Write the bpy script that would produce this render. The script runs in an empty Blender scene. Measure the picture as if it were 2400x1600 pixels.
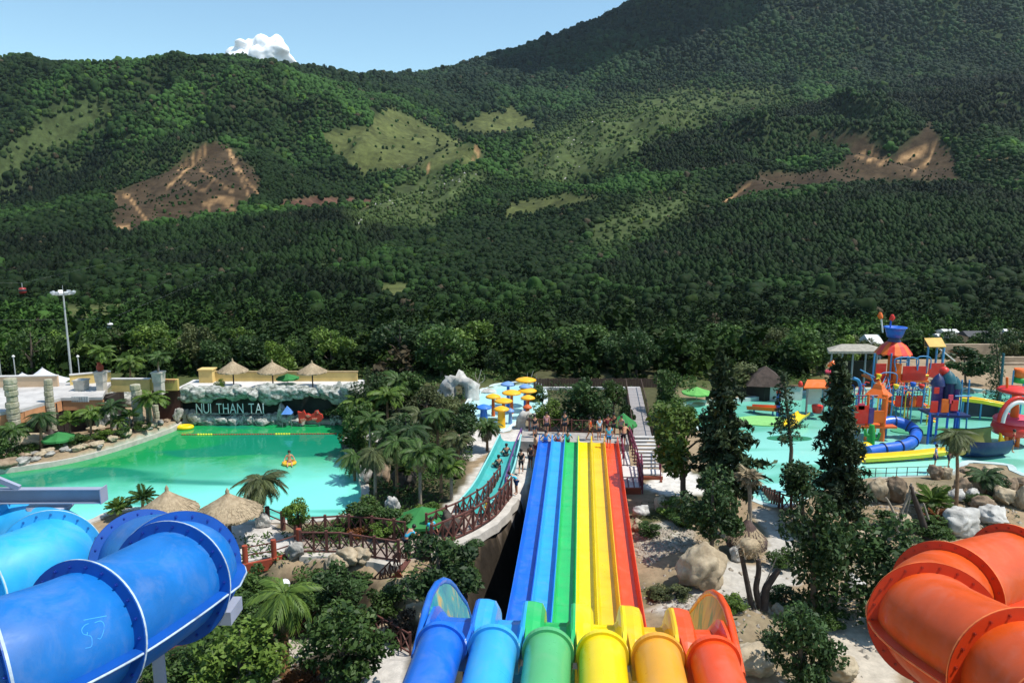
import bpy, bmesh, math, random
import numpy as np
from mathutils import Vector, Matrix, noise as mnoise

scene = bpy.context.scene
COL = scene.collection
R = math.radians
rng = np.random.default_rng(7)
random.seed(7)

# ------------------------------------------------------------------ camera
CAM_Z, PITCH, FOC = 16.5, R(9.5), 1733.0
CT, ST = math.cos(PITCH), math.sin(PITCH)
cam_d = bpy.data.cameras.new('camera')
cam_d.lens, cam_d.sensor_width, cam_d.clip_start, cam_d.clip_end = 26.0, 36.0, 0.1, 30000.0
cam = bpy.data.objects.new('camera', cam_d)
cam.location = (0, 0, CAM_Z)
cam.rotation_euler = (R(90) - PITCH, 0, 0)
COL.objects.link(cam)
scene.camera = cam

# ------------------------------------------------------------------ light
SUN_EL, SUN_AZ = R(62), R(103)          # azimuth clockwise from +Y (the view direction)
world = bpy.data.worlds.new('World')
scene.world = world
world.use_nodes = True
wn = world.node_tree
wn.nodes.clear()
wo = wn.nodes.new('ShaderNodeOutputWorld')
wb = wn.nodes.new('ShaderNodeBackground')
sk = wn.nodes.new('ShaderNodeTexSky')
sk.sky_type = 'NISHITA'
sk.sun_disc = False
sk.sun_elevation, sk.sun_rotation = SUN_EL, SUN_AZ
sk.altitude, sk.air_density, sk.dust_density, sk.ozone_density = 50, 1.0, 0.30, 1.0
wb.inputs['Strength'].default_value = 0.15
tn = wn.nodes.new('ShaderNodeMix'); tn.data_type = 'RGBA'; tn.blend_type = 'MULTIPLY'; tn.inputs[0].default_value = 1.0
tn.inputs[7].default_value = (0.90, 1.05, 1.0, 1)      # the clear, slightly cyan sky of the place, the same all round
wn.links.new(sk.outputs[0], tn.inputs[6]); wn.links.new(tn.outputs[2], wb.inputs[0])
wn.links.new(wb.outputs[0], wo.inputs[0])
sun_d = bpy.data.lights.new('sun', 'SUN')
sun_d.energy, sun_d.angle, sun_d.color = 4.4, R(0.55), (1.0, 0.955, 0.88)
sun = bpy.data.objects.new('sun', sun_d)
SUN_DIR = Vector((math.sin(SUN_AZ) * math.cos(SUN_EL), math.cos(SUN_AZ) * math.cos(SUN_EL), math.sin(SUN_EL)))
sun.rotation_euler = (-SUN_DIR).to_track_quat('-Z', 'Y').to_euler()
sun.location = (20, -20, 60)
COL.objects.link(sun)
scene.view_settings.view_transform = 'Standard'
scene.view_settings.look = 'None'
scene.view_settings.gamma = 1.0
scene.view_settings.exposure = 0.3
scene.view_settings.use_curve_mapping = False
scene.render.engine = 'CYCLES'
cy = scene.cycles
cy.max_bounces, cy.diffuse_bounces, cy.glossy_bounces = 5, 2, 3
cy.transmission_bounces, cy.transparent_max_bounces = 3, 6
cy.caustics_reflective = cy.caustics_refractive = False
cy.use_denoising = True

# ------------------------------------------------------------------ helpers
def ray(px, py):
    a, b = (px - 1200) / FOC, (py - 800) / FOC
    return a, CT - b * ST, -ST - b * CT

def G(px, py, z=0.0):                    # the point at height z seen at a photo position
    dx, dy, dz = ray(px, py)
    t = (z - CAM_Z) / dz
    return Vector((dx * t, dy * t, z))

def D(px, py, y):                        # the point at distance y ahead seen at a photo position
    dx, dy, dz = ray(px, py)
    t = y / dy
    return Vector((dx * t, y, CAM_Z + dz * t))

def project(P):
    P = np.asarray(P, float)
    x, y, z = P[..., 0], P[..., 1], P[..., 2] - CAM_Z
    zc = y * CT - z * ST
    yc = -(y * ST + z * CT)
    return 1200 + FOC * x / zc, 800 + FOC * yc / zc

def pxm(px, Y):                          # how many metres px photo pixels are at distance Y
    return px * Y / FOC

def tag(o, label=None, cat=None, group=None, kind=None):
    if label: o['label'] = label
    if cat: o['category'] = cat
    if group: o['group'] = group
    if kind: o['kind'] = kind
    return o

def root(name, loc, label, cat, group=None, rz=0.0):
    o = bpy.data.objects.new(name, None)
    o.empty_display_size = 0.2
    o.location = loc
    o.rotation_euler = (0, 0, rz)
    COL.objects.link(o)
    return tag(o, label, cat, group)

def kids(o):
    return [c for c in KIDS.get(o.name, [])]

KIDS = {}
def adopt(child, parent):
    child.parent = parent
    KIDS.setdefault(parent.name, []).append(child)

def copy_tree(o, parent=None):
    c = o.copy()
    COL.objects.link(c)
    if parent is not None: adopt(c, parent)
    for ch in kids(o): copy_tree(ch, c)
    return c

def link_mesh(name, me, mat=None, parent=None, loc=(0, 0, 0)):
    o = bpy.data.objects.new(name, me)
    if mat and not me.materials: me.materials.append(mat)
    o.location = loc
    COL.objects.link(o)
    if parent is not None: adopt(o, parent)
    return o

def np_mesh(name, verts, faces, smooth=False):
    """verts (n,3); faces (m,k) array of equal-size polygons"""
    verts = np.asarray(verts, np.float32); faces = np.asarray(faces, np.int32)
    me = bpy.data.meshes.new(name)
    k = faces.shape[1]
    me.vertices.add(len(verts)); me.vertices.foreach_set('co', verts.ravel())
    me.loops.add(faces.size); me.loops.foreach_set('vertex_index', faces.ravel())
    me.polygons.add(len(faces))
    me.polygons.foreach_set('loop_start', np.arange(0, faces.size, k, dtype=np.int32))
    me.update(calc_edges=True)
    if smooth: me.polygons.foreach_set('use_smooth', np.ones(len(faces), bool))
    return me

class MB:
    """collects shapes; build() links them as ONE mesh object"""
    def __init__(s): s.v = []; s.f = []; s.sm = []; s.mi = []; s.cm = 0
    def add(s, vs, fs, smooth=False):
        n = len(s.v)
        s.v.extend([tuple(p) for p in vs])
        for f in fs:
            s.f.append(tuple(i + n for i in f)); s.sm.append(smooth); s.mi.append(s.cm)
        return s
    def box(s, c, size, rz=0.0, M=None, taper=1.0):
        hx, hy, hz = size[0] / 2, size[1] / 2, size[2] / 2
        vs = []
        for z, k in ((-hz, 1.0), (hz, taper)):
            for x, y in ((-hx, -hy), (hx, -hy), (hx, hy), (-hx, hy)):
                vs.append(Vector((x * k, y * k, z)))
        m = M if M is not None else Matrix.Rotation(rz, 3, 'Z')
        vs = [m @ v + Vector(c) for v in vs]
        return s.add(vs, [(3, 2, 1, 0), (4, 5, 6, 7), (0, 1, 5, 4), (1, 2, 6, 5), (2, 3, 7, 6), (3, 0, 4, 7)])
    def bar(s, p, q, w, h=None):
        p, q = Vector(p), Vector(q); h = h or w
        d = q - p; L = d.length
        if L < 1e-6: return s
        d.normalize()
        up = Vector((0, 0, 1)) if abs(d.z) < 0.95 else Vector((0, 1, 0))
        sx = d.cross(up).normalized(); sz = sx.cross(d).normalized()
        m = Matrix((sx, d, sz)).transposed()
        return s.box((p + q) / 2, (w, L, h), M=m)
    def tube(s, pts, rad, n=8, smooth=True, cap=True, closed=False):
        pts = [Vector(p) for p in pts]
        N = len(pts)
        rads = rad if hasattr(rad, '__len__') else [rad] * N
        rings = []; sx = None
        for i, p in enumerate(pts):
            a = pts[(i - 1) % N] if (closed or i) else p
            b = pts[(i + 1) % N] if (closed or i < N - 1) else p
            t = (b - a).normalized()
            if sx is None:
                up = Vector((0, 0, 1)) if abs(t.z) < 0.95 else Vector((1, 0, 0))
                sx = t.cross(up).normalized()
            else:
                sx = (sx - t * sx.dot(t)).normalized()
            sz = sx.cross(t)
            rings.append([p + (sx * math.cos(2 * math.pi * k / n) + sz * math.sin(2 * math.pi * k / n)) * rads[i] for k in range(n)])
        vs = [v for r_ in rings for v in r_]
        fs = []
        for i in range(N if closed else N - 1):
            j = (i + 1) % N
            for k in range(n):
                fs.append((i * n + k, i * n + (k + 1) % n, j * n + (k + 1) % n, j * n + k))
        s.add(vs, fs, smooth)
        if cap and not closed:
            s.add(rings[0], [tuple(reversed(range(n)))]); s.add(rings[-1], [tuple(range(n))])
        return s
    def lathe(s, prof, c=(0, 0, 0), n=24, smooth=True):
        c = Vector(c); vs = []
        for r_, z in prof:
            for k in range(n):
                a = 2 * math.pi * k / n
                vs.append(c + Vector((r_ * math.cos(a), r_ * math.sin(a), z)))
        fs = []
        for i in range(len(prof) - 1):
            for k in range(n):
                fs.append((i * n + k, i * n + (k + 1) % n, (i + 1) * n + (k + 1) % n, (i + 1) * n + k))
        return s.add(vs, fs, smooth)
    def prism(s, poly, z0, z1):
        n = len(poly)
        vs = [(p[0], p[1], z0) for p in poly] + [(p[0], p[1], z1) for p in poly]
        fs = [tuple(reversed(range(n))), tuple(range(n, 2 * n))]
        fs += [(i, (i + 1) % n, n + (i + 1) % n, n + i) for i in range(n)]
        return s.add(vs, fs)
    def mesh(s, name, origin=(0, 0, 0)):
        me = bpy.data.meshes.new(name)
        o = Vector(origin)
        me.from_pydata([(p[0] - o.x, p[1] - o.y, p[2] - o.z) for p in s.v], [], s.f)
        me.polygons.foreach_set('use_smooth', s.sm)
        if any(s.mi): me.polygons.foreach_set('material_index', s.mi)
        me.update()
        return me
    def build(s, name, mat, parent=None, origin=None):
        """origin: the root's location when the shapes were given in world coordinates"""
        me = s.mesh(name, origin or (0, 0, 0))
        if isinstance(mat, (list, tuple)):
            for m in mat: me.materials.append(m)
            return link_mesh(name, me, None, parent)
        return link_mesh(name, me, mat, parent)

def nd(nt, typ, **kw):
    n = nt.nodes.new(typ)
    for k, v in kw.items():
        if k in n.inputs: n.inputs[k].default_value = v
        else: setattr(n, k, v)
    return n

MATS = {}
def material(name, col, rough=0.6, var=0.25, scale=3.0, bump=0.0, bscale=20.0, spec=0.4, metal=0.0, coat=0.0,
             col2=None, trans=0.0, coord='Object', detail=4.0, stretch=None, trl=0.0, wear=0.0):
    """principled surface whose base colour drifts with noise; bump gives fine relief"""
    if name in MATS: return MATS[name]
    m = bpy.data.materials.new(name); m.use_nodes = True
    nt = m.node_tree; b = nt.nodes['Principled BSDF']
    tc = nd(nt, 'ShaderNodeTexCoord')
    src = tc.outputs[coord]
    if stretch:
        mp = nd(nt, 'ShaderNodeMapping'); mp.inputs['Scale'].default_value = stretch
        nt.links.new(src, mp.inputs['Vector']); src = mp.outputs[0]
    nz = nd(nt, 'ShaderNodeTexNoise', Scale=scale, Detail=detail, Roughness=0.6)
    nt.links.new(src, nz.inputs['Vector'])
    mix = nd(nt, 'ShaderNodeMix', data_type='RGBA')
    c = Vector(col[:3]); d = Vector(col2[:3]) if col2 else c * (1 - var)
    mix.inputs[6].default_value = (*(d), 1); mix.inputs[7].default_value = (*(c if col2 else c * (1 + 0.5 * var)), 1)
    cr = nd(nt, 'ShaderNodeMapRange'); cr.inputs[1].default_value = 0.32; cr.inputs[2].default_value = 0.68
    nt.links.new(nz.outputs[0], cr.inputs[0]); nt.links.new(cr.outputs[0], mix.inputs[0])
    base = mix.outputs[2]
    if wear:                                  # faded and dusty patches, and the duller gloss that goes with them
        wz = nd(nt, 'ShaderNodeTexNoise', Scale=1.7, Detail=9.0, Roughness=0.72, Distortion=0.6); nt.links.new(src, wz.inputs['Vector'])
        wr = nd(nt, 'ShaderNodeMapRange'); wr.inputs[1].default_value = 0.48; wr.inputs[2].default_value = 0.74; wr.inputs[4].default_value = wear; nt.links.new(wz.outputs[0], wr.inputs[0])
        wm = nd(nt, 'ShaderNodeMix', data_type='RGBA'); wm.inputs[7].default_value = (*(c * .6 + Vector((.36, .34, .31)) * .4), 1)
        nt.links.new(wr.outputs[0], wm.inputs[0]); nt.links.new(base, wm.inputs[6]); base = wm.outputs[2]
        rm_ = nd(nt, 'ShaderNodeMapRange'); rm_.inputs[1].default_value = 0.35; rm_.inputs[2].default_value = 0.7; rm_.inputs[3].default_value = rough * .8; rm_.inputs[4].default_value = min(1, rough * 1.7); nt.links.new(wz.outputs[0], rm_.inputs[0])
    nt.links.new(base, b.inputs['Base Color'])
    if wear: nt.links.new(rm_.outputs[0], b.inputs['Roughness'])
    else: b.inputs['Roughness'].default_value = rough
    b.inputs['Specular IOR Level'].default_value = spec
    b.inputs['Metallic'].default_value = metal
    b.inputs['Coat Weight'].default_value = coat
    if coat: b.inputs['Coat Roughness'].default_value = 0.12
    if bump:
        bz = nd(nt, 'ShaderNodeTexNoise', Scale=bscale, Detail=5.0, Roughness=0.65)
        nt.links.new(src, bz.inputs['Vector'])
        bp = nd(nt, 'ShaderNodeBump', Strength=bump, Distance=0.05)
        nt.links.new(bz.outputs[0], bp.inputs['Height']); nt.links.new(bp.outputs[0], b.inputs['Normal'])
    if trl:
        tl = nd(nt, 'ShaderNodeBsdfTranslucent'); ms = nd(nt, 'ShaderNodeMixShader'); ms.inputs[0].default_value = trl
        nt.links.new(mix.outputs[2], tl.inputs[0])
        out = nt.nodes['Material Output']
        nt.links.new(b.outputs[0], ms.inputs[1]); nt.links.new(tl.outputs[0], ms.inputs[2]); nt.links.new(ms.outputs[0], out.inputs[0])
    MATS[name] = m
    return m

def srgb(r, g, b):
    f = lambda c: ((c / 255 + 0.055) / 1.055) ** 2.4 if c > 10.3 else c / 255 / 12.92
    return (f(r), f(g), f(b))

def inpoly(px, py, poly):
    """signed distance (positive inside) of many points to one polygon"""
    px = np.asarray(px, float); py = np.asarray(py, float)
    ins = np.zeros(px.shape, bool); dmin = np.full(px.shape, 1e9)
    n = len(poly)
    for i in range(n):
        x1, y1 = poly[i]; x2, y2 = poly[(i + 1) % n]
        cond = ((y1 > py) != (y2 > py))
        with np.errstate(divide='ignore', invalid='ignore'):
            xi = (x2 - x1) * (py - y1) / ((y2 - y1) if y2 != y1 else 1e-9) + x1
        ins ^= cond & (px < xi)
        ex, ey = x2 - x1, y2 - y1
        L2 = ex * ex + ey * ey + 1e-12
        t = np.clip(((px - x1) * ex + (py - y1) * ey) / L2, 0, 1)
        dmin = np.minimum(dmin, np.hypot(px - x1 - t * ex, py - y1 - t * ey))
    return np.where(ins, dmin, -dmin)

def linedist(px, py, pts):
    dmin = np.full(np.shape(px), 1e9)
    for (x1, y1), (x2, y2) in zip(pts[:-1], pts[1:]):
        ex, ey = x2 - x1, y2 - y1
        t = np.clip(((px - x1) * ex + (py - y1) * ey) / (ex * ex + ey * ey + 1e-12), 0, 1)
        dmin = np.minimum(dmin, np.hypot(px - x1 - t * ex, py - y1 - t * ey))
    return dmin

_perm = rng.permutation(512)
_gr = rng.uniform(-1, 1, 512)
def vnoise(x, y, seed=0):
    xi, yi = np.floor(x).astype(int), np.floor(y).astype(int)
    fx, fy = x - xi, y - yi
    fx, fy = fx * fx * (3 - 2 * fx), fy * fy * (3 - 2 * fy)
    h = lambda i, j: _gr[_perm[(_perm[(i + seed * 37) % 512] + j + seed * 11) % 512]]
    return (h(xi, yi) * (1 - fx) + h(xi + 1, yi) * fx) * (1 - fy) + (h(xi, yi + 1) * (1 - fx) + h(xi + 1, yi + 1) * fx) * fy

def fbm(x, y, oct=4, seed=0):
    s = 0; a = 1.0; t = 0
    for o in range(oct):
        s = s + a * vnoise(x * 2 ** o, y * 2 ** o, seed + o); t += a; a *= 0.5
    return s / t

def smooth(x, a, b):
    t = np.clip((x - a) / (b - a), 0, 1)
    return t * t * (3 - 2 * t)

# leaf card cloud: many small leaf-sized faces spread through a volume
def leaf_mesh(name, centers, size, up=0.35, seed=1, aspect=2.0, lv=None):
    r = np.random.default_rng(seed)
    n = len(centers)
    nrm = r.normal(size=(n, 3)); nrm[:, 2] = np.abs(nrm[:, 2]) + up
    nrm /= np.linalg.norm(nrm, axis=1)[:, None]
    t = r.normal(size=(n, 3)); t -= nrm * np.sum(t * nrm, 1)[:, None]; t /= np.linalg.norm(t, axis=1)[:, None]
    b = np.cross(nrm, t)
    L = size * r.uniform(0.6, 1.3, n)[:, None]; W = L / aspect
    c = centers
    v = np.stack([c - t * L * 0.5, c + b * W * 0.5 + nrm * L * 0.08, c + t * L * 0.5, c - b * W * 0.5 + nrm * L * 0.08], 1).reshape(-1, 3)
    f = np.arange(4 * n).reshape(n, 4)
    me = np_mesh(name, v, f)
    at = me.attributes.new('leaf', 'FLOAT', 'FACE')
    vals = r.uniform(0, 1, n) if lv is None else np.clip(lv + r.uniform(-.25, .25, n), 0, 1)
    at.data.foreach_set('value', vals.astype(np.float32))
    return me

def leaf_material(name, dark, light, tint=False, trl=0.25, rough=0.55, spec=0.3):
    if name in MATS: return MATS[name]
    m = bpy.data.materials.new(name); m.use_nodes = True
    nt = m.node_tree; b = nt.nodes['Principled BSDF']; out = nt.nodes['Material Output']
    at = nd(nt, 'ShaderNodeAttribute', attribute_name='leaf')
    mix = nd(nt, 'ShaderNodeMix', data_type='RGBA')
    mix.inputs[6].default_value = (*dark, 1); mix.inputs[7].default_value = (*light, 1)
    nt.links.new(at.outputs['Fac'], mix.inputs[0])
    c = mix.outputs[2]
    if tint:
        ti = nd(nt, 'ShaderNodeAttribute', attribute_name='tint'); ti.attribute_type = 'INSTANCER'
        mu = nd(nt, 'ShaderNodeMix', data_type='RGBA'); mu.blend_type = 'MULTIPLY'; mu.inputs[0].default_value = 1
        nt.links.new(c, mu.inputs[6]); nt.links.new(ti.outputs['Color'], mu.inputs[7]); c = mu.outputs[2]
    else:
        oi = nd(nt, 'ShaderNodeObjectInfo')
        hs = nd(nt, 'ShaderNodeHueSaturation')
        mr = nd(nt, 'ShaderNodeMapRange'); mr.inputs[3].default_value = 0.75; mr.inputs[4].default_value = 1.25
        nt.links.new(oi.outputs['Random'], mr.inputs[0]); nt.links.new(mr.outputs[0], hs.inputs['Value'])
        nt.links.new(c, hs.inputs['Color']); c = hs.outputs[0]
    nt.links.new(c, b.inputs['Base Color'])
    b.inputs['Roughness'].default_value = rough; b.inputs['Specular IOR Level'].default_value = spec
    if trl:
        tl = nd(nt, 'ShaderNodeBsdfTranslucent'); ms = nd(nt, 'ShaderNodeMixShader'); ms.inputs[0].default_value = trl
        nt.links.new(c, tl.inputs[0]); nt.links.new(b.outputs[0], ms.inputs[1]); nt.links.new(tl.outputs[0], ms.inputs[2])
        nt.links.new(ms.outputs[0], out.inputs[0])
    MATS[name] = m
    return m

def clump_points(n, rad, nclump, seed, flat=1.0, hollow=0.45, shape=None):
    """points on the shells of overlapping leaf clumps that fill an uneven crown; returns points and the clump's own lightness"""
    r = np.random.default_rng(seed)
    cs = r.normal(size=(nclump, 3)); cs /= np.linalg.norm(cs, axis=1)[:, None]
    cs *= (r.uniform(0.25, 1.0, nclump) ** 0.6)[:, None]
    if shape is not None: cs = shape(cs, r)
    cr = r.uniform(0.26, 0.48, nclump)
    cl = r.uniform(0, 1, nclump)
    k = r.integers(0, nclump, n)
    d = r.normal(size=(n, 3)); d /= np.linalg.norm(d, axis=1)[:, None]
    p = cs[k] + d * (cr[k] * (hollow + (1 - hollow) * r.uniform(0, 1, n) ** 0.5))[:, None]
    p[:, 2] *= flat
    return p * rad, cl[k]
# ------------------------------------------------------------------ mountains
ROWS = [  # distance ahead, then (photo column, photo row) of the ground there
 (84,   [(-900, 866), (3300, 866)]),
 (100,  [(-900, 850), (3300, 850)]),
 (160,  [(-900, 800), (600, 795), (1500, 795), (1800, 800), (2300, 806), (3300, 795)]),
 (240,  [(-900, 700), (300, 705), (900, 712), (1500, 706), (2100, 715), (3300, 700)]),
 (340,  [(-900, 600), (300, 610), (800, 598), (1200, 622), (1500, 618), (1900, 600), (2400, 598), (3300, 590)]),
 (450,  [(-900, 530), (0, 545), (300, 535), (600, 512), (820, 508), (1000, 566), (1250, 566), (1500, 548), (1750, 500), (2050, 462), (2300, 470), (3300, 480)]),
 (600,  [(-900, 450), (0, 470), (300, 455), (600, 440), (850, 470), (1100, 500), (1300, 490), (1500, 458), (1800, 432), (2100, 400), (2400, 412), (3300, 410)]),
 (800,  [(-900, 320), (0, 345), (300, 320), (500, 325), (700, 372), (850, 365), (1000, 392), (1150, 410), (1350, 415), (1500, 372), (1800, 330), (2100, 320), (2400, 312), (3300, 300)]),
 (1050, [(-900, 170), (0, 158), (60, 144), (130, 157), (260, 162), (390, 154), (480, 146), (570, 142), (650, 160), (720, 188), (800, 222), (900, 262), (1000, 318), (1080, 352), (1200, 350), (1350, 318), (1500, 280), (1800, 262), (2100, 232), (2400, 212), (3300, 180)]),
 (1400, [(-900, 300), (0, 270), (400, 260), (620, 240), (740, 190), (890, 183), (980, 192), (1060, 198), (1130, 202), (1220, 220), (1350, 220), (1500, 180), (1800, 150), (2100, 120), (2400, 90), (3300, 60)]),
 (1750, [(-900, 400), (0, 380), (600, 330), (900, 236), (990, 196), (1060, 168), (1130, 138), (1215, 124), (1270, 106), (1360, 68), (1450, 26), (1520, -10), (1620, -65), (1800, -130), (2100, -190), (2400, -210), (3300, -240)]),
 (2400, [(-900, 460), (600, 430), (900, 400), (1200, 330), (1500, 220), (1800, 120), (2400, 40), (3300, 0)]),
]
_rows = []
for yd, kn in ROWS:
    P = [D(px, py, yd) for px, py in kn]
    _rows.append((yd, np.array([p.x / yd for p in P]), np.array([p.z for p in P])))
_ry = np.array([r_[0] for r_ in _rows], float)
def hill_base(x, y):
    u = x / y
    zs = np.stack([np.interp(u, r_[1], r_[2]) for r_ in _rows], 0)
    ly = np.log(np.clip(y, _ry[0], _ry[-1])); lr = np.log(_ry)
    i = np.clip(np.searchsorted(lr, ly) - 1, 0, len(lr) - 2)
    idx = np.arange(len(y))
    z0, z1 = zs[i, idx], zs[i + 1, idx]
    t = (ly - lr[i]) / (lr[i + 1] - lr[i])
    m = np.gradient(zs, lr, axis=0)
    h = lr[i + 1] - lr[i]
    # limited hermite
    dlt = (z1 - z0) / h
    m0 = m[i, idx]; m1 = m[i + 1, idx]
    lim = np.abs(dlt) * 3
    m0 = np.clip(m0, -lim, lim); m1 = np.clip(m1, -lim, lim)
    t2, t3 = t * t, t * t * t
    return (2 * t3 - 3 * t2 + 1) * z0 + (t3 - 2 * t2 + t) * h * m0 + (-2 * t3 + 3 * t2) * z1 + (t3 - t2) * h * m1

def hill(x, y):
    x = np.asarray(x, float).ravel(); y = np.asarray(y, float).ravel()
    z = hill_base(x, y)
    k = smooth(y, 100, 400)
    far = smooth(y, 350, 900)
    n1 = 1 - np.abs(fbm(x / 150 + 3, y / 220, 3, 2)) * 2
    n2 = fbm(x / 60, y / 80, 4, 9)
    n3 = 1 - np.abs(fbm(x / 70 + 9, y / 140 + 4, 2, 15)) * 2
    return z + k * (n2 * 3.0) + far * ((n1 - 0.45) * 48 + (n3 - 0.5) * 20 + n2 * 7) * (1 - 0.78 * smooth(y, 900, 1040))

GRASS = [
 [(745, 304), (867, 299), (898, 243), (944, 263), (1020, 299), (1082, 330), (1122, 365), (1117, 386), (995, 401), (842, 401), (786, 365)],
 [(1040, 300), (1150, 258), (1200, 248), (1262, 288), (1250, 308), (1150, 320)],
 [(140, 712), (296, 707), (290, 763), (204, 778), (150, 758)],
 [(1185, 470), (1332, 453), (1418, 465), (1250, 500), (1185, 515)],
 [(893, 666), (969, 666), (944, 712), (893, 702)],
]
BUSH = [
 [(92, 273), (230, 238), (265, 253), (153, 340), (76, 355), (0, 416), (0, 386)],
 [(1257, 321), (1458, 230), (1602, 207), (1831, 212), (1860, 241), (1716, 264), (1544, 310), (1430, 402), (1315, 430), (1200, 413)],
 [(816, 508), (970, 406), (1122, 406), (1071, 483), (995, 534), (842, 534)],
 [(1380, 540), (1500, 475), (1640, 452), (1590, 510), (1480, 560), (1400, 590)],
]
SCAR = [
 [(260, 452), (378, 401), (474, 335), (525, 335), (602, 401), (617, 462), (587, 472), (551, 508), (500, 513), (408, 523), (352, 523), (306, 544), (270, 539)],
 [(1613, 516), (1751, 425), (1774, 402), (1877, 402), (1963, 390), (1992, 344), (1889, 321), (2020, 304), (2061, 344), (2095, 367), (2175, 275), (2204, 321), (2244, 373), (2244, 425), (2118, 425), (1946, 436), (1774, 453), (1659, 493), (1613, 522)],
]
RED = [[(653, 477), (740, 457), (867, 462), (877, 483), (663, 493)]]
TRACK = [([(470, 398), (500, 418), (480, 445), (455, 440), (430, 425)], 3.5), ([(500, 418), (530, 440), (545, 452)], 3), ([(480, 480), (515, 466), (545, 472)], 8), ([(515, 470), (560, 502)], 5),
         ([(490, 480), (495, 510)], 5), ([(278, 536), (300, 530)], 9), ([(505, 340), (440, 400), (390, 440)], 4), ([(480, 345), (420, 400)], 3), ([(535, 350), (575, 420), (612, 460)], 4), ([(540, 370), (590, 470)], 3),
         ([(345, 520), (300, 460), (268, 462)], 4), ([(1112, 344), (1122, 362), (1108, 382)], 5), ([(1005, 385), (1000, 405)], 5),
         ([(2010, 366), (2060, 380), (2110, 372), (2145, 362), (2175, 345)], 5), ([(2035, 350), (2060, 380)], 5), ([(2310, 374), (2370, 376)], 6), ([(1650, 495), (1700, 470), (1760, 432)], 4), ([(2140, 405), (2175, 380), (2190, 340)], 4), ([(1020, 590), (1050, 560)], 2)]

def masks(x, y, z):
    px, py = project(np.stack([x, y, z], -1))
    wob = 16 * fbm(x / 14, y / 26, 4, 31) + 5 * fbm(x / 4, y / 6, 2, 37)
    px2, py2 = px + wob, py + wob * 0.7
    g = np.zeros_like(px); b = np.zeros_like(px); s = np.zeros_like(px); r_ = np.zeros_like(px); t = np.zeros_like(px)
    front = y < 1100
    for p in GRASS: g = np.maximum(g, smooth(inpoly(px2, py2, p), -9, 12))
    for p in BUSH: b = np.maximum(b, smooth(inpoly(px2, py2, p), -26, 24))
    for p in SCAR: s = np.maximum(s, smooth(inpoly(px2, py2, p), -9, 11))
    for p in RED: r_ = np.maximum(r_, smooth(inpoly(px2, py2, p), -4, 6))
    for p, w in TRACK: t = np.maximum(t, 1 - smooth(linedist(px + wob * .25, py + wob * .2, p), w * 0.35, w * 1.0))
    # the raised ground at the right edge of the park: building site
    site = smooth(inpoly(px2, py2, [(1720, 835), (1830, 828), (1840, 858), (1700, 872)]), -3, 5)
    site = np.maximum(site, smooth(inpoly(px2, py2, [(2090, 790), (2400, 785), (2700, 800), (2700, 960), (2330, 940), (2200, 850), (2080, 840)]), -5, 5))
    return g, b, s, r_, t, site, px, py

# polar grid, finer where it is near
NU, NY = 760, 330
us = np.linspace(-1.25, 1.25, NU)
ys = np.exp(np.linspace(math.log(84), math.log(2400), NY))
U, Y = np.meshgrid(us, ys)
X = U * Y
Z = hill(X, Y).reshape(X.shape)
hv = np.stack([X, Y, Z], -1).reshape(-1, 3)
ii = np.arange(NU * NY).reshape(NY, NU)
hf = np.stack([ii[:-1, :-1], ii[:-1, 1:], ii[1:, 1:], ii[1:, :-1]], -1).reshape(-1, 4)
hill_me = np_mesh('hills', hv, hf, True)
g_, b_, s_, r_, t_, si_, px_, py_ = masks(hv[:, 0], hv[:, 1], hv[:, 2])
def lerp(a, b, t): return a * (1 - t[:, None]) + np.asarray(b)[None, :] * t[:, None]
nz = fbm(hv[:, 0] / 25, hv[:, 1] / 25, 4, 5)
col = np.tile(np.array([0.030, 0.045, 0.016]), (len(hv), 1))
col = lerp(col, (0.062, 0.084, 0.029), b_ * 0.95)
col = lerp(col, (0.080, 0.092, 0.030), g_)
col = lerp(col, (0.056, 0.038, 0.022), s_)
col = lerp(col, (0.085, 0.045, 0.030), r_)
col = lerp(col, (0.32, 0.19, 0.09), t_ * np.clip(0.75 + nz, 0, 1))
col = lerp(col, (0.40, 0.31, 0.20), si_)
col *= (1 + 0.5 * nz)[:, None]
ca = hill_me.color_attributes.new('ground', 'FLOAT_COLOR', 'POINT')
ca.data.foreach_set('color', np.c_[col, np.ones(len(col))].astype(np.float32).ravel())

def ground_material(name, fine=0.6, fscale=0.35, bump=0.5):
    m = bpy.data.materials.new(name); m.use_nodes = True
    nt = m.node_tree; b = nt.nodes['Principled BSDF']
    at = nd(nt, 'ShaderNodeAttribute', attribute_name='ground')
    geo = nd(nt, 'ShaderNodeNewGeometry')
    nz = nd(nt, 'ShaderNodeTexNoise', Scale=fscale, Detail=8.0, Roughness=0.7)
    nt.links.new(geo.outputs['Position'], nz.inputs['Vector'])
    mr = nd(nt, 'ShaderNodeMapRange'); mr.inputs[1].default_value = 0.3; mr.inputs[2].default_value = 0.7
    mr.inputs[3].default_value = 1 - fine; mr.inputs[4].default_value = 1 + fine
    nt.links.new(nz.outputs[0], mr.inputs[0])
    mu = nd(nt, 'ShaderNodeVectorMath', operation='SCALE')
    nt.links.new(at.outputs['Color'], mu.inputs[0]); nt.links.new(mr.outputs[0], mu.inputs['Scale'])
    nt.links.new(mu.outputs[0], b.inputs['Base Color'])
    b.inputs['Roughness'].default_value = 0.95; b.inputs['Specular IOR Level'].default_value = 0.1
    bp = nd(nt, 'ShaderNodeBump', Strength=bump, Distance=0.3 / max(fscale, 0.1) * 0.35)
    nt.links.new(nz.outputs[0], bp.inputs['Height']); nt.links.new(bp.outputs[0], b.inputs['Normal'])
    return m
tag(link_mesh('hills', hill_me, ground_material('hill_ground', 0.55, 0.12, 0.5)), kind='structure')

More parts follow.
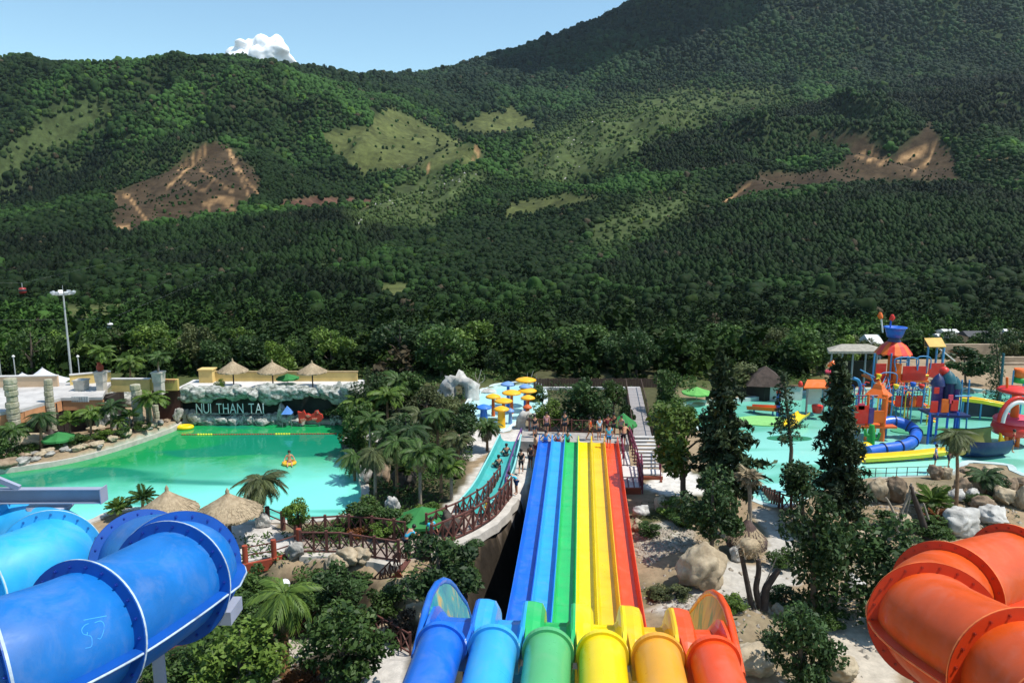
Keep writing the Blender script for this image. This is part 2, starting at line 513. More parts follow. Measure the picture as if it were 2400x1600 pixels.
# ------------------------------------------------------------------ forest on the mountains: one mass
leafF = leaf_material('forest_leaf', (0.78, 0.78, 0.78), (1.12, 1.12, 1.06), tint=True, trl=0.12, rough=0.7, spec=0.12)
protos = []
def proto(name, n, nclump, seed, size, flat=1.0, shape=None):
    p, cl = clump_points(n, 1.0, nclump, seed, flat, 0.6, shape)
    p[:, 2] += 0.75
    me = leaf_mesh(name, p, size, 0.5, seed, 1.5, cl)
    me.materials.append(leafF)
    o = bpy.data.objects.new(name, me)
    return o
protos.append(proto('broad_tree_form', 210, 11, 3, 0.42))
protos.append(proto('dense_tree_form', 210, 14, 4, 0.40, 0.85))
protos.append(proto('tall_tree_form', 210, 11, 5, 0.40, 1.35))
def _cone(cs, r):
    cs[:, 2] = r.uniform(-0.8, 1.5, len(cs)); k = (1.7 - cs[:, 2]) / 2.6
    cs[:, 0] *= k * 0.8; cs[:, 1] *= k * 0.8
    return cs
protos.append(proto('conical_tree_form', 200, 15, 6, 0.36, 1.1, _cone))

def blob(name, seed, tall, cone=0.0):      # rounded crown that merges into the canopy, for the far slopes
    bm = bmesh.new(); bmesh.ops.create_icosphere(bm, subdivisions=3, radius=1)
    v = np.array([x.co[:] for x in bm.verts]); r = np.random.default_rng(seed); out = []
    cs = [(Vector(r.normal(size=3)).normalized() * .45, r.uniform(.5, .72)) for _ in range(9)]
    for q in v:
        q = Vector(q); R_ = .55
        for c, s in cs:
            b_ = q.dot(c); dsc = b_ * b_ - c.length_squared + s * s
            if dsc > 0: R_ = max(R_, b_ + math.sqrt(dsc))
        R_ *= 1 + .16 * mnoise.fractal(q * 3 + Vector((seed, 0, 0)), 1, 2, 3)
        k = 1 - cone * max(0, q.z) * .6
        out.append((q.x * R_ * k, q.y * R_ * k, q.z * R_ * tall + .6 * tall))
    for x, co in zip(bm.verts, out): x.co = co
    me = bpy.data.meshes.new(name); bm.to_mesh(me); bm.free()
    me.polygons.foreach_set('use_smooth', np.ones(len(me.polygons), bool))
    at = me.attributes.new('leaf', 'FLOAT', 'FACE'); at.data.foreach_set('value', np.clip(.5 + .3 * r.normal(size=len(me.polygons)), 0, 1).astype(np.float32))
    me.materials.append(leafF); return bpy.data.objects.new(name, me)
protos += [blob('round_crown_form', 21, .95), blob('uneven_crown_form', 22, 1.15), blob('spire_crown_form', 23, 1.15, .55)]
pts = []
def scatter(y0, y1, spacing, umax=0.86):
    rows = int((y1 - y0) / spacing)
    for i in range(rows):
        yy = y0 + (i + 0.5) * spacing
        n = int(2 * umax * yy / spacing)
        x = (np.arange(n) + 0.5) / n * 2 * umax * yy - umax * yy + rng.uniform(-.5, .5, n) * spacing
        y = yy + rng.uniform(-.5, .5, n) * spacing
        pts.append(np.c_[x, y, np.full(n, spacing)])
scatter(74, 170, 2.6)
scatter(170, 260, 2.9)
scatter(260, 420, 2.6)
scatter(420, 700, 2.9)
scatter(700, 1150, 4.3)
scatter(1150, 1420, 5.6)
scatter(1420, 1850, 6.6)
P = np.concatenate(pts)
P = P[P[:, 0] > -0.86 * P[:, 1]]
zz = np.where(P[:, 1] < 88, -.3 - 1.5 * smooth(P[:, 1], 80, 88), hill(P[:, 0], P[:, 1]))
g, b, s, r_, t, si, px, py = masks(P[:, 0], P[:, 1], zz)
gap = fbm(P[:, 0] / 40, P[:, 1] / 40, 3, 51)
dens = (1 - g * 0.96) * (1 - s * 0.86) * (1 - r_ * 0.95) * (1 - 0.9 * t * (t > .2)) * (1 - 0.72 * b) * (1 - np.clip(si * 1.3, 0, 1))
dens *= np.where(gap < -0.33, 0.55, 1.0)
dens *= np.where((py < -160), 0.4, 1.0)
dens = np.where((P[:, 1] < 96) & (px > 1900), 0, dens)
keep = (rng.uniform(0, 1, len(P)) < dens) & (np.abs(px - 1200) < 1520)
P, zz, px, py, b, g, s = P[keep], zz[keep], px[keep], py[keep], b[keep], g[keep], s[keep]
n = len(P)
# plantation strips: even small conical trees; elsewhere mixed broad crowns
PLANT = [[(0, 560), (270, 545), (600, 505), (830, 492), (930, 560), (830, 640), (500, 640), (300, 620), (0, 660)],
         [(1560, 545), (1700, 490), (1990, 445), (2250, 432), (2400, 450), (2600, 470), (2600, 620), (2000, 640), (1500, 690), (1350, 660)],
         [(150, 380), (480, 300), (520, 330), (250, 450), (0, 500), (0, 430)],
         [(600, 640), (900, 640), (880, 720), (500, 740), (300, 720)],
         [(1500, 330), (1760, 280), (2100, 200), (2400, 170), (2400, 300), (1700, 400), (1500, 420)]]
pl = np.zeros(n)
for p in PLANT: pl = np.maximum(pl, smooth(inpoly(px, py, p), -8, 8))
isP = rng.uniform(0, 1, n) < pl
big = fbm(P[:, 0] / 35 + 7, P[:, 1] / 35, 3, 71)
sc = P[:, 2] * rng.uniform(0.62, 1.05, n) * np.where(isP, 0.60, 0.80 + 0.45 * np.clip(big, -.5, 1)) * (1 - 0.35 * b)
sc *= np.where(rng.uniform(0, 1, n) < 0.03, 1.45, 1.0)
sc *= 1 - 0.5 * g - 0.62 * s
hgt = rng.uniform(0.85, 1.25, n) * np.where(isP, 1.1, 1.0)
idx = np.where(isP, np.where(rng.uniform(0, 1, n) < .7, 3, 2), rng.integers(0, 3, n)).astype(np.int32)
far_ = rng.uniform(0, 1, n) < .88 * smooth(P[:, 1], 150, 330)
idx = np.where(far_, np.where(isP, 6, 4 + rng.integers(0, 2, n)), idx).astype(np.int32)
patch = fbm(P[:, 0] / 90, P[:, 1] / 120, 3, 91)
patch2 = fbm(P[:, 0] / 22, P[:, 1] / 22, 3, 95)
tint = np.tile(np.array([0.023, 0.055, 0.0105]), (n, 1))
lt = smooth(1.5 * patch + 0.6 * patch2 + rng.normal(0, .16, n), -0.6, 0.7)
tint = tint * (0.52 + 1.30 * lt ** 1.6)[:, None]
tint = tint * (1 - 0.54 * isP[:, None])  # plantation's own dark green, with cloud shade put into the tint too
tint = lerp(tint, (0.070, 0.108, 0.030), np.clip(b * 0.95, 0, 1))
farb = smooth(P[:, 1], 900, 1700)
tint = lerp(tint, (0.013, 0.026, 0.019), farb * 0.75)  # far trees go dark and bluish: distance haze put into their colour
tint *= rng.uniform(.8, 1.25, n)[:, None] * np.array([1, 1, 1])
tint = tint * (1 - 0.22 * (1 - smooth(P[:, 1], 420, 760)))[:, None] * np.where(P[:, 1] < 700, 1.0, 1.04)[:, None]  # lower slopes dimmed in the tint, standing in for cloud shadow
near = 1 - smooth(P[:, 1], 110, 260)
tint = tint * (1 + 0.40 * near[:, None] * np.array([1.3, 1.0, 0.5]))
yel = (rng.uniform(0, 1, n) < 0.04) & (~isP)
tint[yel] *= np.array([1.7, 1.45, 0.9])
brn = rng.uniform(0, 1, n) < 0.006
tint[brn] = np.array([0.065, 0.052, 0.030])
me = bpy.data.meshes.new('forest')
me.vertices.add(n)
me.vertices.foreach_set('co', np.c_[P[:, :2], zz].astype(np.float32).ravel())
def fat(name, typ, arr, key):
    a = me.attributes.new(name, typ, 'POINT'); a.data.foreach_set(key, np.ascontiguousarray(arr).ravel())
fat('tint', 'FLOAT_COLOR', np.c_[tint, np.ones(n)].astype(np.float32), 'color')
fat('kindi', 'INT', idx, 'value')
fat('scl', 'FLOAT_VECTOR', np.c_[sc, sc, sc * hgt].astype(np.float32), 'vector')
fat('turn', 'FLOAT_VECTOR', np.c_[np.zeros(n), np.zeros(n), rng.uniform(0, 6.28, n)].astype(np.float32), 'vector')
pc = bpy.data.collections.new('tree_forms')
for i, o in enumerate(protos):
    o.name = 'abcdefg'[i] + '_' + o.name; pc.objects.link(o)
ng = bpy.data.node_groups.new('forest_growth', 'GeometryNodeTree')
ng.interface.new_socket('Geometry', in_out='INPUT', socket_type='NodeSocketGeometry')
ng.interface.new_socket('Geometry', in_out='OUTPUT', socket_type='NodeSocketGeometry')
gi = ng.nodes.new('NodeGroupInput'); go = ng.nodes.new('NodeGroupOutput')
ci = ng.nodes.new('GeometryNodeCollectionInfo'); ci.inputs[0].default_value = pc
ci.inputs['Separate Children'].default_value = True; ci.inputs['Reset Children'].default_value = True
ip = ng.nodes.new('GeometryNodeInstanceOnPoints'); ip.inputs['Pick Instance'].default_value = True
def natt(name, typ):
    a = ng.nodes.new('GeometryNodeInputNamedAttribute'); a.data_type = typ; a.inputs['Name'].default_value = name
    return a.outputs[0]
ng.links.new(gi.outputs[0], ip.inputs['Points']); ng.links.new(ci.outputs[0], ip.inputs['Instance'])
ng.links.new(natt('kindi', 'INT'), ip.inputs['Instance Index'])
ng.links.new(natt('scl', 'FLOAT_VECTOR'), ip.inputs['Scale'])
ng.links.new(natt('turn', 'FLOAT_VECTOR'), ip.inputs['Rotation'])
ng.links.new(ip.outputs[0], go.inputs[0])
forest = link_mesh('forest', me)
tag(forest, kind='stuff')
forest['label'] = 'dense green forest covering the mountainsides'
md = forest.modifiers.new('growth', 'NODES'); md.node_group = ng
# pale rocks lying on the bushy slopes
rp = rng.uniform(-.86, .86, 26000); ry_ = np.exp(rng.uniform(math.log(380), math.log(1050), 26000)); rx = rp * ry_; rz0 = hill(rx, ry_)
g, b, s, r_, t, si, px, py = masks(rx, ry_, rz0)
pk = fbm(rx / 30, ry_ / 45, 3, 77)
ok = (((b > .5) & ~((py > 448) & (px > 1290)) & (pk > .12) & (px > 780)) | ((g > .6) & (pk > .5))) & (rng.uniform(0, 1, 26000) < .28)
RV = []; RF = []
for x, y, z in zip(rx[ok], ry_[ok], rz0[ok]):
    w = rng.uniform(.35, 1.0) * (1 + y / 900); i0 = len(RV)
    RV += [(x + w * rng.uniform(.7, 1), y, z), (x, y + w, z), (x - w * rng.uniform(.7, 1), y, z), (x, y - w, z), (x + rng.uniform(-.3, .3) * w, y, z + w * rng.uniform(.5, 1.1))]
    RF += [(i0, i0 + 1, i0 + 4), (i0 + 1, i0 + 2, i0 + 4), (i0 + 2, i0 + 3, i0 + 4), (i0 + 3, i0, i0 + 4)]
o = link_mesh('hillside_rocks', np_mesh('hillside_rocks', RV, RF), material('hill_rock', (.30, .29, .26), .95, .3, .3))
tag(o, 'pale rocks scattered over the bushy mountain slopes', None, None, 'stuff')
print('forest trees', n, 'rocks', len(RF) // 4)
# ------------------------------------------------------------------ park ground
def gp(lst, z=0.0): return [tuple(G(px, py, z)[:2]) for px, py in lst]
POOL = gp([(-330, 1150), (-140, 1130), (0, 1111), (115, 1095), (191, 1080), (268, 1059), (344, 1034), (402, 1013), (421, 1003), (430, 996), (470, 994), (800, 994), (815, 1010), (805, 1040), (815, 1075), (835, 1110), (850, 1160), (835, 1205), (790, 1222), (700, 1232), (640, 1232), (560, 1236), (450, 1222), (352, 1202), (262, 1210), (190, 1240), (0, 1275), (-200, 1310), (-480, 1300)])
POOL2 = gp([(1600, 955), (1700, 945), (1760, 940), (1900, 925), (2200, 915), (2420, 930), (2900, 950), (2950, 1150), (2600, 1160), (2400, 1122), (2370, 1100), (2300, 1092), (2255, 1092), (2215, 1122), (2040, 1132), (1960, 1150), (1860, 1190), (1790, 1190), (1735, 1150), (1690, 1060), (1630, 1000)])
KIDS_POOL = gp([(1098, 950), (1120, 925), (1165, 905), (1250, 900), (1275, 925), (1268, 965), (1222, 985), (1200, 1000), (1178, 1016), (1130, 1000), (1105, 975)], 0.1)
GORGE = gp([(-200, 1345), (380, 1345), (545, 1330), (640, 1308), (700, 1304), (800, 1304), (880, 1318), (940, 1326), (1010, 1298), (1100, 1258), (1165, 1218), (1203, 1170), (1222, 1130)], 0.3) + [(2.3, 44), (1.2, 30), (0.4, 6), (-40, 6)]
CHASM = gp([(1118, 1252), (1165, 1219), (1204, 1170), (1222, 1130)], 0.3) + [(2.3, 44), (1.6, 30), (1.0, 20), (-3.2, 18), (-2.7, 26), (-2.3, 32)]
def park_h(x, y):
    x = np.asarray(x, float); y = np.asarray(y, float)
    h = 0.30 + 0.10 * fbm(x / 5, y / 5, 3, 61)
    h = h - 2.0 * smooth(inpoly(x + 0.5 * vnoise(x, y, 3), y + 0.5 * vnoise(x + 9, y, 4), GORGE), 0.0, 1.6) * (0.85 + 0.4 * fbm(x / 3, y / 3, 3, 8))
    h = h - 2.9 * smooth(inpoly(x + 0.3 * vnoise(x, y, 5), y, CHASM), 0.0, 0.9)
    # sand mounds right of the slide, the bank of rocks in front of the right-hand pool
    for cx, cy, rr, hh in MOUNDS:
        h = h + hh * np.exp(-((x - cx) ** 2 + (y - cy) ** 2) / (rr * rr))
    h = h - 1.3 * smooth(inpoly(x, y, POOL), -0.15, 0.25) - 1.0 * smooth(inpoly(x, y, POOL2), -0.15, 0.25) - .5 * smooth(inpoly(x, y, KIDS_POOL), -0.15, 0.2)
    return h - 1.5 * smooth(y, 80, 88)
MOUNDS = []
for px, py, rr, hh in [(1735, 1500, 2.0, 1.0), (1640, 1330, 1.6, .5), (2080, 1180, 3.0, .7), (2300, 1180, 4.0, .6), (150, 1050, 3.0, .3), (260, 1030, 3, .35), (360, 1005, 3, .35), (1560, 1260, 3, .3), (2200, 1300, 4, .3)]:
    p = G(px, py, 0.3); MOUNDS.append((p.x, p.y, rr, hh))

def gh(x, y): return float(park_h(np.array([x]), np.array([y]))[0])
def GG(px, py):                           # the point of the park ground seen at a photo position
    z = 0.3
    for _ in range(6):
        p = G(px, py, z); z = gh(p.x, p.y)
    return Vector((p.x, p.y, z))

PAINT = [  # (photo polygon, height it lies at, colour, softness)
 ([(1225, 860), (1560, 860), (1600, 1000), (1560, 1100), (1500, 1000), (1250, 1000)], 0.3, (0.075, 0.075, 0.035), .8),
 ([(760, 900), (1100, 900), (1120, 1010), (1110, 1080), (1070, 1170), (1020, 1210), (860, 1240), (780, 1240), (850, 1160), (800, 1040)], 0.3, (0.07, 0.065, 0.035), .8),
 ([(1475, 1215), (1560, 1185), (1610, 1205), (1580, 1225), (1490, 1245)], 0.3, (0.075, 0.085, 0.03), .5),
 ([(1500, 1385), (1560, 1375), (1580, 1385), (1520, 1410)], 0.3, (0.10, 0.10, 0.035), .4),
 ([(1700, 1395), (1760, 1395), (1765, 1425), (1690, 1430)], 0.3, (0.08, 0.12, 0.03), .4),
 ([(1500, 1120), (1640, 1100), (1720, 1180), (1560, 1190)], 0.3, (0.09, 0.085, 0.04), .6),
 ([(1763, 1188), (1811, 1195), (1838, 1236), (1862, 1263), (1872, 1372), (1838, 1382), (1756, 1416), (1682, 1428), (1580, 1450), (1520, 1430), (1631, 1372), (1712, 1326), (1760, 1334), (1800, 1318), (1800, 1263), (1770, 1212)], 0.3, (0.42, 0.39, 0.345), .12),
 ([(1926, 1467), (1950, 1443), (2042, 1447), (2060, 1498), (2076, 1539), (2103, 1576), (2103, 1640), (2032, 1603), (1940, 1586), (1927, 1545), (1944, 1522)], 0.3, (0.46, 0.40, 0.32), .15),
 ([(1500, 1250), (1560, 1232), (1625, 1240), (1625, 1290), (1560, 1300), (1520, 1325), (1490, 1300)], 0.3, (0.40, 0.37, 0.31), .4),
 ([(1150, 1072), (1172, 1062), (1180, 1080), (1160, 1112), (1105, 1182), (1050, 1222), (1000, 1232), (1030, 1196), (1078, 1150), (1110, 1102)], 0.3, (0.50, 0.47, 0.42), .1),
 ([(1085, 1030), (1110, 1000), (1140, 1015), (1190, 1015), (1205, 1000), (1262, 1004), (1262, 1070), (1245, 1120), (1225, 1160), (1195, 1190), (1120, 1235), (1000, 1290), (930, 1300), (700, 1292), (690, 1262), (860, 1250), (1000, 1245), (1100, 1215), (1180, 1140), (1190, 1060), (1160, 1050), (1110, 1080), (1085, 1068)], 0.3, (0.54, 0.50, 0.455), .12),
 ([(690, 1260), (860, 1248), (1000, 1243), (1085, 1215), (1165, 1130), (1205, 1150), (1200, 1172), (1165, 1219), (1010, 1299), (930, 1322), (700, 1300)], 0.3, (0.31, 0.25, 0.21), .1),
 ([(470, 1240), (560, 1215), (625, 1205), (650, 1240), (695, 1268), (665, 1295), (560, 1325), (460, 1320)], 0.3, (0.50, 0.47, 0.44), .12),
 ([(1555, 1105), (1610, 1100), (1665, 1130), (1665, 1162), (1555, 1162), (1500, 1140)], 0.3, (0.58, 0.55, 0.50), .2),
 ([(2040, 1098), (2250, 1098), (2235, 1118), (2040, 1130)], 0.3, (0.40, 0.47, 0.44), .2),
 ([(880, 1505), (965, 1533), (950, 1640), (840, 1640), (900, 1560)], -1.75, (0.50, 0.46, 0.41), .15),
 ([(560, 1530), (690, 1500), (860, 1470), (880, 1500), (700, 1560), (600, 1640), (480, 1640), (560, 1580)], -1.75, (0.42, 0.37, 0.31), .3),
 ([(880, 1440), (940, 1420), (990, 1440), (990, 1490), (930, 1480)], -1.75, (0.38, 0.30, 0.18), .4),
]
GX, GY = np.meshgrid(np.linspace(-75, 75, 430), np.concatenate([np.linspace(2, 60, 190), np.linspace(60.4, 92, 70)]))
gx, gy = GX.ravel(), GY.ravel()
gz = park_h(gx, gy)
gcol = np.tile(np.array([0.29, 0.215, 0.135]), (len(gx), 1))
wob = fbm(gx / 1.7, gy / 1.7, 3, 41)
gcol = lerp(gcol, (0.19, 0.16, 0.10), np.clip(smooth(fbm(gx / 3.3, gy / 3.3, 4, 44), -.05, .4), 0, 1) * 0.8)
gcol = lerp(gcol, (0.07, 0.085, 0.03), smooth(gy, 64, 72))
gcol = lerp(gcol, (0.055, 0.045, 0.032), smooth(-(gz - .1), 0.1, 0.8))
gcol = lerp(gcol, (0.30, 0.22, 0.14), smooth(gx, 31, 34) * smooth(gy, 62, 68))
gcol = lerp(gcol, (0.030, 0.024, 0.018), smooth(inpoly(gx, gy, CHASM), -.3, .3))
for poly, z, c, sf in PAINT:
    gcol = lerp(gcol, c, smooth(inpoly(gx + wob * sf, gy + wob * sf, gp(poly, z)), -sf * .6, sf * .6))
gcol = lerp(gcol, (0.35, 0.62, 0.55), smooth(inpoly(gx, gy, POOL), -.1, .1))
gcol = lerp(gcol, (0.42, 0.68, 0.62), smooth(inpoly(gx, gy, POOL2), -.1, .1))
gcol = lerp(gcol, (0.55, 0.76, 0.74), smooth(inpoly(gx, gy, KIDS_POOL), -.1, .1))
n1, n0 = GX.shape
ii = np.arange(n0 * n1).reshape(n1, n0)
gf = np.stack([ii[:-1, :-1], ii[:-1, 1:], ii[1:, 1:], ii[1:, :-1]], -1).reshape(-1, 4)
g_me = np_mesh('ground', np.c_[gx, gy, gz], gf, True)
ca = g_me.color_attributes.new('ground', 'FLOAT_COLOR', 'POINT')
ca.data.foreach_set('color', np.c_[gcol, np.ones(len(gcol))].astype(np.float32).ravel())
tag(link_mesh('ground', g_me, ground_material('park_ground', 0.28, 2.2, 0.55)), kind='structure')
# the plain beyond the park on the sides and behind, out to the horizon
mb = MB()
for x0, x1, y0, y1 in ((-2500, -75, -2500, 84), (75, 2500, -2500, 84), (-75, 75, -2500, 2)):
    mb.add([(x0, y0, -0.4), (x1, y0, -0.4), (x1, y1, -0.4), (x0, y1, -0.4)], [(0, 1, 2, 3)])
tag(mb.build('terrain', material('plain_earth', (0.09, 0.10, 0.05), 0.95, 0.5, 0.05)), kind='structure')

# ------------------------------------------------------------------ water
def water_material(name, deep, shallow, y_deep, y_shal, blotch=None, rough=0.06, bump=0.14, bs=1.6, xk=0.0):
    m = bpy.data.materials.new(name); m.use_nodes = True
    nt = m.node_tree; b = nt.nodes['Principled BSDF']
    geo = nd(nt, 'ShaderNodeNewGeometry'); sx = nd(nt, 'ShaderNodeSeparateXYZ'); nt.links.new(geo.outputs['Position'], sx.inputs[0])
    wz = nd(nt, 'ShaderNodeTexNoise', Scale=0.16, Detail=2.0); nt.links.new(geo.outputs['Position'], wz.inputs['Vector'])
    ad = nd(nt, 'ShaderNodeMath', operation='MULTIPLY_ADD'); ad.inputs[1].default_value = 9.0
    tl = nd(nt, 'ShaderNodeMath', operation='MULTIPLY_ADD'); tl.inputs[1].default_value = xk; nt.links.new(sx.outputs[0], tl.inputs[0]); nt.links.new(sx.outputs[1], tl.inputs[2])
    nt.links.new(wz.outputs[0], ad.inputs[0]); nt.links.new(tl.outputs[0], ad.inputs[2])
    mr = nd(nt, 'ShaderNodeMapRange'); mr.interpolation_type = 'SMOOTHSTEP'
    mr.inputs[1].default_value = y_shal + 4.5; mr.inputs[2].default_value = y_deep + 4.5
    nt.links.new(ad.outputs[0], mr.inputs[0])
    mix = nd(nt, 'ShaderNodeMix', data_type='RGBA'); mix.inputs[6].default_value = (*shallow, 1); mix.inputs[7].default_value = (*deep, 1)
    nt.links.new(mr.outputs[0], mix.inputs[0]); c = mix.outputs[2]
    if blotch:   # weed-dark hollows of the floor
        mp = nd(nt, 'ShaderNodeMapping'); mp.inputs['Scale'].default_value = (0.075, 0.19, 1); mp.inputs['Rotation'].default_value = (0, 0, .25); mp.inputs['Location'].default_value = (2.4, 0.3, 0)
        nt.links.new(geo.outputs['Position'], mp.inputs['Vector'])
        bz = nd(nt, 'ShaderNodeTexNoise', Scale=1.0, Detail=1.5, Distortion=0.8); nt.links.new(mp.outputs[0], bz.inputs['Vector'])
        m2 = nd(nt, 'ShaderNodeMapRange'); m2.inputs[1].default_value = 0.505; m2.inputs[2].default_value = 0.575; m2.inputs[4].default_value = 0.9
        nt.links.new(bz.outputs[0], m2.inputs[0])
        mx = nd(nt, 'ShaderNodeMix', data_type='RGBA'); mx.inputs[7].default_value = (*blotch, 1)
        nt.links.new(m2.outputs[0], mx.inputs[0]); nt.links.new(c, mx.inputs[6]); c = mx.outputs[2]
    nt.links.new(c, b.inputs['Base Color'])
    b.inputs['Roughness'].default_value = rough; b.inputs['IOR'].default_value = 1.33
    nz = nd(nt, 'ShaderNodeTexNoise', Scale=bs, Detail=3.0); nt.links.new(geo.outputs['Position'], nz.inputs['Vector'])
    bp = nd(nt, 'ShaderNodeBump', Strength=bump, Distance=0.15); nt.links.new(nz.outputs[0], bp.inputs['Height']); nt.links.new(bp.outputs[0], b.inputs['Normal'])
    return m
def sheet(name, poly, z, mat, kind='structure'):
    me = bpy.data.meshes.new(name); bm = bmesh.new()
    vs = [bm.verts.new((p[0], p[1], z)) for p in poly]
    f = bm.faces.new(vs); f.normal_update()
    if f.normal.z < 0: f.normal_flip()
    bmesh.ops.triangulate(bm, faces=bm.faces[:])
    bm.to_mesh(me); bm.free()
    return tag(link_mesh(name, me, mat), kind=kind)
sheet('pool_water', POOL, 0.02, water_material('green_water', (0.010, 0.27, 0.080), (0.19, 0.69, 0.57), 57.0, 45.5, (0.008, 0.20, 0.12), xk=-.3))
sheet('lagoon_water', POOL2, 0.02, water_material('turquoise_water', (0.13, 0.44, 0.33), (0.28, 0.66, 0.58), 66, 46, (0.12, 0.42, 0.30), .08, .10, 1.0))
sheet('splash_pool_water', KIDS_POOL, 0.08, water_material('pale_water', (0.40, 0.70, 0.70), (0.46, 0.76, 0.76), 70, 55, None, .1, .1, 3))
def rim(name, poly, w, h, z, mat, closed=True):
    mb = MB(); n = len(poly); P = [Vector((p[0], p[1], 0)) for p in poly]
    cen = sum(P, Vector()) / n
    vs = []
    for i in range(n):
        a, b = P[(i - 1) % n], P[(i + 1) % n]
        d = (b - a).normalized(); nn = Vector((d.y, -d.x, 0))
        vs.append((P[i], nn))
    area = sum(P[i].x * P[(i + 1) % n].y - P[(i + 1) % n].x * P[i].y for i in range(n))
    sg = 1 if area > 0 else -1
    pts = []
    for p, nn in vs:
        o = p + nn * sg * w
        i_ = p - nn * sg * 0.06
        pts += [(i_.x, i_.y, z - .4), (i_.x, i_.y, z + h), (o.x, o.y, z + h), (o.x, o.y, z - .4)]
    fs = []
    for i in range(n):
        j = (i + 1) % n
        for k in range(3):
            f = (i * 4 + k, j * 4 + k, j * 4 + k + 1, i * 4 + k + 1)
            fs.append(f if sg < 0 else tuple(reversed(f)))
    mb.add(pts, fs)
    return tag(mb.build(name, mat), kind='structure')
def subdiv(poly, m=4):
    out = []; n = len(poly)
    for i in range(n):
        p0, p1, p2, p3 = (Vector(poly[(i + k - 1) % n]) for k in range(4))
        for k in range(m):
            t = k / m
            out.append(tuple(0.5 * ((2 * p1) + (-p0 + p2) * t + (2 * p0 - 5 * p1 + 4 * p2 - p3) * t * t + (-p0 + 3 * p1 - 3 * p2 + p3) * t ** 3)))
    return out
stone_rim = material('pale_coping', (0.50, 0.46, 0.40), 0.8, 0.25, 2.0, 0.2, 30)
rim('pool_edge', subdiv(POOL, 3), 0.42, 0.0, 0.36, stone_rim)
rim('lagoon_edge', subdiv(POOL2, 3), 0.40, 0.0, 0.34, material('aqua_coping', (0.46, 0.56, 0.54), 0.7, 0.2, 2.0))
rim('splash_pool_edge', subdiv(KIDS_POOL, 3), 0.3, 0.0, 0.33, material('pale_aqua_coping', (0.60, 0.70, 0.70), 0.7, 0.15, 2.0))

# ------------------------------------------------------------------ six-lane racing slide
def fib(name, col, rough=0.33, var=0.10, coat=0.25): return material(name, col, rough, var, 1.1, 0.015, 6.0, 0.4, 0, coat, detail=6, wear=.38)
LC = [srgb(22, 104, 206), srgb(46, 158, 226), srgb(44, 180, 98), srgb(244, 218, 8), srgb(240, 188, 14), srgb(232, 80, 22)]
LN = ['blue', 'light blue', 'green', 'yellow', 'golden yellow', 'orange']
TC = [srgb(22, 104, 206), srgb(54, 164, 224), srgb(86, 172, 110), srgb(236, 206, 18), srgb(222, 156, 40), srgb(228, 78, 22)]
lane_m = [fib('fibreglass_' + n.replace(' ', '_'), c) for n, c in zip(LN, LC)]
tube_m = [fib('tube_' + n.replace(' ', '_'), c) for n, c in zip(LN, TC)]
SLP = math.atan(0.093)
def S(s, t, z): return Vector((s * math.sin(SLP) + t * math.cos(SLP), s * math.cos(SLP) - t * math.sin(SLP), z))
FLOOR = [(11.35, 8.98), (12.2, 8.96), (12.95, 8.93), (13.5, 8.62), (14.2, 8.03), (15, 7.28), (16, 6.30), (17, 5.34), (18, 4.45), (19, 3.62), (20, 2.88), (21, 2.24), (22, 1.70), (23, 1.28), (24, .98), (25, .82), (26, .73), (27, .68), (29, .64), (31, .64), (34, .68), (37, .74), (40, .82), (43, .92), (46, 1.03), (49.6, 1.16)]
_fs, _fz = np.array(FLOOR).T
def fz(s): return float(np.interp(s, _fs, _fz))
slide = root('racing_slide', S(12, 0, 0), 'big water slide with six rainbow lanes side by side running down to the splash area', 'water slide')
O = slide.location.copy()
PROF = [(-.446, .48), (-.415, .48), (-.375, .11), (-.315, .012), (0, 0), (.315, .012), (.375, .11), (.415, .48), (.446, .48), (.446, -.06), (-.446, -.06)]
